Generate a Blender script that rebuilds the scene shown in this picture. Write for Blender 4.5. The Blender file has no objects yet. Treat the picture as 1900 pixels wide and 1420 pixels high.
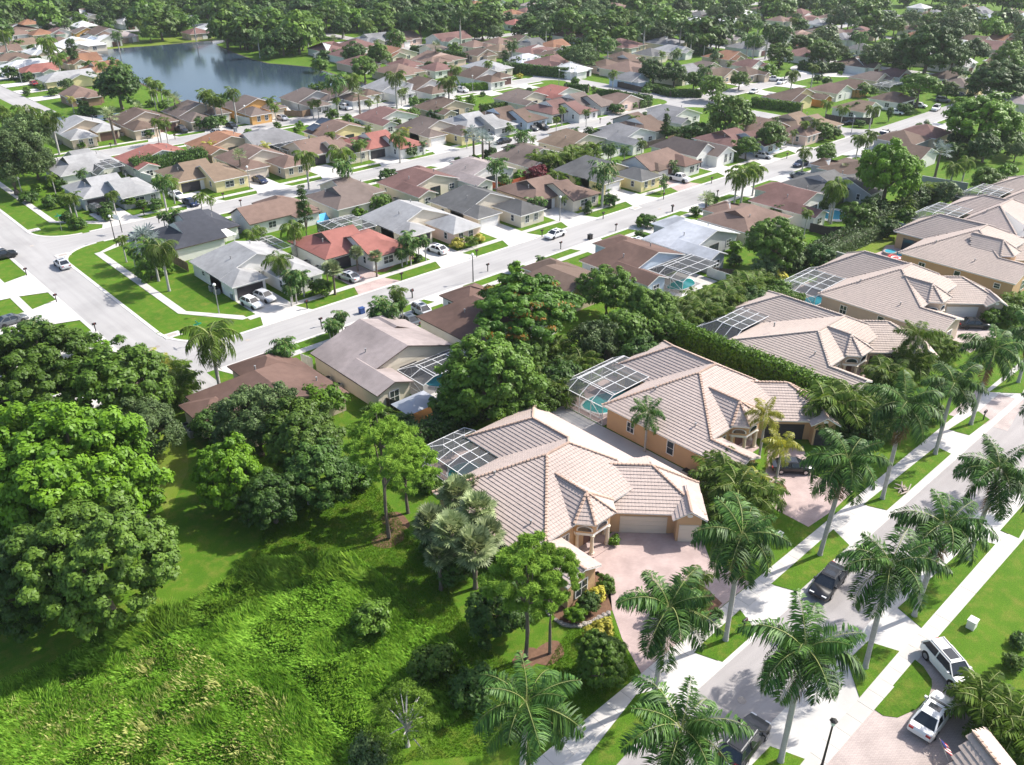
import bpy, math, random
import numpy as np
from mathutils import Matrix, Vector
rad = math.radians
rng = random.Random(7)
scene = bpy.context.scene
COL = scene.collection

# ------------------------------------------------------------------ camera
FOC, CX, CY = 1600.0, 950.0, 710.0          # focal length and centre, in pixels of the 1900x1420 photograph
HCAM, PITCH, HEAD = 58.0, rad(29.26), rad(47.3)
cam_d = bpy.data.cameras.new('camera'); cam = bpy.data.objects.new('camera', cam_d); COL.objects.link(cam)
cam_d.sensor_width = 36.0; cam_d.lens = 36.0*FOC/1900.0
cam_d.clip_start = 1.0; cam_d.clip_end = 6000.0
cam.location = (0, 0, HCAM); cam.rotation_euler = (math.pi/2-PITCH, 0, HEAD-math.pi/2)
scene.camera = cam
# ------------------------------------------------------------------ sky and sun
SUN_EL, SUN_DIR = rad(44), rad(-18)          # direction TOWARDS the sun in the x-y plane
world = bpy.data.worlds.new('World'); scene.world = world; world.use_nodes = True
wn = world.node_tree.nodes; wl = world.node_tree.links
sky = wn.new('ShaderNodeTexSky'); sky.sky_type = 'NISHITA'; sky.sun_disc = False
sky.sun_elevation = SUN_EL; sky.sun_rotation = math.pi/2-SUN_DIR
sky.air_density = 1.0; sky.dust_density = 2.5
bgn = [n for n in wn if n.type == 'BACKGROUND'][0]
bgn.inputs['Strength'].default_value = 0.15
wl.new(sky.outputs['Color'], bgn.inputs['Color'])
sun_d = bpy.data.lights.new('sun', 'SUN'); sun_d.energy = 4.4; sun_d.angle = rad(0.6); sun_d.color = (1.0, 0.95, 0.87)
sun = bpy.data.objects.new('sun', sun_d); COL.objects.link(sun)
sd = Vector((math.cos(SUN_EL)*math.cos(SUN_DIR), math.cos(SUN_EL)*math.sin(SUN_DIR), math.sin(SUN_EL)))
sun.rotation_euler = sd.to_track_quat('Z', 'Y').to_euler(); sun.location = (60, -20, 90)
vs = scene.view_settings
vs.view_transform = 'Standard'; vs.look = 'None'; vs.exposure = 0.66; vs.gamma = 1.0; vs.use_curve_mapping = False
scene.cycles.max_bounces = 6; scene.cycles.diffuse_bounces = 3; scene.cycles.glossy_bounces = 3
scene.cycles.transparent_max_bounces = 12; scene.cycles.transmission_bounces = 4
scene.cycles.sample_clamp_indirect = 4.0
HAZE = 0.00009

# ------------------------------------------------------------------ photo pixel -> point of the place
_c, _s = math.cos(PITCH), math.sin(PITCH); _ch, _sh = math.cos(HEAD), math.sin(HEAD)
def G(px, py, z=0.0):
    a = (px-CX)/FOC; b = -(py-CY)/FOC
    f = _c+b*_s; dz = -_s+b*_c
    t = (z-HCAM)/dz
    return (t*(f*_ch+a*_sh), t*(f*_sh-a*_ch))
def project(x, y, z):
    f = x*_ch+y*_sh; r = x*_sh-y*_ch; h = z-HCAM
    d = f*_c-h*_s; u = f*_s+h*_c
    return (CX+FOC*r/d, CY-FOC*u/d, d)
FR = {'p': (0, 0, 1.0), 'A': (0, 0, 640/1893), 'B': (630, 0, 640/1893), 'C': (1260, 0, 640/1893), 'D': (0, 470, 640/1893), 'E': (630, 470, 640/1893),
      'F': (1260, 470, 640/1893), 'Gg': (630, 940, 640/1893), 'H': (1260, 940, 640/1893), 'I': (600, 240, 640/1893), 'J': (1200, 200, 640/1893),
      'K': (0, 240, 640/1893), 'L': (780, 700, 560/1893), 'i1': (270, 370, 320/1893), 'i2': (530, 350, 320/1893), 'i3': (780, 290, 320/1893),
      'i4': (1050, 230, 320/1893), 'i5': (1060, 360, 320/1893), 'i6': (80, 200, 320/1893), 'j1': (340, 170, 320/1893), 'j2': (340, 560, 320/1893),
      'j3': (560, 540, 320/1893), 'r4': (1000, 620, 320/1893), 'r5': (1280, 560, 320/1893), 'r6': (1420, 460, 320/1893), 'r7': (1580, 300, 320/1893),
      'a4': (0, 0, 400/1893), 'b4': (380, 0, 400/1893), 'c4': (760, 0, 400/1893), 'd4': (1140, 0, 400/1893), 'e4': (1500, 0, 400/1893)}
def Q(fr, x, y):
    o = FR[fr]; return (o[0]+x*o[2], o[1]+y*o[2])
def GQ(fr, x, y, z=0.0):
    return G(*Q(fr, x, y), z)

# ------------------------------------------------------------------ materials
MATS = {}
def mat(name, col, rough=0.8, var=0.12, scale=0.6, bump=0.0, bscale=20.0, metal=0.0, spec=0.3, stain=0.0, objvar=0.0, stretch=None):
    m = bpy.data.materials.new(name); m.use_nodes = True; MATS[name] = m
    nt = m.node_tree; n = nt.nodes; l = nt.links; b = n['Principled BSDF']
    b.inputs['Roughness'].default_value = rough; b.inputs['Metallic'].default_value = metal
    b.inputs['Specular IOR Level'].default_value = spec
    geo = n.new('ShaderNodeNewGeometry'); src = geo.outputs['Position']
    if stretch:
        mp = n.new('ShaderNodeMapping'); mp.inputs['Scale'].default_value = stretch; l.new(src, mp.inputs['Vector']); src = mp.outputs['Vector']
    t = n.new('ShaderNodeTexNoise'); t.inputs['Scale'].default_value = scale; t.inputs['Detail'].default_value = 5; l.new(src, t.inputs['Vector'])
    mx = n.new('ShaderNodeMix'); mx.data_type = 'RGBA'
    mx.inputs[6].default_value = tuple(max(0, c*(1-1.6*var)) for c in col)+(1,)
    mx.inputs[7].default_value = tuple(min(1, c*(1+1.6*var)) for c in col)+(1,)
    l.new(t.outputs['Fac'], mx.inputs[0]); out = mx.outputs[2]
    if stain:
        t2 = n.new('ShaderNodeTexNoise'); t2.inputs['Scale'].default_value = 0.13; t2.inputs['Detail'].default_value = 8; l.new(geo.outputs['Position'], t2.inputs['Vector'])
        r = n.new('ShaderNodeMapRange'); r.inputs['From Min'].default_value = 0.45; r.inputs['From Max'].default_value = 0.72
        r.inputs['To Min'].default_value = 1.0; r.inputs['To Max'].default_value = 1.0-stain; l.new(t2.outputs['Fac'], r.inputs['Value'])
        mm = n.new('ShaderNodeVectorMath'); mm.operation = 'SCALE'; l.new(out, mm.inputs[0]); l.new(r.outputs['Result'], mm.inputs['Scale']); out = mm.outputs[0]
    if objvar:
        oi = n.new('ShaderNodeObjectInfo')
        r = n.new('ShaderNodeMapRange'); r.inputs['To Min'].default_value = 1-objvar; r.inputs['To Max'].default_value = 1+objvar; l.new(oi.outputs['Random'], r.inputs['Value'])
        mm = n.new('ShaderNodeVectorMath'); mm.operation = 'SCALE'; l.new(out, mm.inputs[0]); l.new(r.outputs['Result'], mm.inputs['Scale']); out = mm.outputs[0]
    l.new(out, b.inputs['Base Color'])
    if bump:
        t3 = n.new('ShaderNodeTexNoise'); t3.inputs['Scale'].default_value = bscale; t3.inputs['Detail'].default_value = 3; l.new(src, t3.inputs['Vector'])
        bp = n.new('ShaderNodeBump'); bp.inputs['Strength'].default_value = bump; bp.inputs['Distance'].default_value = 0.05
        l.new(t3.outputs['Fac'], bp.inputs['Height']); l.new(bp.outputs['Normal'], b.inputs['Normal'])
    return m
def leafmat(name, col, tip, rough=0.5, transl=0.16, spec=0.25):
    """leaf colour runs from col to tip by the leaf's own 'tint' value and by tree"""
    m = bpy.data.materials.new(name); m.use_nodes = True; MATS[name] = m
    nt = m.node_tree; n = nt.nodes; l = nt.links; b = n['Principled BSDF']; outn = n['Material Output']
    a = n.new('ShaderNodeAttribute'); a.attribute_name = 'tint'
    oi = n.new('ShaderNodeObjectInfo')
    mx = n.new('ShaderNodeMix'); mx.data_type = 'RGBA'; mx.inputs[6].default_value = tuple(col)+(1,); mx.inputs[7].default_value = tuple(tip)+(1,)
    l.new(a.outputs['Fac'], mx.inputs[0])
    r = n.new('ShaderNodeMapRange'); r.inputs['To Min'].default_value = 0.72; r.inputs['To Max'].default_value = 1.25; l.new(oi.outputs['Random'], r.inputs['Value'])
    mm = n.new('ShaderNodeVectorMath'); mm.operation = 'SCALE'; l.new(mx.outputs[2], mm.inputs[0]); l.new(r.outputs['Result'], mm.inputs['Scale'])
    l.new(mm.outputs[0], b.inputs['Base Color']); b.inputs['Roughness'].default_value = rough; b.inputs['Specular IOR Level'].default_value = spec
    tr = n.new('ShaderNodeBsdfTranslucent')
    hs = n.new('ShaderNodeHueSaturation'); hs.inputs['Hue'].default_value = 0.485; hs.inputs['Value'].default_value = 1.5; l.new(mm.outputs[0], hs.inputs['Color']); l.new(hs.outputs['Color'], tr.inputs['Color'])
    ms = n.new('ShaderNodeMixShader'); ms.inputs[0].default_value = transl; l.new(b.outputs[0], ms.inputs[1]); l.new(tr.outputs[0], ms.inputs[2]); l.new(ms.outputs[0], outn.inputs['Surface'])
    return m
def lawnmat(name, c1, c2, c3, s1=0.25, s2=3.0):
    m = bpy.data.materials.new(name); m.use_nodes = True; MATS[name] = m
    nt = m.node_tree; n = nt.nodes; l = nt.links; b = n['Principled BSDF']; b.inputs['Roughness'].default_value = 0.9; b.inputs['Specular IOR Level'].default_value = 0.15
    geo = n.new('ShaderNodeNewGeometry')
    def nz(s, d):
        t = n.new('ShaderNodeTexNoise'); t.inputs['Scale'].default_value = s; t.inputs['Detail'].default_value = d; t.inputs['Roughness'].default_value = 0.65; l.new(geo.outputs['Position'], t.inputs['Vector']); return t
    def mr(o, a, c):
        r = n.new('ShaderNodeMapRange'); r.inputs['From Min'].default_value = a; r.inputs['From Max'].default_value = c; l.new(o, r.inputs['Value']); return r.outputs['Result']
    t1, t2, t3 = nz(s1*0.5, 6), nz(s1*3.1, 8), nz(s2*3, 3)
    m1 = n.new('ShaderNodeMix'); m1.data_type = 'RGBA'; m1.inputs[6].default_value = c1+(1,); m1.inputs[7].default_value = c2+(1,); l.new(mr(t1.outputs['Fac'], 0.35, 0.68), m1.inputs[0])
    m2 = n.new('ShaderNodeMix'); m2.data_type = 'RGBA'; l.new(m1.outputs[2], m2.inputs[6]); m2.inputs[7].default_value = c3+(1,); l.new(mr(t2.outputs['Fac'], 0.48, 0.80), m2.inputs[0])
    r3 = n.new('ShaderNodeMapRange'); r3.inputs['From Min'].default_value = 0.3; r3.inputs['From Max'].default_value = 0.7; r3.inputs['To Min'].default_value = 0.72; r3.inputs['To Max'].default_value = 1.28; l.new(t3.outputs['Fac'], r3.inputs['Value'])
    mm = n.new('ShaderNodeVectorMath'); mm.operation = 'SCALE'; l.new(m2.outputs[2], mm.inputs[0]); l.new(r3.outputs['Result'], mm.inputs['Scale']); l.new(mm.outputs[0], b.inputs['Base Color'])
    t4 = nz(14, 4); bp = n.new('ShaderNodeBump'); bp.inputs['Strength'].default_value = 0.7; bp.inputs['Distance'].default_value = 0.08; l.new(t4.outputs['Fac'], bp.inputs['Height']); l.new(bp.outputs['Normal'], b.inputs['Normal'])
    return m
def brickmat(name, c1, c2, mortar, sx=4.0, rough=0.85):
    m = bpy.data.materials.new(name); m.use_nodes = True; MATS[name] = m
    nt = m.node_tree; n = nt.nodes; l = nt.links; b = n['Principled BSDF']; b.inputs['Roughness'].default_value = rough; b.inputs['Specular IOR Level'].default_value = 0.2
    geo = n.new('ShaderNodeNewGeometry')
    t = n.new('ShaderNodeTexBrick'); t.inputs['Scale'].default_value = sx; t.inputs['Color1'].default_value = c1+(1,); t.inputs['Color2'].default_value = c2+(1,); t.inputs['Mortar'].default_value = mortar+(1,)
    t.inputs['Mortar Size'].default_value = 0.035; t.inputs['Brick Width'].default_value = 0.9; t.inputs['Row Height'].default_value = 0.45
    mp = n.new('ShaderNodeMapping'); mp.inputs['Rotation'].default_value = (0, 0, rad(45)); l.new(geo.outputs['Position'], mp.inputs['Vector']); l.new(mp.outputs['Vector'], t.inputs['Vector'])
    nz = n.new('ShaderNodeTexNoise'); nz.inputs['Scale'].default_value = 0.5; nz.inputs['Detail'].default_value = 6; l.new(geo.outputs['Position'], nz.inputs['Vector'])
    r3 = n.new('ShaderNodeMapRange'); r3.inputs['From Min'].default_value = 0.3; r3.inputs['From Max'].default_value = 0.7; r3.inputs['To Min'].default_value = 0.82; r3.inputs['To Max'].default_value = 1.1; l.new(nz.outputs['Fac'], r3.inputs['Value'])
    mm = n.new('ShaderNodeVectorMath'); mm.operation = 'SCALE'; l.new(t.outputs['Color'], mm.inputs[0]); l.new(r3.outputs['Result'], mm.inputs['Scale']); l.new(mm.outputs[0], b.inputs['Base Color'])
    bp = n.new('ShaderNodeBump'); bp.inputs['Strength'].default_value = 0.5; bp.inputs['Distance'].default_value = 0.01; l.new(t.outputs['Fac'], bp.inputs['Height']); bp.invert = True; l.new(bp.outputs['Normal'], b.inputs['Normal'])
    return m
def watermat(name, col, rough=0.06, bs=0.6, bst=0.12):
    m = mat(name, col, rough=rough, var=0.2, scale=0.02, bump=bst, bscale=bs, spec=0.5); return m
def screenmat(name, col, alpha):
    m = bpy.data.materials.new(name); m.use_nodes = True; MATS[name] = m
    nt = m.node_tree; n = nt.nodes; l = nt.links; b = n['Principled BSDF']; b.inputs['Base Color'].default_value = col+(1,); b.inputs['Roughness'].default_value = 0.7
    b.inputs['Alpha'].default_value = alpha
    return m
lawnmat('lawn', (0.058, 0.138, 0.008), (0.092, 0.185, 0.012), (0.185, 0.190, 0.035))
lawnmat('lawn_dry', (0.125, 0.200, 0.012), (0.150, 0.200, 0.030), (0.200, 0.200, 0.060))
lawnmat('meadow_ground', (0.060, 0.120, 0.012), (0.095, 0.165, 0.020), (0.15, 0.16, 0.05), 0.4)
mat('asphalt', (0.38, 0.37, 0.365), 0.9, 0.07, 0.5, 0.25, 30, stain=0.10, spec=0.2)
mat('asphalt_near', (0.37, 0.345, 0.34), 0.9, 0.14, 0.9, 0.3, 40, stain=0.20, spec=0.2, stretch=(.06, 1.0, 1))
mat('asphalt_x', (0.37, 0.36, 0.355), 0.9, 0.13, 1.0, 0.25, 30, stain=0.16, spec=0.2, stretch=(.05, 1.1, 1))
mat('asphalt_y', (0.37, 0.36, 0.355), 0.9, 0.13, 1.0, 0.25, 30, stain=0.16, spec=0.2, stretch=(1.1, .05, 1))
mat('concrete', (0.57, 0.55, 0.525), 0.9, 0.09, 0.9, 0.15, 25, stain=0.20, spec=0.2)
mat('concrete_side', (0.54, 0.515, 0.485), 0.9, 0.06, 0.7, 0.15, 25, stain=0.12, spec=0.2, objvar=0.05)
brickmat('paver_pink', (0.50, 0.385, 0.36), (0.45, 0.345, 0.325), (0.36, 0.285, 0.265), 3.4)
brickmat('paver_tan', (0.50, 0.42, 0.395), (0.45, 0.38, 0.36), (0.33, 0.28, 0.26), 3.0)
mat('mulch', (0.17, 0.095, 0.06), 0.95, 0.3, 3.0, 0.8, 30)
mat('soil', (0.09, 0.065, 0.045), 0.95, 0.3, 2.0, 0.5, 20)
mat('rock', (0.36, 0.32, 0.29), 0.9, 0.2, 3.0, 0.5, 12, objvar=0.2)
watermat('lake_water', (0.030, 0.050, 0.075), 0.12, 0.35, 0.10)
watermat('pool_water', (0.04, 0.38, 0.36), 0.05, 2.0, 0.15)
watermat('pool_water_blue', (0.06, 0.36, 0.46), 0.05, 2.0, 0.15)
mat('white', (0.80, 0.79, 0.77), 0.6, 0.03, 1.0)
mat('stucco_orange', (0.55, 0.36, 0.21), 0.9, 0.05, 0.8, 0.2, 40)
mat('stucco_beige', (0.52, 0.42, 0.34), 0.9, 0.05, 0.8, 0.2, 40)
mat('stucco_cream', (0.66, 0.58, 0.46), 0.9, 0.05, 0.8, 0.2, 40)
for nm, c in dict(wall_white=(0.74, 0.73, 0.70), wall_cream=(0.68, 0.61, 0.50), wall_grey=(0.42, 0.43, 0.44), wall_tan=(0.56, 0.46, 0.35), wall_yellow=(0.72, 0.62, 0.34),
                  wall_pink=(0.70, 0.53, 0.45), wall_blue=(0.50, 0.58, 0.68), wall_orange=(0.66, 0.38, 0.14), wall_brown=(0.30, 0.20, 0.14)).items():
    mat(nm, c, 0.9, 0.06, 0.8, 0.15, 30, stain=0.06)
for nm, c in dict(roof_red=(0.30, 0.125, 0.105), roof_maroon=(0.26, 0.15, 0.135), roof_brown=(0.205, 0.145, 0.115), roof_taupe=(0.24, 0.19, 0.168), roof_tan=(0.30, 0.22, 0.16),
                  roof_salmon=(0.285, 0.195, 0.160), roof_orange=(0.38, 0.20, 0.125), roof_grey=(0.25, 0.25, 0.26), roof_light=(0.40, 0.40, 0.405), roof_dark=(0.155, 0.155, 0.155),
                  roof_black=(0.060, 0.064, 0.078), roof_white=(0.62, 0.62, 0.62), roof_lilac=(0.38, 0.325, 0.315), roof_metal=(0.46, 0.48, 0.52), roof_choc=(0.215, 0.135, 0.11)).items():
    k = 1.0 if nm in ('roof_white', 'roof_black', 'roof_metal', 'roof_red') else .86 if nm in ('roof_light', 'roof_lilac', 'roof_dark', 'roof_grey') else .70
    mat(nm, tuple(v*k for v in c), 0.9, 0.15, 1.1, 0.5, 9, stain=0.36, spec=0.2)
mat('roof_felt', (0.22, 0.165, 0.145), 0.95, 0.1)
mat('tile_pink', (0.47, 0.385, 0.345), 0.75, 0.14, 2.2, stain=0.12, spec=0.3)
mat('tile_sand', (0.48, 0.395, 0.345), 0.75, 0.12, 2.2, stain=0.10, spec=0.3)
mat('tile_butt_shade', (0.13, 0.085, 0.07), 0.9, 0.2)  # butt faces painted dark to stand for the shaded hollows under the tiles
mat('tile_cap', (0.46, 0.33, 0.26), 0.8, 0.25, 3.0)
mat('fascia_dark', (0.10, 0.075, 0.065), 0.7, 0.1)
mat('glass', (0.035, 0.045, 0.055), 0.08, 0.1, 1.0, spec=0.6)
mat('dark_gap', (0.02, 0.02, 0.022), 0.8, 0.1)
mat('dark_door', (0.05, 0.045, 0.05), 0.6, 0.1)
mat('white_door', (0.74, 0.73, 0.71), 0.5, 0.03)
mat('cream_door', (0.66, 0.58, 0.49), 0.5, 0.03)
mat('brown_door', (0.13, 0.07, 0.06), 0.6, 0.1)
mat('alu_white', (0.80, 0.80, 0.80), 0.4, 0.02)
mat('alu_dark', (0.10, 0.09, 0.085), 0.4, 0.05)
screenmat('screen', (0.13, 0.135, 0.14), 0.45)
screenmat('screen_dark', (0.06, 0.062, 0.066), 0.66)
mat('bark', (0.16, 0.13, 0.105), 0.95, 0.25, 2.0, 0.6, 6)
mat('palm_bark', (0.40, 0.385, 0.36), 0.9, 0.18, 1.5, 0.4, 4, stretch=(1, 1, 6))
mat('crownshaft', (0.16, 0.25, 0.06), 0.5, 0.15, 2.0)
mat('frond_stem', (0.22, 0.25, 0.08), 0.6, 0.1)
mat('tyre', (0.02, 0.02, 0.02), 0.8, 0.05); mat('rim', (0.45, 0.45, 0.46), 0.3, 0.05, metal=0.8)
mat('lamp_clear', (0.75, 0.76, 0.78), 0.15, 0.02, spec=0.6); mat('lamp_red', (0.35, 0.02, 0.02), 0.2, 0.05, spec=0.6)
for nm, c in dict(paint_white=(0.80, 0.80, 0.80), paint_silver=(0.50, 0.51, 0.53), paint_black=(0.012, 0.013, 0.016), paint_blue=(0.012, 0.022, 0.07), paint_grey=(0.10, 0.11, 0.12),
                  paint_red=(0.42, 0.02, 0.03), paint_gold=(0.50, 0.46, 0.39), paint_green=(0.04, 0.09, 0.06)).items():
    m = mat(nm, c, 0.28, 0.02, spec=0.6); m.node_tree.nodes['Principled BSDF'].inputs['Coat Weight'].default_value = 0.2
mat('car_glass', (0.015, 0.02, 0.026), 0.05, 0.05, spec=0.8)
mat('metal_grey', (0.35, 0.35, 0.35), 0.5, 0.1, metal=0.3); mat('black_metal', (0.02, 0.02, 0.02), 0.5, 0.1)
mat('wood', (0.25, 0.17, 0.11), 0.9, 0.2, 2.0); mat('wood_red', (0.42, 0.10, 0.05), 0.85, 0.15, 2.0); mat('wood_dark', (0.075, 0.06, 0.055), 0.9, 0.2); mat('wood_orange', (0.55, 0.26, 0.08), 0.85, 0.15)
mat('solar', (0.010, 0.011, 0.02), 0.2, 0.05, spec=0.6)
mat('tarp_blue', (0.08, 0.42, 0.75), 0.6, 0.1); mat('tarp_grey', (0.33, 0.35, 0.39), 0.7, 0.1); mat('toy_red', (0.7, 0.05, 0.05), 0.5, 0.05); mat('toy_yellow', (0.8, 0.5, 0.05), 0.5, 0.05)
mat('sign_green', (0.02, 0.30, 0.16), 0.5, 0.03); mat('bin_blue', (0.03, 0.07, 0.22), 0.6, 0.05); mat('bin_grey', (0.20, 0.22, 0.24), 0.6, 0.05)
mat('flag_blue', (0.03, 0.04, 0.18), 0.8, 0.05); mat('flag_red', (0.5, 0.03, 0.05), 0.8, 0.05)
leafmat('leaf_green', (0.034, 0.082, 0.008), (0.125, 0.225, 0.024))
leafmat('leaf_bright', (0.045, 0.120, 0.006), (0.160, 0.300, 0.016))
leafmat('leaf_dark', (0.020, 0.055, 0.010), (0.080, 0.155, 0.024))
leafmat('leaf_olive', (0.048, 0.105, 0.012), (0.150, 0.250, 0.032))
leafmat('leaf_grey', (0.050, 0.095, 0.028), (0.145, 0.215, 0.070))
leafmat('leaf_pine', (0.100, 0.205, 0.020), (0.260, 0.410, 0.060), 0.6, 0.25, 0.1)
leafmat('leaf_flame', (0.028, 0.095, 0.008), (0.130, 0.270, 0.018))
leafmat('blossom', (0.30, 0.12, 0.01), (0.34, 0.20, 0.03))
leafmat('leaf_red', (0.10, 0.010, 0.020), (0.20, 0.025, 0.035))
leafmat('leaf_yellow', (0.36, 0.34, 0.03), (0.50, 0.46, 0.08))
leafmat('leaf_silver', (0.20, 0.25, 0.24), (0.34, 0.40, 0.38), 0.6)
leafmat('frond_royal', (0.020, 0.068, 0.014), (0.105, 0.215, 0.036), 0.5, 0.12, 0.25)
leafmat('frond_dead', (0.16, 0.11, 0.05), (0.28, 0.20, 0.10), 0.7, 0.1, 0.1)
leafmat('frond_light', (0.050, 0.105, 0.012), (0.130, 0.205, 0.026), 0.55, 0.3, 0.18)
leafmat('frond_yellow', (0.20, 0.24, 0.02), (0.40, 0.38, 0.04), 0.4, 0.3, 0.4)
leafmat('frond_fan', (0.085, 0.130, 0.040), (0.330, 0.390, 0.190), 0.5, 0.2, 0.4)
leafmat('blade', (0.085, 0.215, 0.014), (0.310, 0.520, 0.075), 0.6, 0.4, .15)
leafmat('blade_lawn', (0.060, 0.145, 0.008), (0.115, 0.210, 0.016), 0.7, 0.3, .1)
leafmat('blade_dry', (0.22, 0.26, 0.06), (0.46, 0.46, 0.18), 0.6, 0.3, .1)

# ------------------------------------------------------------------ helpers
class MB:
    """collects faces with material slots and becomes ONE mesh object"""
    def __init__(s): s.v = []; s.f = []; s.mi = []; s.mats = []
    def slot(s, m):
        if m not in s.mats: s.mats.append(m)
        return s.mats.index(m)
    def face(s, pts, m):
        b = len(s.v); s.v += [tuple(p) for p in pts]; s.f.append(tuple(range(b, b+len(pts)))); s.mi.append(s.slot(m))
    def poly(s, verts, faces, m):
        b = len(s.v); s.v += [tuple(p) for p in verts]; k = s.slot(m)
        for f in faces: s.f.append(tuple(b+i for i in f)); s.mi.append(k)
    def box(s, x0, x1, y0, y1, z0, z1, m, M=None):
        P = [(x0, y0, z0), (x1, y0, z0), (x1, y1, z0), (x0, y1, z0), (x0, y0, z1), (x1, y0, z1), (x1, y1, z1), (x0, y1, z1)]
        if M is not None: P = [tuple(M @ Vector(p)) for p in P]
        s.poly(P, [(3, 2, 1, 0), (4, 5, 6, 7), (0, 1, 5, 4), (1, 2, 6, 5), (2, 3, 7, 6), (3, 0, 4, 7)], m)
    def bar(s, a, b, w, m, h=None):
        a = Vector(a); b = Vector(b); d = (b-a)
        if d.length < 1e-6: return
        q = d.to_track_quat('X', 'Z').to_matrix().to_4x4(); h = h or w
        s.box(0, d.length, -w/2, w/2, -h/2, h/2, m, Matrix.Translation(a) @ q)
    def tube(s, pts, rads, m, n=8, cap=True):
        pts = [Vector(p) for p in pts]; rings = []
        for i, p in enumerate(pts):
            d = (pts[min(i+1, len(pts)-1)]-pts[max(i-1, 0)])
            q = d.to_track_quat('Z', 'X')
            rings.append([p+q @ Vector((rads[i]*math.cos(2*math.pi*k/n), rads[i]*math.sin(2*math.pi*k/n), 0)) for k in range(n)])
        V = [tuple(v) for r in rings for v in r]; F = []
        for i in range(len(pts)-1):
            for k in range(n): F.append((i*n+k, i*n+(k+1) % n, (i+1)*n+(k+1) % n, (i+1)*n+k))
        if cap: F.append(tuple(range((len(pts)-1)*n, len(pts)*n))); F.append(tuple(reversed(range(n))))
        s.poly(V, F, m)
    def prism(s, poly, z0, z1, m, side=None):
        n = len(poly); V = [(x, y, z0) for x, y in poly]+[(x, y, z1) for x, y in poly]
        ar = sum(poly[i][0]*poly[(i+1) % n][1]-poly[(i+1) % n][0]*poly[i][1] for i in range(n))
        if ar < 0: V = [(x, y, z0) for x, y in reversed(poly)]+[(x, y, z1) for x, y in reversed(poly)]
        s.poly(V, [tuple(range(n, 2*n)), tuple(reversed(range(n)))], m)
        s.poly(V, [(i, (i+1) % n, n+(i+1) % n, n+i) for i in range(n)], side or m)
    def mesh(s, name, smooth=False):
        me = bpy.data.meshes.new(name); me.from_pydata(s.v, [], s.f)
        for m in s.mats: me.materials.append(MATS[m])
        me.polygons.foreach_set('material_index', s.mi)
        if smooth: me.polygons.foreach_set('use_smooth', [True]*len(me.polygons))
        me.update(); return me
    def obj(s, name, parent=None, smooth=False):
        return link(name, s.mesh(name, smooth), parent)
def link(name, me, parent=None, loc=None, rz=0, mtx=None):
    o = bpy.data.objects.new(name, me); COL.objects.link(o)
    if parent is not None: o.parent = parent
    if loc is not None: o.location = loc
    if rz: o.rotation_euler = (0, 0, rz)
    if mtx is not None: o.matrix_basis = mtx
    return o
THINGS = []
def tag(o, label, cat, group=None):
    if label: o['label'] = label
    o['category'] = cat
    if group: o['group'] = group
    return o
def thing(name, label, cat, loc=(0, 0, 0), rz=0, group=None):
    o = bpy.data.objects.new(name, None); COL.objects.link(o); o.empty_display_size = 0.3
    o.location = loc; o.rotation_euler = (0, 0, rz); return tag(o, label, cat, group)
def stuff(o, label=None):
    o['kind'] = 'stuff'
    if label: o['label'] = label
    return o
def struct(o, label=None):
    o['kind'] = 'structure'
    if label: o['label'] = label
    return o
def npmesh(name, V, F, mats, mi=None, tint=None, smooth=False):
    """V (n,3) and F (m,k) arrays to a mesh; tint is one value per face"""
    me = bpy.data.meshes.new(name); V = np.asarray(V, np.float32); F = np.asarray(F, np.int32); k = F.shape[1]
    me.vertices.add(len(V)); me.vertices.foreach_set('co', V.ravel())
    me.loops.add(F.size); me.loops.foreach_set('vertex_index', F.ravel())
    me.polygons.add(len(F)); me.polygons.foreach_set('loop_start', np.arange(0, F.size, k, dtype=np.int32))
    for m in mats: me.materials.append(MATS[m])
    if mi is not None: me.polygons.foreach_set('material_index', np.asarray(mi, np.int32))
    if smooth: me.polygons.foreach_set('use_smooth', np.ones(len(F), bool))
    if tint is not None:
        at = me.attributes.new('tint', 'FLOAT', 'FACE'); at.data.foreach_set('value', np.asarray(tint, np.float32))
    me.update(); return me
def rotz(a): return Matrix.Rotation(a, 4, 'Z')

# ------------------------------------------------------------------ the ground, roads, paths, water
Z_ROAD, Z_CURB, Z_DRIVE, Z_WALK, Z_ISLE = 0.008, 0.05, 0.014, 0.020, 0.060
def sheet(name, polys, z, m, label=None, th=None):
    b = MB()
    for i, p in enumerate(polys):
        z += .0013 if i else 0
        if th: b.prism(p, z-th, z, m)
        else:
            ar = sum(p[i][0]*p[(i+1) % len(p)][1]-p[(i+1) % len(p)][0]*p[i][1] for i in range(len(p)))
            b.face([(x, y, z) for x, y in (p if ar > 0 else p[::-1])], m)
    return struct(b.obj(name), label)
def rect(x0, x1, y0, y1): return [(x0, y0), (x1, y0), (x1, y1), (x0, y1)]
def fillet(cx, cy, sx, sy, r, n=7):
    """paved corner at (cx,cy); the grass quadrant lies towards (sx,sy)"""
    o = (cx+sx*r, cy+sy*r)
    return [(cx, cy)]+[(o[0]-sx*r*math.cos(t*math.pi/2/n), o[1]-sy*r*math.sin(t*math.pi/2/n)) for t in range(n+1)]
big = MB(); big.face([(-1500, -1500, 0), (3500, -1500, 0), (3500, 3500, 0), (-1500, 3500, 0)], 'lawn'); struct(big.obj('ground'))
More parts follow.
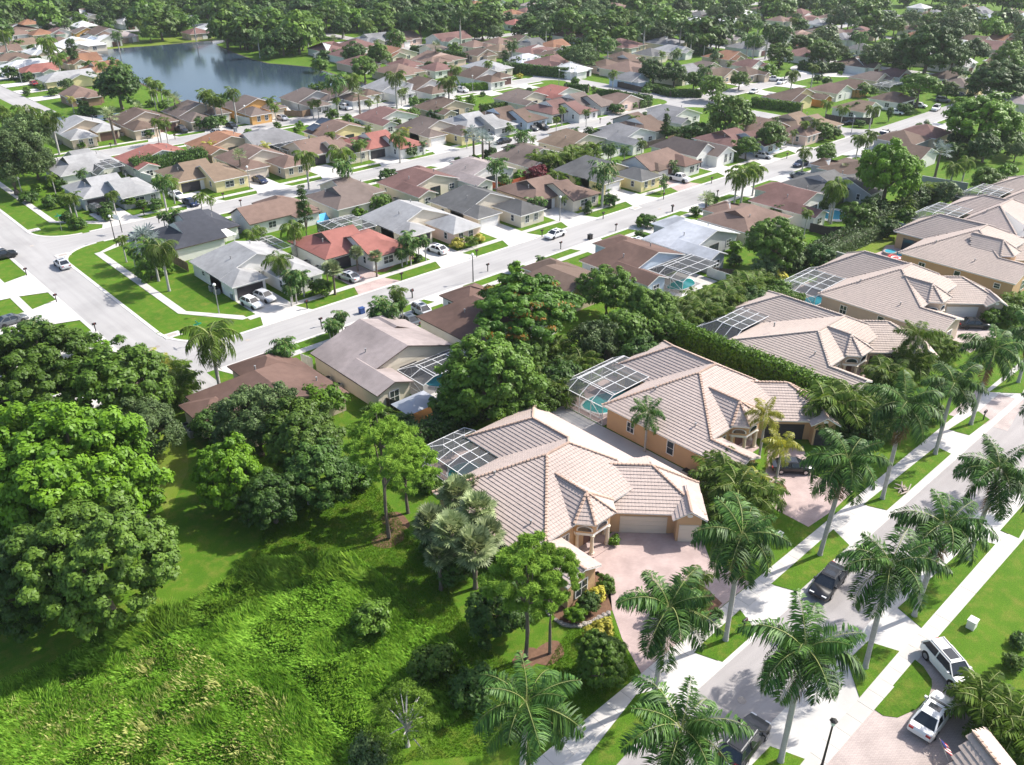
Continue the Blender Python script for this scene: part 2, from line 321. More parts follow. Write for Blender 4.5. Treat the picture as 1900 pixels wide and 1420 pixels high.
# far residential ground reads pale between the trees: streets beyond the mapped ones
S2, S4, S5, S1, S3, XS, S6 = (107.3, 115.2), (171.6, 178.6), (235, 242), (20.6, 26.6), (34.2, 40.6), (237.5, 244.5), (76, 83)
sheet('road_near', [rect(-60, 420, *S1)], Z_ROAD, 'asphalt_near', 'pale street with palm rows in front of the tile roofed villas')
along = [rect(34, 300, *S2), rect(40.6, 330, *S4), rect(60, 260, *S5), rect(300, 380, 205, 211), rect(60, 120, 470, 477), rect(120, 620, 470, 478), rect(244, 620, 330, 338), rect(353, 620, 236, 243), rect(437, 620, 165, 172),
         [(300, 107.3), (345, 113), (432, 142), (430, 150), (345, 122), (300, 115.2)]]
across = [rect(*S3, 100, 420), rect(XS[0], XS[1], S2[1], 470), rect(*S6, 300, 470), rect(346, 353, 122, 330), rect(430, 437, 150, 470), rect(520, 527, 120, 470), rect(150, 157, 477, 640), rect(300, 307, 477, 600)]
corners = [fillet(S3[1], S2[1], 1, 1, 9), fillet(S3[1], S4[0], 1, -1, 8), fillet(S3[1], S4[1], 1, 1, 8), fillet(XS[0], S4[1], -1, 1, 6), fillet(XS[1], S4[1], 1, 1, 6), fillet(XS[0], S4[0], -1, -1, 8),
          fillet(XS[1], S4[0], 1, -1, 7), fillet(XS[0], S2[1], -1, 1, 7), fillet(XS[1], S2[1], 1, 1, 7), fillet(XS[0], S5[0], -1, -1, 6), fillet(XS[0], S5[1], -1, 1, 6)]
def flat(name, polys, z, m, label):
    b = MB()
    for p in polys:
        ar = sum(p[i][0]*p[(i+1) % len(p)][1]-p[(i+1) % len(p)][0]*p[i][1] for i in range(len(p))); b.face([(x, y, z) for x, y in (p if ar > 0 else p[::-1])], m)
    return struct(b.obj(name), label)
flat('road', along, .004, 'asphalt_x', 'pale long streets of the housing estate')
flat('road', across, .008, 'asphalt_y', 'pale cross streets of the housing estate')
flat('road', corners, .006, 'asphalt', 'rounded paved street corners')
# cul-de-sac disc
sheet('turning_circle', [[(330+15*math.cos(t*math.pi/12), 175+15*math.sin(t*math.pi/12)) for t in range(24)]], Z_ROAD-0.003, 'concrete')
b = MB()
for (a0, a1, y) in ((50, 237, S2[1]), (42, 300, S2[0]-.55), (50, 231, S4[0]-.55), (50, 231, S4[1]), (60, 231, S5[0]-.55), (60, 231, S5[1]), (245, 320, S4[1]), (253, 320, S4[0]-.55)):
    b.box(a0, a1, y, y+.55, -.02, Z_CURB, 'concrete')
for (x, y0, y1) in ((S3[1], 124.5, 163.5), (S3[1], 187, 420), (S3[0]-.55, 100, 420), (XS[0]-.55, 123, 163), (XS[1], 123, 164), (XS[0]-.55, 186, 228)):
    b.box(x, x+.55, y0, y1, -.02, Z_CURB, 'concrete')
for (cx, cy, sx, sy, r) in ((S3[1], S2[1], 1, 1, 9), (S3[1], S4[0], 1, -1, 8), (S3[1], S4[1], 1, 1, 8)):
    o = (cx+sx*r, cy+sy*r); pa = [(o[0]-sx*r*math.cos(t*math.pi/20), o[1]-sy*r*math.sin(t*math.pi/20)) for t in range(11)]
    pi_ = [(o[0]-sx*(r-.55)*math.cos(t*math.pi/20), o[1]-sy*(r-.55)*math.sin(t*math.pi/20)) for t in range(11)]
    b.prism(pa+pi_[::-1], -.02, Z_CURB, 'concrete')
struct(b.obj('kerb'), 'concrete gutter kerbs along the estate streets')
b = MB()
for y in (S1[0]-.75, S1[1]): b.box(-60, 420, y, y+.75, -.02, Z_CURB, 'concrete')
struct(b.obj('kerb'), 'wide pale concrete gutter along the palm lined street')
# sidewalks of separate slabs
def slabs(name, label, x0, x1, y0, y1, step, n=300, along='x'):
    root = bpy.data.objects.new(name, None); COL.objects.link(root); struct(root, label)
    w, d = (step-.025, y1-y0) if along == 'x' else (x1-x0, step-.025)
    sb = MB(); sb.box(0, w, 0, d, -.05, 0, 'concrete_side'); me = sb.mesh('slab')
    k = 0; p = x0 if along == 'x' else y0; end = x1 if along == 'x' else y1
    while p < end and k < n:
        zz = Z_WALK+rng.uniform(.03, .042)
        link('slab', me, root, (p, y0, zz) if along == 'x' else (x0, p, zz)); p += step; k += 1
    if p < end:
        b = MB(); b.box(p if along == 'x' else x0, end if along == 'x' else x1, y0 if along == 'x' else p, y1 if along == 'x' else end, -.02, Z_WALK+.035, 'concrete_side')
        stuff(b.obj('slab', root))
slabs('sidewalk', 'pale slab sidewalk between the villas and the palm row', 8, 230, 29.35, 30.95, 1.83)
slabs('sidewalk', 'pale slab sidewalk beyond the palm lined street by the white cars', 18, 230, 15.55, 16.95, 1.83)
slabs('sidewalk', 'straight slab sidewalk across the corner lawn', 46.15, 47.5, 129, 165, 1.83, along='y')
def walk(name, polys, label): return sheet(name, polys, Z_WALK+.03, 'concrete_side', label, th=.05)
walk('sidewalk', [[(46.15, 129), (47.5, 129), (53.5, 121.2), (53.5, 119.9), (52.6, 119.9)], rect(53.5, 229, 119.0, 120.3)], 'thin sidewalk along the far side of the long middle street')
walk('sidewalk', [rect(46, 300, 103.4, 104.7)], 'thin sidewalk along the near side of the long middle street')
walk('sidewalk', [[(46.15, 165), (47.5, 165), (53.5, 167.4), (53.5, 168.7), (52, 168.7)], rect(53.5, 229, 167.4, 168.7)], 'thin sidewalk behind the black roofed house')
walk('sidewalk', [rect(55, 229, 181.6, 182.9), rect(60, 229, 231.2, 232.5), rect(60, 229, 245.2, 246.5), rect(45.9, 47.2, 190, 330), [(45.9, 190), (47.2, 190), (55, 182.9), (55, 181.6), (53.5, 181.6)]], 'thin sidewalks along the back streets')
walk('sidewalk', [rect(28.2, 29.5, 104, 330)], 'sidewalk left of the corner street')
# the aprons and grass islands of the palm street verge, traced on the ground
verge = rect(-20, 200, S1[1]+.74, 29.4); verge2 = rect(20, 200, 16.9, S1[0]-.74)
sheet('driveway', [verge, verge2], Z_DRIVE, 'concrete', 'pale concrete aprons between sidewalk and street')
H_ = lambda *pts: [GQ('H', *p) for p in pts]
islands = [H_((75, 800), (335, 568), (425, 688), (237, 856)), H_((503, 428), (846, 127), (935, 215), (655, 470)), [GQ('F', *p) for p in ((1478, 970), (1640, 868), (1705, 915), (1592, 1000))],
           [GQ('F', *p) for p in ((1010, 1382), (1410, 1062), (1492, 1102), (1140, 1412))], [G(*p) for p in ((1040, 1470), (1180, 1290), (1228, 1278), (1240, 1312), (1130, 1435))], [GQ('F', *p) for p in ((1700, 765), (1893, 620), (1960, 640), (1880, 770))]]
islands2 = [H_((922, 850), (1035, 742), (1208, 796), (990, 1050)), H_((1200, 558), (1330, 668), (1735, 208), (1615, 185)), H_((400, 1420), (500, 1318), (690, 1388), (600, 1500)), [G(*p) for p in ((1856, 985), (1900, 935), (1925, 940), (1890, 1000))]]
sheet('lawn', islands+islands2, Z_ISLE, 'lawn', 'grass islands holding the royal palms along the street', th=.08)
# lots: driveways and aprons of the estate rows
drv = []; drv_pink = []
def drive(x0, x1, y0, y1, flare=1.2, m=None):
    """y0 is the garage end, y1 the street end"""
    sgn = 1 if y1 > y0 else -1; (drv_pink if m == 'pink' else drv).append([(x0, y0), (x1, y0), (x1, y1-sgn*3), (x1+flare, y1), (x0-flare, y1), (x0, y1-sgn*3)])
for u0, m in ((54.9, None), (72.6, 'pink'), (90.3, None), (106.9, None), (123.2, None), (143.4, None), (159.2, 'pink'), (177.5, None), (193, None), (209, None)): drive(u0+.3, u0+6.8, 127.2, S2[1]+.5, m=m)
for u0 in (33.8, 52, 70.2, 87.5, 105.3, 122, 139, 156.7, 173, 190, 207): drive(u0+9.5, u0+15.6, 100.3, S2[0]-.5)
for u0 in (56, 72.3, 89, 105.5, 122, 139, 156, 173, 190, 207): drive(u0+9.2, u0+15.2, 163, S4[0]-.5)
for u0 in (53.5, 71.4, 88, 105, 122, 139, 156, 173, 190, 207): drive(u0+.3, u0+6.8, 190, S4[1]+.5)
for u0 in (72, 88, 105, 122, 139, 156, 173, 190, 207): drive(u0+9.2, u0+15.2, 226, S5[0]-.5)
for u0 in (81, 97.5, 114, 130, 146, 162.5, 179, 196): drive(u0+8.5, u0+15, 255, S5[1]+.5)
for v0 in (108, 123, 139, 154, 200, 220): drv.append([(18, v0), (26.5, v0), (29, v0-.3), (33.8, v0-2), (33.8, v0+9), (29, v0+7.3), (26.5, v0+7), (18, v0+7)])
for u0 in (250, 268, 286): drive(u0, u0+7, 163, S4[0]-.4); drive(u0+8, u0+15, 187, S4[1]+.4)
for u0 in (224, 242, 262, 282): drive(u0, u0+7, 97, S2[0]-.4)
for v0 in (322, 338, 354, 371, 388, 404): drv.append([(83, v0-1), (95, v0), (95, v0+6), (83, v0+7)])
sheet('driveway', drv, Z_DRIVE, 'concrete', 'white concrete driveways of the estate houses')
sheet('driveway', drv_pink, Z_DRIVE+.003, 'paver_pink', 'pink paver driveways of the red roofed and salmon houses')
sheet('driveway', [[G(*p) for p in pts] for pts in ([(1060, 1040), (1146, 981), (1233, 981), (1300, 993), (1318, 1040), (1392, 1082), (1190, 1250), (1154, 1185), (1132, 1120), (1118, 1075)],
      [(1425, 835), (1490, 828), (1505, 880), (1582, 912), (1548, 946), (1500, 978), (1432, 942), (1420, 880)])], Z_DRIVE+.004, 'paver_pink', 'pink paver driveways of the two nearest villas')
sheet('driveway', [H_((1340, 742), (1405, 720), (1500, 760), (1640, 930), (1660, 1250), (1500, 1500), (720, 1500))], Z_DRIVE+.006, 'paver_tan', 'pale paver driveway holding the two white cars')
sheet('lawn', [H_((1294, 842), (1340, 880), (1385, 950), (1388, 985), (1365, 1060), (1300, 1115), (1200, 1160), (1120, 1150), (1066, 1112))], Z_ISLE, 'lawn', 'rounded grass island beside the white cars', th=.07)
sheet('driveway', [[G(*p) for p in ((1755, 600), (1795, 592), (1835, 604), (1850, 625), (1800, 655), (1755, 630))], [G(*p) for p in ((1760, 770), (1815, 720), (1900, 745), (1870, 800))]], Z_DRIVE+.004, 'paver_tan', 'paver driveways of the further villas')
# dry-looking strips and lawn of the open field
sheet('lawn', [[G(*p) for p in ((300, 800), (345, 810), (350, 870), (310, 960), (280, 900))]], .012, 'lawn_dry', 'sunny strip of lawn between the left trees')
lot = [[G(*p) for p in ((1560, 478), (1650, 432), (1705, 448), (1655, 490), (1610, 500))]]
sheet('lawn', lot, .012, 'lawn_dry', 'yellow green lawn by the pool with red toys')
# lake
LK = [('a4', 700, 455), ('a4', 1000, 430), ('a4', 1400, 400), ('a4', 1893, 358), ('b4', 230, 352), ('b4', 95, 395), ('b4', 240, 460), ('b4', 430, 530), ('b4', 560, 560), ('b4', 700, 570), ('b4', 930, 592), ('b4', 1080, 640), ('b4', 1230, 690), ('b4', 1480, 760),
      ('b4', 1330, 840), ('b4', 900, 880), ('b4', 620, 900), ('b4', 200, 915), ('b4', 0, 935), ('a4', 1600, 905), ('a4', 1520, 830), ('a4', 1380, 790), ('a4', 1250, 735), ('a4', 1100, 665), ('a4', 860, 610), ('a4', 720, 545)]
lake = [GQ(*p) for p in LK]
sheet('water', [lake], .03, 'lake_water', 'dark blue lake behind the houses')
sheet('bank', [[(x+(x-sum(p[0] for p in lake)/len(lake))*.03, y+(y-sum(p[1] for p in lake)/len(lake))*.03) for x, y in lake]], .012, 'soil', 'bare earth rim of the lake')
sheet('water', [[GQ('a4', *p) for p in ((330, 1035), (560, 1022), (860, 1012), (1100, 985), (1300, 975), (1290, 1000), (1060, 1040), (700, 1075), (480, 1085))]], .02, 'lake_water', 'narrow arm of water behind the light grey roofed house')
sheet('lawn', [[GQ('a4', *p) for p in ((520, 420), (690, 450), (1000, 428), (1400, 398), (1893, 352), (1893, 320), (1500, 330), (1200, 360), (700, 400))]], .016, 'lawn_dry', 'bright grass bank on the far side of the lake')
sheet('path', [[GQ('b4', *p) for p in ((1150, 372), (1400, 352), (1600, 345), (1893, 420), (1893, 440), (1600, 372), (1420, 380), (1160, 398))], [GQ('a4', *p) for p in ((850, 235), (1000, 212), (1350, 195), (1350, 212), (1010, 232))], [GQ('a4', *p) for p in ((1560, 130), (1720, 135), (1730, 165), (1600, 165))]], .014, 'concrete', 'pale path in the park beyond the lake')
# storm drains and manholes
def drain(x, y, w, d, label):
    t = thing('storm_drain', label, 'drain', (x, y, 0)); b = MB(); b.box(-w/2, w/2, -d/2, d/2, 0, .075, 'concrete'); b.obj('slab', t)
    b = MB(); b.box(-w*.28, w*.28, -d*.28, d*.28, .05, .085, 'rock'); b.obj('grate', t)
for fr, x, y, lb in (('K', 945, 1130, 'square concrete storm drain at the near rounded kerb corner'), ('K', 345, 692, 'concrete storm drain beside the silver car on the corner street'), ('K', 180, 556, 'concrete storm drain at the tip of the left corner lawn'), ('i4', 765, 925, 'concrete storm drain in the verge by the tall palm')):
    p = GQ(fr, x, y); drain(p[0], p[1], 2.6, 1.7, lb)
mh = MB(); mh.prism([(.38*math.cos(t*math.pi/8), .38*math.sin(t*math.pi/8)) for t in range(16)], .005, .022, 'rock'); mhm = mh.mesh('manhole_cover')
for fr, x, y, lb in (('K', 1360, 1157, 'round manhole cover in the long street near the palm clump'), ('K', 865, 1193, 'round manhole cover in the bend of the street'), ('K', 175, 640, 'round manhole cover in the left street'), ('i4', 1030, 935, 'round manhole cover in the street before the yellow house'), ('H', 345, 1065, 'small round cover in the palm lined street')):
    tag(link('manhole_cover', mhm, None, GQ(fr, x, y)+(0,)), lb, 'manhole')

# ------------------------------------------------------------------ roofs, walls, windows
def wing(x0, x1, y0, y1, ze, zr, axis='x', e0='h', e1='h', rp=0.5, i0=None, i1=None, dn=0.55):
    """top faces of one roof wing. ridge runs along axis; e0/e1 end kinds at the low/high end: h hip, g gable, d hip with a gablet.
    returns (faces, gablet faces, walls info)"""
    if axis == 'x': S0, S1_, T0, T1 = x0, x1, y0, y1; P = lambda s, t, z: (s, t, z)
    else: S0, S1_, T0, T1 = y0, y1, x0, x1; P = lambda s, t, z: (t, s, z)
    tm = T0+(T1-T0)*rp; half = (T1-T0)/2
    def end(s, sg, e, ins):
        ins = ins if ins is not None else half*(1.0 if e == 'h' else dn)
        if e == 'g': return dict(k='g', c=[P(s, T0, ze), P(s, T1, ze)], r=P(s, tm, zr))
        if e == 'h': return dict(k='h', c=[P(s, T0, ze), P(s, T1, ze)], r=P(s+sg*ins, tm, zr))
        zt = ze+(zr-ze)*min(.8, ins/half); f = (zr-zt)/(zr-ze)
        return dict(k='d', c=[P(s, T0, ze), P(s, T1, ze)], r=P(s+sg*ins, tm, zr), a=P(s+sg*ins, tm-(tm-T0)*f, zt), b=P(s+sg*ins, tm+(T1-tm)*f, zt))
    A = end(S0, 1, e0, i0); B = end(S1_, -1, e1, i1)
    lo = [A['c'][0], B['c'][0]]+([B['a']] if 'a' in B else [])+[B['r']]
    if (Vector(A['r'])-Vector(B['r'])).length > 1e-4: lo.append(A['r'])
    lo += [A['a']] if 'a' in A else []
    hi = [B['c'][1], A['c'][1]]+([A['b']] if 'b' in A else [])+[A['r']]
    if (Vector(A['r'])-Vector(B['r'])).length > 1e-4: hi.append(B['r'])
    hi += [B['b']] if 'b' in B else []
    faces = [lo, hi]; gab = []
    for E, fl in ((A, 0), (B, 1)):
        if E['k'] == 'h': faces.append([E['c'][1-fl], E['c'][fl], E['r']])
        if E['k'] == 'd':
            faces.append([E['c'][1], E['c'][0], E['a'], E['b']] if not fl else [E['c'][0], E['c'][1], E['b'], E['a']])
            gab.append([E['b'], E['a'], E['r']] if not fl else [E['a'], E['b'], E['r']])
    if axis == 'y': faces = [f[::-1] for f in faces]; gab = [g[::-1] for g in gab]
    return faces, gab
def up(f):
    a, b_, c = Vector(f[0]), Vector(f[1]), Vector(f[2]); n = (b_-a).cross(c-a)
    return f if n.z >= 0 else f[::-1]
def roof_solid(b, faces, gab, mtop, mside, mgab, th=0.17):
    """closed slab under the given top faces"""
    key = lambda p: (round(p[0], 3), round(p[1], 3), round(p[2], 3))
    edges = {}
    for f in [up(x) for x in faces]+gab:
        for i in range(len(f)):
            a, c = key(f[i]), key(f[(i+1) % len(f)]); edges[(a, c)] = edges.get((a, c), 0)+1
    for f in faces:
        f = up(f); b.face(f, mtop); b.face([(x, y, z-th) for x, y, z in f[::-1]], mside)
    for g in gab: b.face(g, mgab)
    for (a, c) in edges:
        if (c, a) not in edges and abs(a[0]-c[0])+abs(a[1]-c[1]) > 1e-3:
            b.face([a, (a[0], a[1], a[2]-th), (c[0], c[1], c[2]-th), c], mside)
def wall_rect(b, x0, x1, y0, y1, ze, zr, axis, e0, e1, m, ins=0.45, rp=.5, z0=-.1):
    b.box(x0+ins, x1-ins, y0+ins, y1-ins, z0, ze+.02, m)
    for s, e in ((0, e0), (1, e1)):
        if e == 'g':
            if axis == 'x':
                xx = (x0+ins) if s == 0 else (x1-ins); d = .1 if s == 0 else -.1; tm = y0+(y1-y0)*rp; k = (zr-ze)/(tm-y0) if tm > y0 else 0
                T = [(y0+ins, ze-.02), (y1-ins, ze-.02), (tm, zr-.14)]
                V = [(xx, t, z) for t, z in T]+[(xx+d, t, z) for t, z in T]
            else:
                yy = (y0+ins) if s == 0 else (y1-ins); d = .1 if s == 0 else -.1; tm = x0+(x1-x0)*rp
                T = [(x0+ins, ze-.02), (x1-ins, ze-.02), (tm, zr-.14)]
                V = [(t, yy, z) for t, z in T]+[(t, yy+d, z) for t, z in T]
            b.poly(V, [(0, 1, 2), (5, 4, 3), (0, 3, 4, 1), (1, 4, 5, 2), (2, 5, 3, 0)], m)
_wc = {}
def window(parent, x, y, z, face, w=1.2, h=1.2, fm='white', name='window'):
    """face: '-x', '-y', '+x', '+y' or an angle; x,y lies on the wall face"""
    k = (round(w, 2), round(h, 2), fm)
    if k not in _wc:
        b = MB(); t = .09
        b.box(-w/2-t, -w/2, -.05, .03, -h/2-t, h/2+t, fm); b.box(w/2, w/2+t, -.05, .03, -h/2-t, h/2+t, fm)
        b.box(-w/2, w/2, -.05, .03, h/2, h/2+t, fm); b.box(-w/2, w/2, -.05, .03, -h/2-t, -h/2, fm)
        if w > .9: b.box(-.03, .03, -.045, .02, -h/2, h/2, fm)
        b.box(-w/2, w/2, -.04, .018, -.025, .025, fm)
        p = MB(); p.box(-w/2, w/2, -.025, .012, -h/2, h/2, 'glass')
        _wc[k] = (b.mesh('window'), p.mesh('pane'))
    a = {'-y': 0, '+x': math.pi/2, '+y': math.pi, '-x': -math.pi/2}.get(face, face)
    o = link(name, _wc[k][0], parent, (x, y, z), a); link('pane', _wc[k][1], o); return o
_dc = {}
def door(parent, x, y, face, w, h, m, name='garage_door', z=0.0, panels=True):
    k = (round(w, 1), round(h, 1), m, name, panels)
    if k not in _dc:
        b = MB(); b.box(-w/2, w/2, -.03, .03, 0, h, m)
        if panels:
            n = 4
            for i in range(n): b.box(-w/2+.06, w/2-.06, -.055, -.03, i*h/n+.05, (i+1)*h/n-.05, m)
        _dc[k] = b.mesh(name)
    a = {'-y': 0, '+x': math.pi/2, '+y': math.pi, '-x': -math.pi/2}.get(face, face)
    return link(name, _dc[k], parent, (x, y, z), a)
_vc = {}
def vent_pipe(parent, x, y, z):
    if 'v' not in _vc:
        b = MB(); b.tube([(0, 0, -.2), (0, 0, .45)], [.09, .09], 'metal_grey', 7); b.tube([(0, 0, .4), (0, 0, .5)], [.14, .14], 'metal_grey', 7); _vc['v'] = b.mesh('vent_pipe')
    link('vent_pipe', _vc['v'], parent, (x, y, z))
HOUSES = []
class House:
    def __init__(s, name, label, x, y, wallm, roofm, side='white', gabm=None, flipx=False, flipy=False, rz=0, short=None):
        s.t = thing(name, label, 'house', (x, y, 0), rz); s.wm, s.rm, s.sm, s.gm = wallm, roofm, side, gabm or wallm
        s.wb = MB(); s.fx, s.fy = flipx, flipy; s.roofs = 0; s.short = short
        HOUSES.append((short, x, y))
    def wing(s, x0, x1, y0, y1, ze, zr, axis='x', e0='h', e1='h', rp=.5, i0=None, i1=None, wall=True, rm=None, wm=None, side=None, name='roof', dn=.55, ins=.45):
        if s.fx:
            x0, x1 = -x1, -x0
            if axis == 'x': e0, e1, i0, i1 = e1, e0, i1, i0
            else: rp = 1-rp
        if s.fy:
            y0, y1 = -y1, -y0
            if axis == 'y': e0, e1, i0, i1 = e1, e0, i1, i0
            else: rp = 1-rp
        f, g = wing(x0, x1, y0, y1, ze, zr, axis, e0, e1, rp, i0, i1, dn)
        b = MB(); roof_solid(b, f, g, rm or s.rm, side or s.sm, s.gm); o = b.obj(name, s.t); s.roofs += 1
        if wall: wall_rect(s.wb, x0, x1, y0, y1, ze, zr, axis, e0, e1, wm or s.wm, ins, rp)
        return f
    def _f(s, x, y, face):
        if s.fx: x = -x; face = {'-x': '+x', '+x': '-x'}.get(face, face)
        if s.fy: y = -y; face = {'-y': '+y', '+y': '-y'}.get(face, face)
        return x, y, face
    def win(s, x, y, z, face, w=1.2, h=1.2, fm='white'):
        x, y, face = s._f(x, y, face); return window(s.t, x, y, z, face, w, h, fm)
    def door(s, x, y, face, w, h, m, name='garage_door', panels=True):
        x, y, face = s._f(x, y, face); return door(s.t, x, y, face, w, h, m, name, 0, panels)
    def vent(s, x, y, z):
        x, y, _ = s._f(x, y, '-y'); vent_pipe(s.t, x, y, z)
    def done(s):
        s.wb.obj('wall', s.t); return s.t
# the three plans of the estate; x runs along the street from the left wall, y from the garage front to the back yard
def plan_long(name, label, x, y, wm, rm, side='white', gabm='white', gar='white_door', pav=True, flipx=False, flipy=False, short=None, pavm=None, zr=5.5, d=16):
    """long ridge away from the street, low hip over the garage, hipped pavilion on the other side"""
    h = House(name, label, x, y, wm, rm, side, gabm, flipx, flipy, short=short)
    h.wing(0, 14.8, 4.4, d, 2.7, zr, 'y', 'g', 'h', i1=3.4, wm=wm)
    h.wing(0.0, 6.6, -.2, 9.5, 2.67, 3.95, 'y', 'h', 'h')
    if pav:
        h.wing(7.6, 14.9, -4.6, 4.6, 2.68, 4.3, 'y', 'h', 'h', wm=pavm or wm)
        h.win(9.7, -4.16, 1.5, '-y', 1.0, 1.4); h.win(12.2, -4.16, 1.5, '-y', 1.0, 1.4); h.win(8.04, -1.6, 1.5, '-x', .8, 1.2)
    h.door(3.3, .24, '-y', 4.7, 2.15, gar)
    h.door(7.2, 4.86, '-y', .9, 2.05, 'dark_door', 'front_door', False)
    h.win(.44, 11.5, 1.6, '-x', .9, .7); h.vent(4.2, 8, 4.35); h.vent(10, 12, 4.6)
    return h.done()
def plan_split(name, label, x, y, wm, rm, side='fascia_dark', gabm='fascia_dark', gar='dark_door', flipx=False, flipy=False, short=None, zr=5.3, gx=None, hipl=True):
    """two ridges along the street, the right half stepping forward with an exposed gable"""
    h = House(name, label, x, y, wm, rm, side, gabm, flipx, flipy, short=short)
    h.wing(0, 10.2, -.2, 13.0, 2.7, zr, 'x', 'd' if hipl else 'g', 'g', rp=.47, dn=.52)
    h.wing(6.4, 15.2, -5.2, 8.6, 2.69, zr-.12, 'x', 'g', 'd', rp=.45, dn=.6, wm=gx)
    h.door(3.2, .24, '-y', 4.4, 2.15, gar)
    h.door(7.3, -2.6, '-x', 1.0, 2.05, 'dark_door', 'front_door', False) if False else None
    h.win(10.2, -4.76, 1.45, '-y', 2.0, 1.3); h.win(13.2, -4.76, 1.45, '-y', 1.0, 1.3); h.win(6.84, -2.2, 1.5, '-x', .7, 1.2)
    h.door(5.9, .24, '-y', .9, 2.05, 'white_door', 'front_door', False)
    h.vent(2.6, 4.5, 4.3); h.vent(11.5, 4.6, 4.5)
    return h.done()
def plan_back(name, label, x, y, wm, rm, side='white', gabm=None, flipx=False, flipy=False, short=None, zr=5.1, front='h', cover=True):
    """seen from its back: y is the rear end of the left arm, gable facing the yard, garage arm towards the street"""
    h = House(name, label, x, y, wm, rm, side, gabm, flipx, flipy, short=short)
    h.wing(0, 16.2, 4.6, 15.4, 2.7, zr, 'y', 'g', front, rp=.52, i1=2.6)
    h.wing(-.02, 5.4, -.2, 9, 2.67, 3.75, 'y', 'g', 'g')
    h.wing(8.2, 15.8, 11, 19.8, 2.68, 4.2, 'y', 'h', 'h')
    h.win(8.6, 5.02, 1.2, '-y', 2.6, 2.0, 'alu_dark'); h.win(13.2, 5.02, 1.5, '-y', 1.3, 1.1); h.win(2.7, .22, 1.4, '-y', 1.5, 1.2)
    h.win(.42, 12.5, 1.6, '-x', .8, .8)
    h.door(11.8, 19.38, '+y', 4.7, 2.15, 'white_door'); h.vent(4.4, 9, 4.1); h.vent(11, 8.5, 4.6)
    return h.done()

# ------------------------------------------------------------------ tile roofed villas
def tiles(faces, name, parent, m, w=.36, l=.43, seed=1):
    """a curved clay tile on every cell of the roof planes, as one part"""
    rs = np.random.RandomState(seed); VS = []; FS = []; MI = []; off = 0
    for f in faces:
        P = np.array(up(f), float); a = P[1]-P[0]; n = np.zeros(3)
        for i in range(len(P)): n += np.cross(P[i]-P[0], P[(i+1) % len(P)]-P[0])
        n /= np.linalg.norm(n)
        if n[2] < 0: n = -n
        d = np.array([0, 0, -1.0])-n*(-n[2]); d /= np.linalg.norm(d); e = np.cross(n, d)
        A = (P-P[0]) @ e; S = (P-P[0]) @ d
        smax = S.max(); ns = int((smax-S.min())/l)+2; na = int((A.max()-A.min())/w)+2
        gi, gj = np.meshgrid(np.arange(na), np.arange(ns)); ca = A.min()+(gi.ravel()+.5)*w; cs = smax-(gj.ravel()+.5)*l
        ins = np.zeros(len(ca), bool); k = len(P)
        for i in range(k):
            j = (i+1) % k; c = ((S[i] > cs) != (S[j] > cs))
            with np.errstate(divide='ignore', invalid='ignore'):
                xx = (A[j]-A[i])*(cs-S[i])/(S[j]-S[i]+1e-12)+A[i]
            ins ^= c & (ca < xx)
        ca, cs = ca[ins], cs[ins]
        if not len(ca): continue
        q = len(ca); o = P[0][None]+ca[:, None]*e+cs[:, None]*d
        jit = rs.uniform(-.004, .004, (q, 1)); jx = 0.0
        k_ = .020 if abs(d[0]) > abs(d[1])*.9 else .034; prof = [(-.499*w, .012), (-.24*w, k_), (.20*w, k_), (.499*w, .012)]
        V = np.zeros((q, 8, 3))
        for c, (pa, ph) in enumerate(prof):
            V[:, c] = o+(pa+jx)*e-d*(l*.5+.03)+n*(ph*.9+.002)
            V[:, 4+c] = o+(pa+jx)*e+d*(l*.5+.035)+n*(ph+.062+jit)
        F = np.array([(0, 4, 5, 1), (1, 5, 6, 2), (2, 6, 7, 3), (4, 7, 6, 5)])
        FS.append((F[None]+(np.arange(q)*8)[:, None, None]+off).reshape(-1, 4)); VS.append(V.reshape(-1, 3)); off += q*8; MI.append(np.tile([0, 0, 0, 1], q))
    me = npmesh(name, np.vstack(VS), np.vstack(FS), [m, 'tile_butt_shade'], np.concatenate(MI)); me.shade_flat(); return stuff(link(name, me, parent))
def caps(segs, name, parent, m='tile_cap'):
    b = MB()
    for p, q in segs:
        p, q = Vector(p), Vector(q); L_ = (q-p).length; k = max(1, int(L_/.42)); d = (q-p)/k; qt = d.to_track_quat('X', 'Z').to_matrix()
        for i in range(k):
            o = p+d*i; l = d.length*1.12
            ring = lambda x, r, up_: [o+qt @ Vector((x, r*math.cos(t), r*math.sin(t)*.8+up_)) for t in (0, math.pi*.3, math.pi*.7, math.pi)]
            r0 = ring(0, .13, .05); r1 = ring(l, .185, .10)
            if d.z > 0: r0 = ring(-.1*l, .185, .10); r1 = ring(l, .13, .05)
            V = [tuple(v) for v in r0+r1]; b.poly(V, [(0, 1, 5, 4), (1, 2, 6, 5), (2, 3, 7, 6), (0, 3, 2, 1), (4, 5, 6, 7)], m)
    return stuff(b.obj(name, parent))
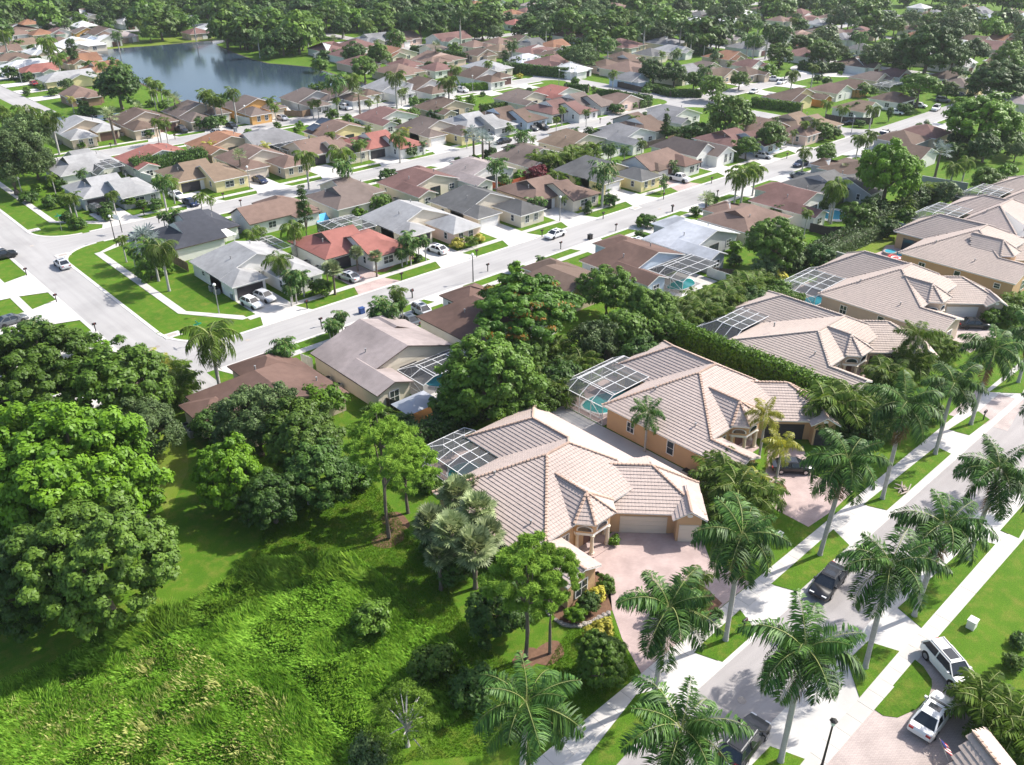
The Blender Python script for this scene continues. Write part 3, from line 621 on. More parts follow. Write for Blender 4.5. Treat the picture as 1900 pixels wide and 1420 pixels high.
def villa(label, u0, wallm, tilem, x1=10.1, x2=13.4, ry=8.0, zr=6.8, W=22.4, v0=45.2, gar='cream_door', detail=True, seed=1, short=None, entry=True, capm='tile_cap'):
    t = thing('tile_roofed_villa', label, 'villa', (u0, v0, 0)); HOUSES.append((short, u0+8, v0+5))
    ze = 3.25; sl = (zr-ze)/x1; zf = zr-sl*(ry-.2); xf = (zf-ze)/sl; sr = (zr-ze)/(W-x2); yb = 14.8; sb = (zr-ze)/(yb-ry)
    R1, R2 = (x1, ry, zr), (x2, ry, zr)
    xr = x2+sl*(ry-.2)/sr
    xl = W-11.0; xm = W-5.5; zm = ze+sr*5.5; ym = ry+(zr-zm)/sb
    left = [(0, yb, ze), (0, -5, ze), (xf, -5, zf), (xf, .2, zf), R1]
    front = [(xf, .2, zf), (xr, .2, zf), R2, R1]
    right = [R2, (xr, .2, zf), (W, .2, ze), (W, 20.7, ze), (xm, 15.2, zm), (xm, ym, zm)]
    rleft = [(xm, 15.2, zm), (xl, 20.7, ze), (xl, yb, ze), (xm, ym, zm)]
    rend = [(xl, 20.7, ze), (W, 20.7, ze), (xm, 15.2, zm)]
    back = [R1, (0, yb, ze), (xl, yb, ze), (xm, ym, zm), R2]
    fl = [(xf, -5, zf), (2*xf, -5, ze), (2*xf, .9, ze), (xf, .9, zf)]
    main = [left, front, right, rleft, rend, back, fl]
    b = MB(); roof_solid(b, main, [], 'roof_felt', 'white', 'white'); b.obj('roof', t)
    # entry turret roof
    ex = 9.1; za, zq = zf+1.95, zf+.2; yk = ry-(zr-za)/sl
    ap = (ex, 1.3, za); kb = (ex, max(yk, 2.0), za); E_ = [(ex-2.8, 5.5, zq), (ex-2.8, .2, zq), (ex-1.5, -1.4, zq), (ex+1.5, -1.4, zq), (ex+2.8, .2, zq), (ex+2.8, 5.5, zq)]
    ent = [[E_[0], E_[1], ap, kb], [E_[1], E_[2], ap], [E_[2], E_[3], ap], [E_[3], E_[4], ap], [E_[4], E_[5], kb, ap]]
    b = MB(); roof_solid(b, ent, [], 'roof_felt', 'white', 'white'); b.obj('entry_roof', t)
    # garage at 45 degrees
    gw = W+1.8; zg = 3.0; zgr = 5.2; A_, B_, C_, D_ = (10.0, 1.6, zg), (18.2, -6.9, zg), (gw, -3.0, zg), (gw, 3.9, zg); Gr, Gl = (18.6, .6, zgr), (14.5, 4.7, zgr)
    gf = [[A_, B_, Gr, Gl], [B_, C_, Gr], [C_, D_, Gr], [Gr, D_, Gl]]
    b = MB(); roof_solid(b, gf, [], 'roof_felt', 'white', 'white')
    f45 = Vector((.7071, -.7071, 0)); d45 = Vector((.7071, .7071, 0)); A0 = Vector((12.1, -.5, 0))
    loc = lambda s, dd, z: tuple(A0+f45*s+d45*dd+Vector((0, 0, z)))
    g1, g2, gm = 5.5, 9.0, 7.25
    sg = [[loc(g1, -1.1, 2.98), loc(gm, -1.1, 4.05), loc(gm, 3.5, 4.05), loc(g1, 3.5, 2.98)], [loc(gm, -1.1, 4.05), loc(g2, -1.1, 2.98), loc(g2, 3.5, 2.98), loc(gm, 3.5, 4.05)]]
    roof_solid(b, sg, [], 'roof_felt', 'white', 'white'); b.obj('garage_roof', t)
    tiles(main+ent+gf+sg, 'roof_tile', t, tilem, seed=seed)
    hips = [(R1, R2), (R1, (0, yb, ze)), (R1, (xf, .2, zf)), ((xf, .2, zf), (xf, -5, zf)), (R2, (xr*.55+x2*.45, .2*.55+ry*.45, zf*.55+zr*.45)), (R2, (xm, ym, zm)), ((xm, ym, zm), (xm, 15.2, zm)), ((xm, 15.2, zm), (xl, 20.7, ze)), ((xm, 15.2, zm), (W, 20.7, ze)),
            (kb, ap), (ap, E_[1]), (ap, E_[2]), (ap, E_[3]), (ap, E_[4]), (Gr, Gl), (Gr, B_), (Gr, C_), (loc(gm, -1.1, 4.05), loc(gm, 2.2, 4.05))]
    caps(hips, 'ridge_tile', t, capm)
    # walls
    b = MB(); b.prism([(.5, 14.3), (.5, -4.6), (2*xf-.4, -4.6), (2*xf-.4, .7), (W-.5, .7), (W-.5, 20.2), (xl+.5, 20.2), (xl+.5, 14.3)], -.1, 3.27, wallm)
    b.box(xf+.3, 16.2, .72, 3.2, 3.2, zf-.02, wallm)
    b.poly([(.5, -4.6, 3.2), (2*xf-.4, -4.6, 3.2), (xf, -4.6, zf-.12), (.5, -4.45, 3.2), (2*xf-.4, -4.45, 3.2), (xf, -4.45, zf-.12)], [(0, 1, 2), (5, 4, 3), (0, 3, 4, 1), (1, 4, 5, 2), (2, 5, 3, 0)], wallm)
    gi = [loc(-2, .5, 0)[:2], loc(8.3, .5, 0)[:2], (gw-.6, -3.0), (gw-.6, 3.3), loc(-2, 6, 0)[:2]]
    b.prism(gi, -.1, 3.0, wallm)
    si = [loc(6.0, -.75, 0)[:2], loc(8.5, -.75, 0)[:2], loc(8.5, 1.0, 0)[:2], loc(6.0, 1.0, 0)[:2]]; b.prism(si, -.1, 2.95, wallm)
    q = [loc(6.0, -.75, 2.9), loc(8.5, -.75, 2.9), loc(7.25, -.75, 3.85), loc(6.0, -.6, 2.9), loc(8.5, -.6, 2.9), loc(7.25, -.6, 3.85)]
    b.poly(q, [(0, 1, 2), (5, 4, 3), (0, 3, 4, 1), (1, 4, 5, 2), (2, 5, 3, 0)], wallm)
    # bay above the porch: ring of wall carried by columns
    bay = [(ex-2.3, 1.0), (ex-2.3, .4), (ex-1.25, -.95), (ex+1.25, -.95), (ex+2.3, .4), (ex+2.3, 1.0)]
    inn = [(ex-2.0, 1.0), (ex-2.0, .5), (ex-1.1, -.65), (ex+1.1, -.65), (ex+2.0, .5), (ex+2.0, 1.0)]
    b.prism(bay+inn[::-1], 2.75, zq-.02, wallm); b.obj('wall', t)
    b = MB(); b.prism([(x, y) for x, y in bay]+[(x, y) for x, y in inn[::-1]], 2.45, 2.75, 'white'); b.obj('porch_beam', t)
    cb = MB(); cb.tube([(0, 0, 0), (0, 0, .25), (0, 0, .3), (0, 0, 2.2), (0, 0, 2.3), (0, 0, 2.46)], [.30, .30, .21, .17, .25, .27], 'stucco_cream', 10); cm = cb.mesh('column')
    for cx, cy in ((ex-2.1, .42), (ex-1.17, -.8), (ex+1.17, -.8), (ex+2.1, .42)): link('column', cm, t, (cx, cy, 0))
    door(t, ex, .68, '-y', 1.6, 2.4, 'brown_door', 'front_door', panels=False)
    pz = MB(); pz.prism([(ex-2.6, .7), (ex-2.6, .2), (ex-1.4, -1.4), (ex+1.4, -1.4), (ex+2.6, .2), (ex+2.6, .7)], 0, .12, 'paver_pink'); pz.obj('porch_floor', t)
    # arched transom over the porch front
    ar = MB(); pts = [(-.75, 0), (.75, 0), (.75, .25)]+[(.75*math.cos(k*math.pi/8), .25+.62*math.sin(k*math.pi/8)) for k in range(1, 8)]+[(-.75, .25)]
    def archpart(x, y, a, nm='arched_window'):
        fr = MB(); P_ = [(p[0]*1.22, -.05, p[1]*1.18-.06) for p in pts]; fr.poly(P_+[(p[0], .02, p[2]) for p in P_], [tuple(range(len(P_)))]+[(i, i+len(P_), (i+1) % len(P_)+len(P_), (i+1) % len(P_)) for i in range(len(P_))], 'white')
        o = fr.obj(nm, t); o.location = (x, y, 3.05); o.rotation_euler = (0, 0, a); o.scale = (.9, 1, .62)
        pn = MB(); pn.face([(p[0], -.075, p[1]) for p in pts], 'glass'); pn.obj('pane', o)
    archpart(ex, -.98, 0); archpart(ex-1.8, -.3, math.atan2(-1.35, 1.05)); 
    o = loc(2.75, .47, 0); door(t, o[0], o[1], -math.pi/4, 4.9, 2.15, gar)
    o = loc(7.25, -.78, 0); door(t, o[0], o[1], -math.pi/4, 2.0, 2.15, gar)
    ov = MB(); ov.prism([(.3*math.cos(k*math.pi/5), .2*math.sin(k*math.pi/5)) for k in range(10)], 0, .05, 'white'); o = ov.obj('oval_vent', t); p = loc(7.25, -.76, 3.3); o.location = p; o.rotation_euler = (math.pi/2, 0, -math.pi/4)
    # windows on the side and the front
    window(t, .48, 4.4, 1.75, '-x', .9, 1.7); window(t, .48, -2.2, 2.0, '-x', .9, .75); window(t, .48, 10.5, 1.75, '-x', 1.0, 1.3); window(t, xf, -4.62, 1.6, '-y', 1.5, 1.6)
    window(t, ex-3.6, .68, 2.0, '-y', 1.0, 1.7); window(t, ex+3.4, .68, 2.0, '-y', 1.0, 1.7)
    door(t, 5.0, 14.3, '+y', 3.0, 2.3, 'glass', 'sliding_door', panels=False); door(t, xl+.46, 17.5, '-x', 2.6, 2.3, 'glass', 'sliding_door', panels=False)
    ac = MB(); ac.box(-.45, .45, -.45, .45, 0, .85, 'metal_grey'); ac.box(-.4, .4, -.4, .4, .85, .9, 'black_metal'); o = ac.obj('air_conditioner', t); o.location = (-.7 if u0 > 60 else W+.3, 1.0, 0)
    for k, (x, y) in enumerate(((3, 3), (5.2, 10.8), (7, -.0))):
        if k < 2: vent_pipe(t, x, y, ze+sl*x)
    return t
def cage(label, x0, x1, y0, y1, h, hr, nx, ny, m='alu_white', sm='screen', short_side=None, inset=1.8, cat='pool cage', z_open=False):
    """screened pool enclosure: posts, raised flat middle, every beam and screen panel a part"""
    t = thing('pool_enclosure', label, cat, (x0, y0, 0)); W, D = x1-x0, y1-y0; w = .07
    X = [W*i/nx for i in range(nx+1)]; Y = [D*j/ny for j in range(ny+1)]
    def top(x, y):
        dx = min(x, D if False else W-x+99, 99); e = min(x, D-y, 99); return h+(hr-h)*min(1, max(0, e)/inset)
    bars = []
    for x in X:
        bars.append(((x, D, 0), (x, D, h)))
    for y in Y: bars.append(((0, y, 0), (0, y, h)))
    bars += [((0, 0, h), (0, D, h)), ((0, D, h), (W, D, h)), ((0, 0, .1), (0, D, .1)), ((0, D, .1), (W, D, .1)), ((0, 0, .95), (0, D, .95)), ((0, D, .95), (W, D, .95))]
    i_ = inset
    bars += [((i_, 0, hr), (i_, D-i_, hr)), ((i_, D-i_, hr), (W, D-i_, hr)), ((0, D, h), (i_, D-i_, hr))]
    for y in Y[:-1]:
        if y <= D-i_: bars += [((0, y, h), (i_, y, hr)), ((i_, y, hr), (W, y, hr))]
    for x in X[1:]:
        if x >= i_: bars += [((x, D, h), (x, D-i_, hr)), ((x, D-i_, hr), (x, 0, hr))]
    bars += [((0, 0, .95), (0, Y[1], h)), ((0, D, .95), (X[1], D, h))]
    for a, c in bars:
        b = MB(); b.bar(a, c, w, m); b.obj('beam', t)
    def pane(*pts):
        b = MB(); b.face(pts, sm); b.obj('screen_panel', t)
    for j in range(ny): pane((0, Y[j], .1), (0, Y[j+1], .1), (0, Y[j+1], h), (0, Y[j], h))
    for i in range(nx): pane((X[i], D, .1), (X[i+1], D, .1), (X[i+1], D, h), (X[i], D, h))
    for j in range(ny):
        ya, yb = Y[j], min(Y[j+1], D-i_)
        if yb > ya: pane((0, ya, h), (0, Y[j+1] if Y[j+1] < D-i_ else D, h), (i_, yb, hr), (i_, ya, hr))
        for i in range(nx):
            xa, xb = max(X[i], i_), X[i+1]
            if xb > xa and yb > ya: pane((xa, ya, hr), (xb, ya, hr), (xb, yb, hr), (xa, yb, hr))
    for i in range(nx):
        xa, xb = max(X[i], i_), X[i+1]
        if xb > xa: pane((X[i] if X[i] >= i_ else 0, D, h), (xb, D, h), (xb, D-i_, hr), (xa, D-i_, hr))
    return t
def pool(label, pts, wm='pool_water', deck=None, dm='paver_pink', dlabel=None):
    cx = sum(p[0] for p in pts)/len(pts); cy = sum(p[1] for p in pts)/len(pts)
    t = thing('swimming_pool', label, 'pool', (cx, cy, 0)); q = [(x-cx, y-cy) for x, y in pts]
    b = MB(); b.prism([(x*1.1, y*1.1) for x, y in q], 0, .055, 'white'); b.obj('rim', t)
    b = MB(); b.prism(q, .02, .075, wm); b.obj('pool_water', t)
    if deck: sheet('pool_deck', [deck], .03, dm, dlabel, th=.05)
def blob(cx, cy, rx, ry, n=18, k=.12, ph=0): return [(cx+rx*math.cos(a)*(1+k*math.sin(3*a+ph)), cy+ry*math.sin(a)*(1+k*math.cos(2*a+ph))) for a in [2*math.pi*i/n for i in range(n)]]
villa('nearest tile roofed villa of orange stucco with cream garage doors and columned porch', 44.0, 'stucco_orange', 'tile_pink', seed=1, W=20.5, short='the nearest tile villa')
villa('orange stucco villa with teal pool in its white cage, second of the tile roofed row', 70.6, 'stucco_orange', 'tile_pink', gar='dark_door', seed=2, W=19.6, short='the second tile villa')
villa('beige stucco tile roofed villa behind the tall clipped hedge', 97.0, 'stucco_beige', 'tile_sand', x1=6.8, x2=14.0, ry=5.0, zr=6.0, W=19.6, seed=3, gar='dark_door', short='the hedge villa', capm='tile_sand')
villa('beige tile roofed villa with two white garage doors facing the street', 121.7, 'stucco_beige', 'tile_sand', x1=10.6, x2=14.0, ry=7.1, W=20, seed=4, gar='white_door', short='the white garage villa', capm='tile_sand')
villa('tall orange walled tile villa beside the pool with red toys', 148.8, 'stucco_orange', 'tile_sand', x1=11.7, x2=15.5, ry=6.5, W=21.3, seed=5, short='the toy pool villa', capm='tile_sand')
villa('tile roofed villa just past the toy pool villa, its pool cage on a yellow lawn', 170.3, 'stucco_beige', 'tile_pink', x1=7.3, x2=13.3, ry=9.5, W=20.5, seed=6, short='the sixth tile villa', capm='tile_sand')
villa('farthest tile roofed villa at the right edge of the picture', 191.3, 'stucco_beige', 'tile_sand', x1=7.5, x2=13, ry=9, W=20.5, seed=7, short='the farthest tile villa', capm='tile_sand')
sheet('side_yard', [rect(64.9, 70.9, 43.5, 67)], .012, 'concrete_side', 'paved side yard between the two nearest villas')
cage('low white framed pool cage behind the nearest tile villa', 48.8, 55.3, 60.2, 68.4, 2.6, 3.1, 4, 5, short_side=1)
cage('white framed pool cage over the teal pool with pink deck', 71.0, 82.0, 60.2, 68.2, 2.7, 3.7, 5, 4)
cage('white mansard pool cage beyond the clipped hedge', 98.0, 108.2, 59.8, 66.4, 2.7, 4.0, 5, 4, inset=2.2)
cage('white framed pool cage behind the white garage villa', 121.4, 132.4, 60.2, 67.6, 2.6, 3.3, 5, 4)
cage('white framed pool cage beside the grey wall, behind the sixth tile villa', 170.6, 180.4, 60.2, 69.0, 2.7, 4.1, 5, 4, inset=2.2)
cage('half hidden pool cage at the right edge of the picture', 191.6, 201, 60.2, 68.5, 2.7, 4.0, 5, 4, inset=2.2)
pool('teal pool inside the low pool cage of the nearest villa', blob(51.8, 63.5, 2.0, 2.6), deck=rect(48.9, 55.2, 60, 68.3), dlabel='pink pool deck behind the nearest villa')
pool('teal curved pool inside the white cage of the second villa', blob(75.8, 63.6, 3.6, 2.3, ph=1), deck=rect(71.1, 81.9, 60, 68.1), dlabel='pink pool deck of the second villa')
pool('round ended blue pool under the mansard cage', blob(101.6, 62.2, 2.9, 1.7, ph=2), 'pool_water_blue', deck=rect(98.1, 108, 59.6, 66.3), dm='paver_tan', dlabel='tan pool deck beyond the hedge')
pool('shaded blue pool in the cage of the white garage villa', blob(125.2, 62.6, 2.6, 1.5, ph=.5), 'pool_water_blue', deck=rect(121.5, 132.3, 60, 67.5), dm='paver_tan', dlabel='tan pool deck of the white garage villa')

# ------------------------------------------------------------------ estate houses (row on the far side of the long street)
plan_long('house', 'white walled corner house with pale grey roof and black garage door', 54.8, 127.0, 'wall_white', 'roof_light', 'white', 'roof_white', 'dark_door', short='the white corner house')
plan_split('house', 'brick red roofed house with dark exposed gables beside the pink paver drive', 72.7, 127.4, 'wall_white', 'roof_red', short='the red roofed house', gx='wall_white')
plan_long('house', 'peach walled house with light grey roof and yellow shrubs', 90.3, 127.0, 'wall_cream', 'roof_light', 'white', 'roof_salmon', 'dark_door', pavm='wall_pink', short='the peach walled house')
plan_long('house', 'white house with dark grey roof and thin twin palms before its pavilion', 106.9, 126.0, 'wall_cream', 'roof_dark', 'white', 'roof_white', short='the dark grey roofed house')
plan_split('house', 'tan split roofed house behind the lamp post with a red fence at its back', 123.0, 126.4, 'wall_tan', 'roof_salmon', 'fascia_dark', 'fascia_dark', short='the tan split roofed house', gx='wall_cream')
plan_long('house', 'pale yellow walled house with dark brown roof and white garage', 143.4, 125.2, 'wall_yellow', 'roof_dark', 'white', 'roof_white', short='the yellow walled house')
h = House('house', 'salmon roofed house with brown garage behind the white pickup', 158.8, 124.4, 'wall_white', 'roof_salmon', 'fascia_dark', 'wall_grey', short='the salmon roofed house')
h.wing(0, 15.5, 0, 10.5, 2.8, 5.3, 'x', 'g', 'h', i1=3); h.wing(9, 15.8, -3, 6, 2.78, 4.2, 'y', 'h', 'h', rm='roof_choc'); h.wing(1.5, 6, -1.2, 5, 2.76, 3.8, 'y', 'h', 'h', rm='roof_brown')
h.door(6.5, .42, '-y', 4.2, 2.1, 'brown_door'); h.win(12.4, -2.56, 1.5, '-y', 1.6, 1.5); h.win(14.6, -2.56, 1.5, '-y', .8, 1.5); h.vent(3, 7, 4.5); h.done()
h = House('house', 'white house with grey roof and tall white clerestory gable', 176.5, 122.0, 'wall_white', 'roof_taupe', 'white', 'wall_white', short='the white clerestory house')
h.wing(0, 9.5, 2.5, 17.5, 2.9, 5.6, 'y', 'g', 'h', rp=.42); h.wing(4.5, 12.5, -.5, 9, 2.7, 4.6, 'y', 'g', 'g'); h.win(4.0, 2.98, 1.7, '-y', 1.0, 1.8); h.win(8.6, -.04, 1.7, '-y', 1.1, 2.0); h.win(10.6, -.04, 1.7, '-y', .8, 1.9); h.door(2.0, 2.9, '-y', 1.2, 2.1, 'dark_door', 'front_door', False); h.done()
plan_split('house', 'mauve red hip roofed house under the two round trees', 192.0, 124.8, 'wall_blue', 'roof_maroon', 'white', 'roof_choc', short='the mauve hip roofed house')
plan_long('house', 'salmon roofed corner house among palms at the cross street', 208.5, 122.5, 'wall_tan', 'roof_salmon', 'white', 'wall_tan', short='the salmon corner house', pavm='wall_pink')
plan_split('house', 'tan roofed house at the cross street corner behind a round hedge', 222, 124, 'wall_tan', 'roof_tan', 'white', 'wall_tan', short='the tan corner house')
# ------------------------------------------------------------------ row on the near side of the long street, seen from behind
h = House('house', 'dark brown roofed house at the bend, half hidden by trees', 33.8, 84.8, 'wall_tan', 'roof_choc', 'fascia_dark', 'wall_tan', short='the brown roofed bend house')
h.wing(0, 16, 0, 13.3, 2.7, 5.2, 'y', 'g', 'h', rp=.5, i1=4); h.wing(7.8, 15.6, 9, 17.4, 2.68, 4.4, 'y', 'h', 'h'); h.wing(-1.5, 5, 6, 12, 2.6, 3.6, 'x', 'h', 'h'); h.vent(8.3, 9.7, 5.1); h.vent(14, 4.5, 3.4); h.win(.42, 6, 1.5, '-x', 1, 1.1); h.done()
h = House('house', 'lilac grey shingled house with cream gable and dark screened patio', 51.9, 81.6, 'wall_cream', 'roof_lilac', 'fascia_dark', 'wall_cream', short='the lilac roofed house')
h.wing(0, 16.4, 4.6, 16.3, 2.7, 5.3, 'y', 'g', 'g', rp=.52); h.wing(-.02, 5.8, 0, 9, 2.67, 3.7, 'y', 'g', 'g'); h.wing(8.2, 15.8, 12, 20.2, 2.68, 4.5, 'y', 'g', 'h')
h.win(8.6, 5.02, 1.2, '-y', 2.6, 2.0, 'alu_dark'); h.win(2.9, .42, 1.3, '-y', 1.4, 1.8, 'alu_white'); h.win(8.62, 17.5, 1.4, '-x', 1.0, 1.0); h.vent(4.5, 9, 4.1); h.done()
h = House('house', 'brown roofed house half under the orange flecked flame tree', 70.2, 82.4, 'wall_white', 'roof_choc', 'fascia_dark', 'wall_white', short='the brown roofed house by the flame tree')
h.wing(0, 16, 0, 15.2, 2.7, 5.1, 'y', 'g', 'h', i1=4); h.wing(7.6, 15.2, 12, 19.2, 2.68, 4.3, 'y', 'h', 'h', side='fascia_dark'); h.win(8.04, 17, 1.5, '-x', .8, 1.0); h.vent(4.5, 9, 4.1); h.done()
h = House('house', 'tan roofed house behind the flame tree with its front to the long street', 87.0, 81.8, 'wall_tan', 'roof_brown', 'white', 'wall_tan', short='the tan house behind the flame tree')
h.wing(0, 16.2, 4, 16, 2.7, 5.1, 'y', 'g', 'h', i1=3); h.wing(8.6, 15.8, 11, 19.6, 2.68, 4.3, 'y', 'h', 'h'); h.done()
plan_back('house', 'blue walled house with streaked brown roof and screened turquoise pool', 105.3, 81.4, 'wall_blue', 'roof_choc', 'white', 'wall_blue', short='the blue walled house')
plan_back('house', 'pale lavender grey flat looking roof with weathered grey gables', 122.0, 81.2, 'wall_grey', 'roof_metal', 'white', 'wall_grey', short='the lavender grey roofed house')
h = House('house', 'salmon brown hip roofed house with dark gablet and cream wall', 139.0, 84.4, 'wall_cream', 'roof_salmon', 'white', 'roof_choc', short='the salmon hip roofed house')
h.wing(0, 15.4, 0, 12, 2.7, 5.1, 'x', 'd', 'h', dn=.6); h.wing(5.6, 14, 8, 15.4, 2.68, 4.2, 'y', 'h', 'h'); h.win(.42, 3.4, 1.5, '-x', .9, .9); h.vent(5, 3.4, 4.1); h.done()
plan_back('house', 'mauve roofed house with cream gable beside the round turquoise pool', 156.6, 81.0, 'wall_white', 'roof_maroon', 'white', 'wall_cream', short='the mauve roofed house')
plan_split('house', 'charcoal roofed house behind the light green feathery palm', 173.0, 86.0, 'wall_grey', 'roof_dark', 'white', 'wall_grey', flipy=False, short='the charcoal roofed house')
h = House('house', 'small flat brown roofed house behind the tall bright green tree', 190.0, 86, 'wall_grey', 'roof_brown', 'white', 'wall_grey', short='the small brown flat roofed house'); h.wing(0, 14, 0, 14, 2.7, 4.6, 'y', 'h', 'h'); h.wing(2, 9, 12, 17, 2.68, 3.9, 'y', 'h', 'h'); h.done()
for (fr, x, y, x2, y2, ax, e0, e1, rm, wm, lb, sh) in (
  ('e4', 560, 1330, 1060, 1380, 'y', 'g', 'h', 'roof_brown', 'wall_white', 'dark brown roofed house with white gable behind the silver palm', 'the house behind the silver palm'),
  ('e4', 760, 1250, 1050, 1230, 'y', 'h', 'h', 'roof_brown', 'wall_grey', 'low dark brown roof beside the dump truck', 'the brown roof by the dump truck'),
  ('e4', 950, 1190, 1230, 1180, 'y', 'h', 'h', 'roof_maroon', 'wall_cream', 'low rust roofed house left of the great spreading tree', 'the rust roof by the spreading tree'),
  ('e4', 1680, 890, 2000, 900, 'y', 'h', 'h', 'roof_lilac', 'wall_cream', 'pale roofed house peeping out above the great spreading tree', 'the pale roof above the spreading tree')):
    a = GQ(fr, x, y, 2.7); c = GQ(fr, x2, y2, 2.7); x0_, x1_ = sorted((a[0], c[0])); y0_, y1_ = sorted((a[1], c[1])); x1_ = max(x1_, x0_+11); y1_ = max(y1_, y0_+11)
    h = House('house', lb, x0_, y0_, wm, rm, 'white', wm, short=sh); h.wing(0, x1_-x0_, 0, y1_-y0_, 2.7, 4.9, ax, e0, e1); h.win(3, .42, 1.5, '-y', 1.2, 1.2); h.win(.42, 4, 1.5, '-x', 1, 1); h.done()
# ------------------------------------------------------------------ rows along the middle street
plan_split('house', 'charcoal black roofed house with white pergola at its back', 55.4, 163.0, 'wall_white', 'roof_black', 'fascia_dark', 'wall_white', flipy=True, short='the black roofed house', zr=5.3)
h = House('house', 'salmon roofed house with white gable end and dark trim near the dark cypress', 72.0, 153.4, 'wall_white', 'roof_salmon', 'fascia_dark', 'wall_white', short='the salmon gable house')
h.wing(0, 15.5, 0, 9.2, 2.7, 5.0, 'x', 'g', 'h'); h.wing(7, 14.5, 4, 12.5, 2.68, 4.4, 'y', 'h', 'h'); h.wing(9, 15, -2, 3, 2.6, 3.3, 'y', 'h', 'h'); h.win(.42, 4.2, 3.2, '-x', .5, .7); h.win(5, .42, 1.5, '-y', 1.6, 1.2); h.done()
def corner(fr, x, y, z=2.7): return GQ(fr, x, y, z)
def at(plan, fr, px, py, dx=0, dy=0, **k):
    x, y = corner(fr, px, py); return plan('house', k.pop('label'), x+dx, y+dy, k.pop('wm'), k.pop('rm'), **k)
at(plan_split, 'i2', 575, 240, 0, 13.2, label='grey brown roofed house with white edged gablet behind the blue tent', wm='wall_cream', rm='roof_taupe', side='white', gabm='roof_dark', flipy=True, short='the gablet house by the blue tent')
at(plan_back, 'I', 520, 375, label='maroon roofed house with long cream side wall', wm='wall_cream', rm='roof_maroon', side='white', gabm='wall_white', short='the maroon roofed house')
at(plan_back, 'I', 840, 312, label='patched taupe roofed house with white gable behind a tall palm', wm='wall_white', rm='roof_lilac', side='white', gabm='wall_white', short='the patched roof house')
at(plan_back, 'I', 1140, 216, label='cream walled tan house partly behind the golden palm thicket', wm='wall_cream', rm='roof_taupe', side='white', gabm='wall_cream', short='the cream house behind the palm thicket')
at(plan_back, 'c4', 1390, 1365, 4, 0, label='sand roofed house above the golden palm thicket', wm='wall_cream', rm='roof_tan', side='white', gabm='wall_cream', short='the sand roofed house')
at(plan_back, 'i4', 735, 240, label='slate grey roofed house with white framed porch gable', wm='wall_white', rm='roof_grey', side='white', gabm='wall_white', short='the slate grey roofed house')
at(plan_split, 'd4', 330, 1150, -4, 12, label='dark brown house with two black edged white gablets by the tall conifer', wm='wall_grey', rm='roof_brown', side='fascia_dark', gabm='wall_white', flipy=True, short='the twin gablet house')
at(plan_back, 'd4', 585, 1090, label='large plain grey roofed house beside the round olive tree', wm='wall_white', rm='roof_grey', side='white', gabm='wall_white', short='the plain grey roofed house')
# far side of the middle street
at(plan_split, 'i6', 430, 1008, 0, .3, label='grey walled house with pale grey roof and a dark car on its drive', wm='wall_grey', rm='roof_light', side='white', gabm='roof_dark', short='the pale grey roofed house')
at(plan_split, 'i6', 1470, 825, 0, .2, label='straw roofed yellow house with two dark gablets and white car', wm='wall_yellow', rm='roof_tan', side='white', gabm='roof_dark', short='the straw roofed house')
at(plan_long, 'j1', 668, 872, .3, .3, label='salmon tan roofed house with twin cypress like palms and peach garage', wm='wall_cream', rm='roof_salmon', side='white', gabm='roof_salmon', gar='cream_door', pavm='wall_tan', short='the salmon tan roofed house')
at(plan_split, 'j1', 1480, 715, -2, 2, label='long rust brown roof behind a row of bushy palms', wm='wall_cream', rm='roof_salmon', side='white', gabm='wall_white', short='the long rust brown house', hipl=False)
at(plan_split, 'b4', 1430, 1318, 0, 0, label='rust red roofed house with white exposed gable and slim palm', wm='wall_white', rm='roof_red', side='fascia_dark', gabm='wall_white', short='the rust red split house')
at(plan_long, 'c4', 172, 1212, 0, .3, label='grey brown roofed house with cream pavilion beside the silver palms', wm='wall_cream', rm='roof_taupe', side='white', gabm='wall_white', pavm='wall_yellow', short='the grey brown roofed house')
at(plan_split, 'c4', 600, 1140, -2, 3, label='light grey roofed house with red flowering shrub at its door', wm='wall_grey', rm='roof_light', side='white', gabm='wall_white', short='the light grey shrub house')
at(plan_split, 'c4', 890, 1075, -3, 2, label='brown roofed house with pale blue gable and parked dark cars', wm='wall_blue', rm='roof_brown', side='fascia_dark', gabm='wall_blue', short='the blue gable house')
at(plan_split, 'c4', 1290, 1000, -2, 0, label='red brown roofed house with black trimmed white gable porch', wm='wall_white', rm='roof_maroon', side='fascia_dark', gabm='wall_white', short='the black trimmed gable house')
at(plan_split, 'c4', 1590, 940, -4, 3, label='taupe roofed house with dark gablet next to the rounded hedge corner', wm='wall_grey', rm='roof_taupe', side='fascia_dark', gabm='wall_white', short='the taupe gablet house')
h = House('house', 'small pink roofed corner house wrapped by a curved hedge', *corner('d4', 20, 925), 'wall_pink', 'roof_salmon', 'white', 'wall_cream', short='the curved hedge house'); h.wing(0, 13, 0, 12, 2.7, 5, 'y', 'g', 'h'); h.win(5, .42, 1.5, '-y'); h.win(.42, 5, 1.5, '-x'); h.done()
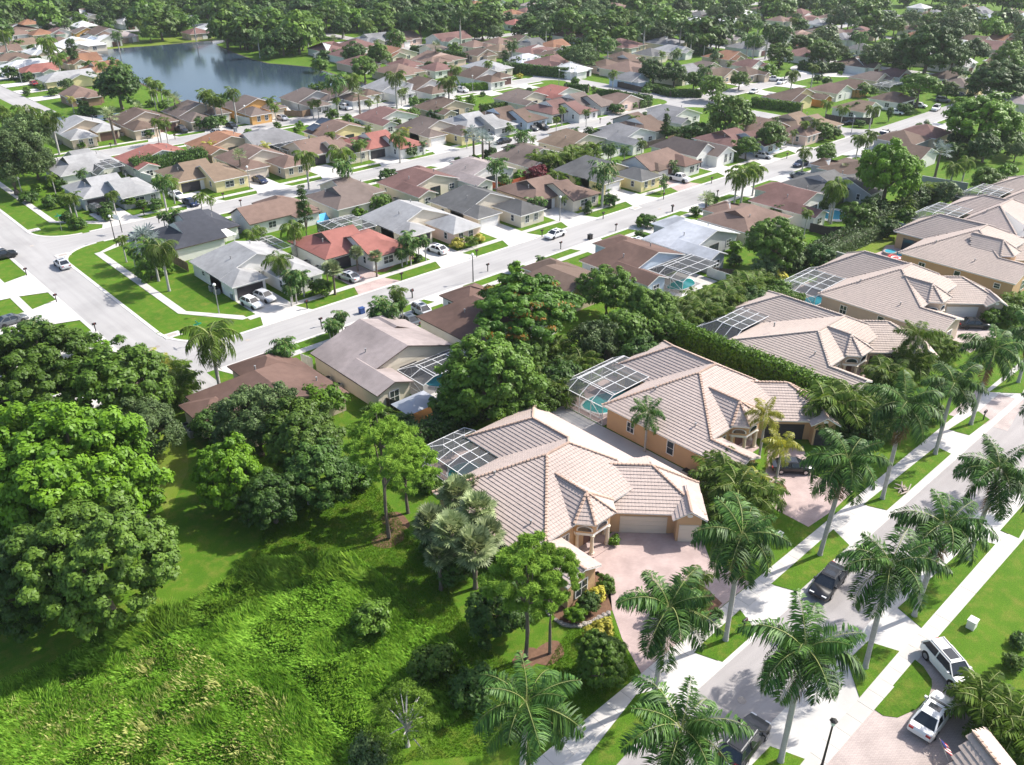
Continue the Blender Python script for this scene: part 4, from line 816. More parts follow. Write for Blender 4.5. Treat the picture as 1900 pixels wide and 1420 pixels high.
# ------------------------------------------------------------------ rows along the lake street
at(plan_split, 'i6', 190, 757, 0, 13, label='light grey roofed house with dark pool cage beside the grey tree', wm='wall_white', rm='roof_light', side='white', gabm='roof_dark', flipy=True, short='the caged grey roofed house')
at(plan_back, 'i6', 955, 642, 0, -4.5, label='terracotta red roofed house with white gable behind the dark hedge', wm='wall_white', rm='roof_red', side='white', gabm='wall_white', short='the terracotta gable house')
at(plan_back, 'i6', 1745, 478, 0, -4.5, label='orange roofed house with yellow palms at its gable', wm='wall_tan', rm='roof_orange', side='white', gabm='wall_tan', short='the orange roofed house')
h = House('house', 'slate blue roofed house with long dark pool cage', *corner('j1', 790, 615), 'wall_white', 'roof_grey', 'white', 'wall_white', short='the slate caged house'); h.wing(0, 15.5, 0, 12, 2.7, 5.2, 'x', 'g', 'h'); h.wing(4, 12, 8, 16, 2.68, 4.3, 'y', 'h', 'h'); h.win(4, .42, 1.4, '-y', 2, 1.8); h.done()
at(plan_back, 'j1', 1535, 515, 0, -4.5, label='pinkish tan roofed yellow house carrying two black solar panels', wm='wall_yellow', rm='roof_salmon', side='white', gabm='wall_yellow', short='the solar panel house')
at(plan_back, 'b4', 1480, 1085, 0, -4.5, label='red brown roofed house with low white gable amid dark palms', wm='wall_white', rm='roof_maroon', side='white', gabm='wall_white', short='the low red brown house')
at(plan_back, 'c4', 215, 990, 0, -4.5, label='brown roofed house with salmon gable behind the bamboo clump', wm='wall_tan', rm='roof_brown', side='white', gabm='wall_pink', short='the salmon gable brown house')
at(plan_back, 'c4', 930, 910, 0, -4.5, label='mauve brown roofed house with white wide gable and window', wm='wall_cream', rm='roof_taupe', side='white', gabm='wall_white', short='the mauve wide gable house')
at(plan_back, 'c4', 1240, 868, 0, -4.5, label='bright red roofed house with white gable at the cross street', wm='wall_white', rm='roof_red', side='white', gabm='wall_white', short='the bright red roofed house')
for (fr, x, y, wm, rm, gm, gar, lb, sh) in (
  ('a4', 625, 1232, 'wall_tan', 'roof_light', 'roof_salmon', 'brown_door', 'light grey roofed house with pink gable and wine red garage by the narrow water', 'the wine red garage house'),
  ('a4', 1180, 1152, 'wall_tan', 'roof_brown', 'roof_salmon', 'brown_door', 'brown roofed house with tan gable and black pickup on its drive', 'the black pickup house'),
  ('a4', 1680, 1075, 'wall_tan', 'roof_taupe', 'wall_pink', 'white_door', 'taupe roofed lakeside house behind a line of leafy shrubs', 'the shrub hidden lakeside house'),
  ('b4', 410, 1022, 'wall_orange', 'roof_taupe', 'wall_orange', 'cream_door', 'taupe roofed lakeside house with orange gable and parked boat', 'the orange gable lakeside house'),
  ('b4', 950, 945, 'wall_grey', 'roof_taupe', 'wall_white', 'white_door', 'grey walled lakeside house with white gable and bay window', 'the bay window lakeside house'),
  ('b4', 1300, 893, 'wall_white', 'roof_brown', 'wall_white', 'white_door', 'dark brown roofed lakeside house behind the pale feathery palm', 'the dark roofed lakeside house'),
  ('b4', 1700, 838, 'wall_white', 'roof_light', 'roof_white', 'white_door', 'very pale grey roofed lakeside house with white walls', 'the pale lakeside house'),
  ('c4', 200, 830, 'wall_white', 'roof_brown', 'wall_white', 'white_door', 'brown roofed house with pale gable behind the spiky yellow palm', 'the spiky palm house'),
  ('c4', 720, 728, 'wall_white', 'roof_brown', 'wall_white', 'brown_door', 'brown hip roofed house with a low bright hedge before it', 'the bright hedge house')):
    at(lambda n, l, x_, y_, w_, r_, **k: plan_long(n, l, x_+15, y_+5, w_, r_, flipx=True, **k), fr, x, y, -.3, -.3, label=lb, wm=wm, rm=rm, side='white', gabm=gm, gar=gar, short=sh)
# ------------------------------------------------------------------ further houses, each from two eave corners
FAR = [
 # frame, left corner, right corner, ridge axis, ends, roof, wall, gable, label, short
 ('a4', (595, 825), (830, 830), 'y', 'h', 'g', 'roof_salmon', 'wall_brown', 'wall_tan', 'salmon roofed house beside the huge round tree', 'the house by the huge round tree'),
 ('a4', (335, 700), (830, 660), 'x', 'h', 'g', 'roof_light', 'wall_yellow', 'wall_white', 'light grey roofed house behind the red car', 'the light roof by the red car'),
 ('a4', (140, 625), (510, 605), 'x', 'h', 'g', 'roof_red', 'wall_white', 'wall_white', 'deep red roofed house with white gable slivers', 'the deep red roofed house'),
 ('a4', (30, 600), (470, 545), 'x', 'h', 'h', 'roof_white', 'wall_white', 'roof_dark', 'whitish grey roofed house left of the lake', 'the whitish roofed house'),
 ('a4', (-60, 540), (275, 490), 'x', 'h', 'h', 'roof_brown', 'wall_white', 'wall_white', 'wide brown roofed house at the left picture edge', 'the wide brown roofed house'),
 ('a4', (-40, 445), (135, 440), 'x', 'h', 'g', 'roof_salmon', 'wall_white', 'wall_white', 'salmon roofed house at the left edge above the brown one', 'the salmon roof at the left edge'),
 ('a4', (20, 385), (340, 385), 'x', 'h', 'g', 'roof_tan', 'wall_white', 'wall_white', 'tan roofed white house with a round tree before it', 'the tan roofed white house'),
 ('a4', (30, 300), (290, 290), 'x', 'h', 'h', 'roof_salmon', 'wall_white', 'wall_white', 'orange brown roof near the upper left corner', 'the orange brown roof'),
 ('a4', (280, 300), (440, 290), 'x', 'h', 'h', 'roof_orange', 'wall_tan', 'wall_tan', 'small orange roof beside the orange brown roof', 'the small orange roof'),
 ('a4', (420, 280), (600, 285), 'y', 'g', 'h', 'roof_maroon', 'wall_white', 'wall_white', 'maroon roofed house with white arched gable', 'the white arched gable house'),
 ('a4', (410, 365), (640, 365), 'x', 'h', 'h', 'roof_brown', 'wall_grey', 'wall_grey', 'low brown roofed house behind the dark cypress', 'the house behind the cypress'),
 ('a4', (655, 350), (895, 345), 'y', 'g', 'h', 'roof_grey', 'wall_blue', 'wall_blue', 'pale blue gabled house with dark screened porch on the lake bank', 'the pale blue lake bank house'),
 ('a4', (870, 345), (990, 350), 'y', 'g', 'h', 'roof_white', 'wall_white', 'wall_white', 'small white cottage next to the pale blue lake bank house', 'the small white cottage'),
 ('a4', (930, 315), (1215, 310), 'x', 'h', 'h', 'roof_lilac', 'wall_pink', 'wall_white', 'mauve roofed lake bank house with a wide dark pool cage', 'the mauve lake bank house'),
 ('a4', (1600, 285), (1845, 285), 'x', 'h', 'h', 'roof_maroon', 'wall_tan', 'wall_tan', 'brown roofed house on the grass bank with screened lanai', 'the lanai house on the bank'),
 ('a4', (600, 280), (870, 275), 'y', 'g', 'h', 'roof_taupe', 'wall_orange', 'wall_orange', 'taupe roofed house with ochre gable behind the lake bank row', 'the ochre gable house'),
 ('a4', (640, 225), (820, 220), 'x', 'h', 'h', 'roof_white', 'wall_white', 'wall_white', 'white roofed house behind the ochre gable house', 'the white roof behind the ochre gable'),
 ('a4', (350, 205), (640, 205), 'x', 'h', 'h', 'roof_grey', 'wall_grey', 'wall_grey', 'grey roofed house in the upper left cluster', 'the grey roof in the upper left cluster'),
 ('a4', (160, 205), (345, 210), 'x', 'h', 'h', 'roof_orange', 'wall_white', 'wall_white', 'vivid orange tiled roof in the upper left cluster', 'the vivid orange roof'),
 ('a4', (40, 70), (320, 100), 'x', 'h', 'h', 'roof_salmon', 'wall_cream', 'wall_cream', 'pale pink roofed house at the top left', 'the pale pink roof at the top left'),
 ('a4', (620, 120), (880, 130), 'x', 'h', 'h', 'roof_brown', 'wall_tan', 'wall_tan', 'brown roofed house below the dark woods at the top', 'the brown roof below the woods'),
 ('b4', (-60, 250), (180, 235), 'x', 'h', 'h', 'roof_white', 'wall_white', 'wall_white', 'white roofed house on the far lake bank', 'the white roof on the far bank'),
 ('b4', (330, 240), (520, 255), 'x', 'h', 'h', 'roof_salmon', 'wall_white', 'wall_white', 'pink roofed house half hidden by the lakeside trees', 'the half hidden pink roof'),
 ('b4', (500, 240), (660, 235), 'x', 'h', 'h', 'roof_salmon', 'wall_white', 'wall_white', 'pinkish roof just right of the half hidden one', 'the pinkish roof'),
 ('b4', (890, 425), (1290, 440), 'x', 'h', 'h', 'roof_maroon', 'wall_white', 'wall_white', 'lakeside house with white pool cage between two big trees', 'the lakeside house between big trees'),
 ('b4', (1620, 560), (1893, 570), 'x', 'h', 'h', 'roof_maroon', 'wall_white', 'wall_white', 'rust roofed house with long white wall right of the lake', 'the rust roof right of the lake'),
 ('c4', (130, 600), (360, 595), 'x', 'h', 'h', 'roof_maroon', 'wall_white', 'wall_white', 'dull red roof beside the green shrubs', 'the dull red roof'),
 ('c4', (90, 430), (370, 430), 'x', 'g', 'h', 'roof_taupe', 'wall_white', 'wall_white', 'taupe roofed house behind the long dark hedge', 'the house behind the long dark hedge'),
 ('c4', (440, 395), (700, 400), 'x', 'h', 'h', 'roof_salmon', 'wall_cream', 'wall_cream', 'pale salmon roof in the middle cluster', 'the pale salmon cluster roof'),
 ('c4', (460, 470), (750, 470), 'y', 'g', 'h', 'roof_brown', 'wall_tan', 'wall_brown', 'brown roofed house with timbered gable', 'the timbered gable house'),
 ('c4', (690, 430), (890, 430), 'x', 'h', 'h', 'roof_tan', 'wall_tan', 'wall_tan', 'tan hip roof right of the timbered gable house', 'the tan cluster roof'),
 ('c4', (690, 370), (880, 370), 'x', 'h', 'h', 'roof_salmon', 'wall_cream', 'wall_cream', 'pinkish hip roof at the back of the middle cluster', 'the pinkish cluster roof'),
 ('c4', (820, 345), (1080, 350), 'y', 'g', 'h', 'roof_brown', 'wall_cream', 'wall_cream', 'brown roofed house with pale gable behind the middle cluster', 'the pale gable cluster house'),
 ('c4', (940, 380), (1180, 395), 'x', 'd', 'g', 'roof_dark', 'wall_white', 'wall_white', 'white house with black roof patch and dark truck', 'the white house with black roof patch'),
 ('c4', (1140, 400), (1385, 395), 'x', 'h', 'g', 'roof_orange', 'wall_tan', 'wall_tan', 'orange roofed house beside the grey leaved tree', 'the orange roof by the grey tree'),
 ('c4', (870, 535), (1160, 510), 'x', 'h', 'h', 'roof_metal', 'wall_white', 'wall_white', 'pale green grey roof behind the tall hedges', 'the pale roof behind tall hedges'),
 ('c4', (1240, 605), (1600, 600), 'y', 'h', 'h', 'roof_white', 'wall_white', 'wall_white', 'white hip roofed house behind the big grey tree', 'the white house behind the grey tree'),
 ('c4', (1610, 570), (1830, 570), 'x', 'h', 'h', 'roof_brown', 'wall_pink', 'wall_pink', 'brown roofed house right of the grey tree', 'the brown roof right of the grey tree'),
 ('c4', (1740, 500), (1990, 500), 'x', 'h', 'h', 'roof_brown', 'wall_cream', 'wall_cream', 'dark brown roofed house with white door on the pale forecourt', 'the dark brown forecourt house'),
 ('d4', (0, 520), (200, 560), 'x', 'd', 'h', 'roof_brown', 'wall_white', 'wall_white', 'brown roofed white house left of the two merged trees', 'the brown roof left of the merged trees'),
 ('d4', (180, 470), (450, 470), 'x', 'h', 'h', 'roof_dark', 'wall_cream', 'wall_cream', 'dark roofed house with cream front and small palms', 'the dark roof with cream front'),
 ('d4', (350, 430), (660, 455), 'y', 'g', 'h', 'roof_light', 'wall_white', 'wall_white', 'light grey roofed white house by the long hedge', 'the light grey roof by the long hedge'),
 ('d4', (40, 680), (230, 690), 'y', 'g', 'h', 'roof_grey', 'wall_blue', 'wall_blue', 'small blue white house behind the dark fence', 'the small blue house by the dark fence'),
 ('d4', (630, 590), (900, 580), 'y', 'g', 'h', 'roof_taupe', 'wall_cream', 'wall_cream', 'taupe roofed house with cream gable above the round trees', 'the taupe roof above round trees'),
 ('d4', (820, 640), (1040, 650), 'y', 'g', 'h', 'roof_tan', 'wall_tan', 'wall_cream', 'sand roofed house hidden by the leafy mast tree', 'the sand roof by the mast tree'),
 ('d4', (1040, 570), (1290, 565), 'y', 'g', 'h', 'roof_maroon', 'wall_white', 'wall_white', 'maroon roofed house at the back of the right cluster', 'the maroon cluster roof'),
 ('d4', (1000, 630), (1290, 640), 'x', 'h', 'h', 'roof_brown', 'wall_tan', 'wall_tan', 'brown hip roof behind the bright green round tree', 'the brown roof by the bright round tree'),
 ('d4', (1290, 850), (1790, 830), 'y', 'g', 'h', 'roof_brown', 'wall_yellow', 'wall_yellow', 'yellow gabled corner house with brown roof behind the clipped hedge', 'the yellow gabled corner house'),
 ('d4', (1730, 770), (2060, 800), 'y', 'g', 'h', 'roof_salmon', 'wall_white', 'wall_white', 'pinkish roofed house next to the yellow corner house', 'the pinkish roof by the yellow house'),
 ('e4', (215, 945), (640, 940), 'y', 'g', 'h', 'roof_tan', 'wall_white', 'wall_white', 'tan roofed house with white gable above the dark fence', 'the tan roof above the dark fence'),
 ('e4', (560, 850), (910, 880), 'y', 'd', 'h', 'roof_brown', 'wall_white', 'roof_choc', 'dark brown roofed house beside the flat topped tree', 'the roof by the flat topped tree'),
 ('e4', (250, 740), (450, 760), 'y', 'g', 'h', 'roof_brown', 'wall_orange', 'wall_orange', 'brown roofed house with rust gable in the right cluster', 'the rust gable house'),
 ('e4', (390, 670), (680, 690), 'y', 'g', 'h', 'roof_taupe', 'wall_cream', 'wall_cream', 'taupe roofed house with cream gable and metal lean to', 'the lean to house'),
 ('e4', (600, 640), (860, 660), 'y', 'g', 'h', 'roof_maroon', 'wall_white', 'wall_white', 'plum roofed house with white gable at the hedge', 'the plum roof at the hedge'),
 ('e4', (1080, 680), (1330, 670), 'y', 'g', 'h', 'roof_taupe', 'wall_cream', 'wall_cream', 'taupe roofed house behind the flat topped tree', 'the taupe roof behind the flat tree'),
 ('e4', (1240, 740), (1400, 740), 'y', 'h', 'h', 'roof_taupe', 'wall_yellow', 'wall_yellow', 'small cream walled house right of the flat topped tree', 'the small cream house'),
 ('e4', (150, 335), (440, 330), 'x', 'h', 'h', 'roof_grey', 'wall_white', 'wall_white', 'white grey roofed house with bright forecourt in the far estate', 'the bright forecourt house'),
 ('e4', (370, 420), (560, 430), 'x', 'h', 'h', 'roof_dark', 'wall_white', 'wall_white', 'dark roof deep in the grey green trees', 'the dark roof deep in trees'),
 ('e4', (780, 375), (1050, 370), 'y', 'h', 'h', 'roof_lilac', 'wall_cream', 'wall_cream', 'mauve hip roof above the dark tree bank', 'the mauve roof above the tree bank'),
 ('e4', (840, 315), (1050, 315), 'x', 'h', 'h', 'roof_orange', 'wall_cream', 'wall_cream', 'bright orange roof above the mauve hip roof', 'the bright orange roof'),
 ('e4', (840, 255), (990, 255), 'x', 'h', 'h', 'roof_salmon', 'wall_white', 'wall_white', 'pale pink roof behind the bright orange roof', 'the pale pink far roof'),
 ('e4', (1310, 180), (1520, 185), 'x', 'h', 'h', 'roof_orange', 'wall_cream', 'wall_cream', 'orange roof at the right among the far trees', 'the orange roof among far trees'),
 ('e4', (1520, 150), (1720, 155), 'y', 'g', 'h', 'roof_metal', 'wall_blue', 'wall_blue', 'green grey gabled house at the upper right', 'the green grey gabled house'),
 ('e4', (1690, 160), (1830, 170), 'y', 'g', 'h', 'roof_grey', 'wall_tan', 'wall_tan', 'grey gabled house at the upper right beside the green grey one', 'the grey gabled upper right house'),
 ('e4', (1650, 105), (1893, 110), 'x', 'h', 'h', 'roof_tan', 'wall_white', 'wall_white', 'sand roofed house at the top right edge', 'the sand roof at the top right'),
 ('e4', (600, 130), (720, 125), 'y', 'g', 'h', 'roof_grey', 'wall_white', 'wall_white', 'white house with dark timber gable far right of centre', 'the timber gable far house'),
 ('e4', (250, 150), (390, 155), 'y', 'g', 'h', 'roof_grey', 'wall_white', 'wall_white', 'grey steep gabled far house by a round bush', 'the steep gabled far house'),
 ('e4', (130, 150), (260, 150), 'x', 'h', 'h', 'roof_salmon', 'wall_white', 'wall_white', 'pale brown far roof left of the steep gabled one', 'the pale brown far roof'),
 ('e4', (620, 195), (900, 160), 'x', 'h', 'h', 'roof_dark', 'wall_cream', 'wall_cream', 'long dark slate roof in the far estate', 'the long dark slate roof'),
 ('e4', (910, 65), (1040, 65), 'x', 'h', 'h', 'roof_white', 'wall_white', 'wall_white', 'small white roof at the top right of centre', 'the small white top roof'),
 ('e4', (1010, 125), (1220, 120), 'x', 'h', 'h', 'roof_grey', 'wall_white', 'wall_white', 'plain grey far roof below the small white one', 'the plain grey far roof'),
 ('e4', (1770, 260), (1960, 265), 'x', 'h', 'h', 'roof_lilac', 'wall_white', 'wall_white', 'pale roof at the far right behind the light green tree', 'the pale roof at the far right'),
 ('e4', (1820, 140), (1990, 150), 'x', 'h', 'h', 'roof_white', 'wall_white', 'wall_white', 'white roof cut by the right edge near the top', 'the white roof at the right edge'),
 ('d4', (1240, 80), (1380, 75), 'y', 'g', 'h', 'roof_salmon', 'wall_cream', 'wall_cream', 'tall pale two storey gabled house near the top', 'the two storey gabled house'),
 ('d4', (1510, 110), (1750, 110), 'x', 'h', 'h', 'roof_maroon', 'wall_cream', 'wall_cream', 'dusty red far roof right of the two storey house', 'the dusty red far roof'),
 ('d4', (1340, 175), (1560, 180), 'x', 'h', 'h', 'roof_salmon', 'wall_cream', 'wall_cream', 'peach roofed far house below the two storey house', 'the peach far roof'),
 ('d4', (1680, 210), (1893, 205), 'x', 'h', 'h', 'roof_light', 'wall_white', 'wall_white', 'light grey far roof beside a pale street', 'the light far roof by the pale street'),
 ('d4', (680, 130), (820, 130), 'x', 'h', 'h', 'roof_dark', 'wall_grey', 'wall_grey', 'charcoal far roof left of the dark round trees', 'the charcoal far roof'),
 ('d4', (640, 190), (800, 190), 'x', 'h', 'h', 'roof_white', 'wall_white', 'wall_white', 'whitish far roof below the charcoal one', 'the whitish far roof'),
 ('d4', (900, 330), (1080, 335), 'x', 'h', 'h', 'roof_lilac', 'wall_cream', 'wall_cream', 'pale lilac roof behind the umbrella shaped tree', 'the pale lilac roof'),
 ('d4', (250, 300), (360, 300), 'x', 'h', 'h', 'roof_white', 'wall_white', 'wall_white', 'white roof behind the row of palms', 'the white roof behind palms'),
 ('c4', (740, 140), (860, 145), 'x', 'h', 'h', 'roof_salmon', 'wall_pink', 'wall_pink', 'pink walled house far behind the central trees', 'the pink walled far house'),
 ('c4', (800, 115), (1000, 120), 'x', 'h', 'h', 'roof_orange', 'wall_white', 'wall_white', 'orange brown far roof beside the pink walled house', 'the orange brown far roof'),
 ('c4', (930, 100), (1110, 105), 'x', 'h', 'h', 'roof_maroon', 'wall_white', 'wall_white', 'red brown far roof right of the orange brown one', 'the red brown far roof'),
 ('c4', (870, 210), (980, 205), 'x', 'h', 'h', 'roof_red', 'wall_white', 'wall_white', 'small red roof tucked between the central trees', 'the small red roof'),
 ('c4', (440, 75), (560, 80), 'x', 'h', 'h', 'roof_metal', 'wall_white', 'wall_white', 'blue grey far roof above the central trees', 'the blue grey far roof'),
 ('c4', (690, 25), (830, 30), 'y', 'g', 'h', 'roof_taupe', 'wall_white', 'wall_white', 'taupe gabled house at the top centre', 'the taupe top centre house'),
 ('c4', (530, 40), (620, 40), 'x', 'h', 'h', 'roof_orange', 'wall_white', 'wall_white', 'small orange roof at the top left of centre', 'the small orange top roof'),
 ('c4', (1000, 50), (1120, 45), 'x', 'h', 'h', 'roof_lilac', 'wall_white', 'wall_white', 'pale mauve roof at the top right of centre', 'the pale mauve top roof'),
 ('c4', (1400, 75), (1560, 70), 'x', 'h', 'h', 'roof_salmon', 'wall_white', 'wall_white', 'faint pink roof among the hazy top trees', 'the faint pink top roof'),
]
for (fr, a, c, ax, e0, e1, rm, wm, gm, lb, sh) in FAR:
    A_ = corner(fr, *a); C_ = corner(fr, *c)
    x0_, x1_ = sorted((A_[0], C_[0])); y0_, y1_ = sorted((A_[1], C_[1]))
    for _ in range(2):
        if x1_-x0_ < 11: m_ = (x0_+x1_)/2; x0_, x1_ = m_-5.5, m_+5.5
        if y1_-y0_ < 11: m_ = (y0_+y1_)/2; y0_, y1_ = m_-5.5, m_+5.5
    W_, D_ = min(x1_-x0_, 22), min(y1_-y0_, 22)
    h = House('house', lb, (x0_+x1_-W_)/2, (y0_+y1_-D_)/2, wm, rm, 'white', gm, short=sh)
    run = (D_ if ax == 'x' else W_)/2
    h.wing(0, W_, 0, D_, 2.7, 2.7+min(3.0, run*.40), ax, e0, e1)
    if rng.random() < .75:
        k = rng.uniform(.35, .55)*W_; o_ = rng.uniform(0, W_-k); h.wing(o_, o_+k, -rng.uniform(1.5, 3.2), D_*.4, 2.68, 2.68+k*.2, 'y', rng.choice('hhg'), 'h')
    h.win(W_*.25, .42, 1.5, '-y', 1.4, 1.2); h.win(.42, D_*.4, 1.5, '-x', 1.3, 1.2); h.door(W_*.72, .40, '-y', 3.6, 2.1, rng.choice(['white_door', 'brown_door', 'dark_gap']))
    h.done()

# ------------------------------------------------------------------ vegetation
def leaf_cards(P, N, L, W, rs, fold=.15):
    """diamond leaves at points P facing N (numpy)"""
    n = len(P); t = rs.normal(size=(n, 3)); t -= (t*N).sum(1, keepdims=True)*N; t /= np.linalg.norm(t, axis=1, keepdims=True)+1e-9
    b = np.cross(N, t); L = np.broadcast_to(np.asarray(L), (n,))[:, None]; W = np.broadcast_to(np.asarray(W), (n,))[:, None]
    V = np.stack([P-t*L, P+b*W-N*fold*W, P+t*L, P-b*W-N*fold*W], 1); return V.reshape(-1, 3), np.arange(n*4).reshape(n, 4)
def unit(v): return v/(np.linalg.norm(v, axis=1, keepdims=True)+1e-9)
def crown_mesh(name, m, seed, nclump=60, per=90, asp=.8, cz=1.15, leaf=.05, rc=(.2, .36), shape='ball', alt=None, altp=.0, wl=.6, lean=.35):
    """puffs of leaves spread evenly over the crown, lit tops and dark gaps between them"""
    rs = np.random.RandomState(seed); n0 = nclump
    i = np.arange(n0)+.5; lo = -.55 if shape in ('ball', 'column', 'tower') else -.15
    zz = 1-(1-lo)*i/n0; th = i*2.399963+rs.uniform(0, 6); d = np.stack([np.sqrt(1-zz*zz)*np.cos(th), np.sqrt(1-zz*zz)*np.sin(th), zz], 1); d = unit(d+rs.normal(0, .75/math.sqrt(n0), (n0, 3)))
    r = rs.uniform(.66, .93, (n0, 1)); k = rs.rand(n0, 1) < .12; r = np.where(k, rs.uniform(.3, .6, (n0, 1)), r)
    az = np.arctan2(d[:, 1], d[:, 0])
    lob = 1+.13*np.sin(2*az+rs.uniform(0, 6))[:, None]+.10*np.sin(3*az+4*d[:, 2]+rs.uniform(0, 6))[:, None]+.08*np.sin(7*az+rs.uniform(0, 6)+5*d[:, 2])[:, None]
    C = d*r*lob*np.array([1, 1, asp])
    if shape == 'tower': C[:, :2] *= (1.0-.75*np.clip((C[:, 2:]/asp+.9)/1.9, 0, 1))
    if shape == 'column': C[:, :2] *= .9
    R = rs.uniform(rc[0], rc[1], n0); nn = np.maximum(6, (per*(R/np.mean(R))**2).astype(int)); idx = np.repeat(np.arange(n0), nn); q = len(idx)
    dd = unit(rs.normal(size=(q, 3))); fl = (dd[:, 2] < -.15) & (rs.rand(q) < .8); dd[fl, 2] *= -1
    rr = rs.uniform(.62, 1.06, (q, 1))*(1+.25*np.sin(dd[:, :1]*5+idx[:, None])*np.cos(dd[:, 1:2]*4))
    P = C[idx]+dd*rr*R[idx][:, None]*np.array([1, 1, .78 if shape != 'flat' else .45])
    N = unit(dd+rs.normal(size=dd.shape)*lean+np.array([0, 0, .40])+.35*d[idx]); P[:, 2] += cz
    L = rs.uniform(.7, 1.35, q)*leaf; V, F = leaf_cards(P, N, L, L*wl, rs)
    ct = rs.uniform(0, 1, n0); tint = np.clip(ct[idx]*.45+rs.uniform(0, .35, q)+.28*np.clip(dd[:, 2], 0, 1)*rs.uniform(.3, 1, q), 0, 1)  # random leaf tone, plus lit puff tops put into the colour
    mats = [m]; mi = None
    if alt: mats.append(alt); mi = ((rs.rand(q) < .5) & (rs.rand(n0) < altp*2.2)[idx] & (dd[:, 2] > 0)).astype(int)
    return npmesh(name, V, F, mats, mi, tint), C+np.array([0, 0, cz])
def trunk_mesh(name, C, cz, asp, r=.07, m='bark', seed=0, bare=.35, limbs=7, split=False):
    rs = random.Random(seed); b = MB(); h = cz-asp*bare
    b.tube([(0, 0, -.05), (0, 0, .06), (rs.uniform(-.03, .03), rs.uniform(-.03, .03), h*.5), (0, 0, h), (0, 0, cz+asp*.2)], [r*1.7, r*1.15, r*.9, r*.75, r*.3], m, 8)
    idx = list(range(len(C))); rs.shuffle(idx)
    for i in idx[:limbs]:
        c = C[i]; s = (0, 0, h*rs.uniform(.7, 1.1)); mid = (c[0]*.5, c[1]*.5, (s[2]+c[2])/2+.04)
        b.tube([s, mid, tuple(c)], [r*.5, r*.35, r*.12], m, 6)
    return b.mesh(name)
LIB = {}
def treekind(kind, name, label, nvar, quality, **k):
    """quality: list of (max distance, clumps factor, leaf factor)"""
    LIB[kind] = dict(name=name, label=label, cz=k.get('cz', 1.15), asp=k.get('asp', .8), v={}, k=k, nvar=nvar)
QUAL = {'x': (260, 190, .027, .38), 'n': (120, 160, .038, .55), 'm': (52, 84, .066, .85), 'f': (24, 34, .15, 1.25)}   # puffs, leaves per puff, leaf size, puff size
def treemesh(kind, q, v):
    T = LIB[kind]
    if (q, v) not in T['v']:
        k = dict(T['k']); tr = dict(r=k.pop('tr', .07), m=k.pop('tm', 'bark'), bare=k.pop('bare', .35), limbs=k.pop('limbs', 7)); k.setdefault('cz', 1.15); k.setdefault('asp', .8)
        n_, p_, l_, r_ = QUAL[q]; k['nclump'] = max(10, int(n_*k.pop('fn', 1))); k['per'] = max(10, int(p_*k.pop('fp', 1))); k['leaf'] = l_*k.pop('fl', 1); fr_ = k.pop('fr', 1); k['rc'] = (.21*r_*fr_, .34*r_*fr_)
        sd = 100*v+sum(map(ord, T.get('seedname', kind))); me, C = crown_mesh('crown', seed=sd, **k)
        T['v'][(q, v)] = (me, trunk_mesh('trunk', C, k['cz'], k['asp'], seed=sd, **tr))
    return T['v'][(q, v)]
treekind('oak', 'broadleaf_tree', 'green broadleaf tree', 3, None, m='leaf_green', cz=.98, asp=.84)
treekind('bright', 'broadleaf_tree', 'bright green spreading tree', 2, None, m='leaf_bright', asp=.75, cz=.88)
treekind('dark', 'broadleaf_tree', 'dark green dense tree', 3, None, m='leaf_dark', cz=.92, asp=.84)
treekind('olive', 'broadleaf_tree', 'olive green leafy tree', 2, None, m='leaf_olive', cz=.98, asp=.84)
treekind('grey', 'broadleaf_tree', 'grey green fine leaved tree', 2, None, m='leaf_grey', cz=.95, asp=.82, fl=.75, fp=1.5, lean=.7)
treekind('flame', 'flame_tree', 'flat topped flame tree with orange flecks', 1, None, m='leaf_flame', asp=.45, cz=.78, shape='flat', alt='blossom', altp=.06, fn=1.0, bare=.5)
treekind('flat', 'broadleaf_tree', 'flat topped umbrella tree', 2, None, m='leaf_green', asp=.45, cz=1.0, shape='flat', bare=.6)
treekind('pine', 'pine_tree', 'tall light green pine', 2, None, m='leaf_pine', asp=1.0, cz=2.7, fn=.55, fp=1.3, fl=2.2, wl=.14, tr=.055, bare=.85, lean=1.1, fr=.85)
treekind('conifer', 'conifer_tree', 'narrow dark conifer', 1, None, m='leaf_dark', asp=2.9, cz=3.0, shape='tower', fl=1.6, wl=.3, fr=1.25, tr=.08, bare=.9, lean=.9)
treekind('cypress', 'conifer_tree', 'dark columnar tree', 1, None, m='leaf_dark', asp=2.3, cz=2.5, shape='column', fl=1.5, fn=1.5, wl=.3, fr=1.3, tr=.1, bare=.9)
treekind('bush', 'shrub', 'rounded green shrub', 2, None, m='leaf_green', asp=.85, cz=.75, fn=.7, fl=1.25, fr=1.2, bare=.8, limbs=3)
treekind('bushb', 'shrub', 'bright green shrub', 2, None, m='leaf_bright', asp=.8, cz=.72, fn=.7, fl=1.3, fr=1.2, bare=.8, limbs=3)
treekind('bushd', 'shrub', 'dark green shrub', 2, None, m='leaf_dark', asp=.85, cz=.75, fn=.8, fl=1.2, fr=1.15, bare=.8, limbs=3)
treekind('bushg', 'shrub', 'grey green shrub', 1, None, m='leaf_grey', asp=.9, cz=.8, fn=.7, fl=1.1, fr=1.2, bare=.8, limbs=3)
treekind('topiary', 'topiary_shrub', 'tightly clipped round green shrub', 1, None, m='leaf_green', asp=.95, cz=.85, fn=1.6, fp=.8, fr=.75, bare=.8, limbs=3, lean=.25)
treekind('ball', 'topiary_tree', 'ball clipped small tree', 1, None, m='leaf_green', asp=.85, cz=1.5, fn=1.6, fl=1.1, fr=.8, bare=.8, limbs=3)
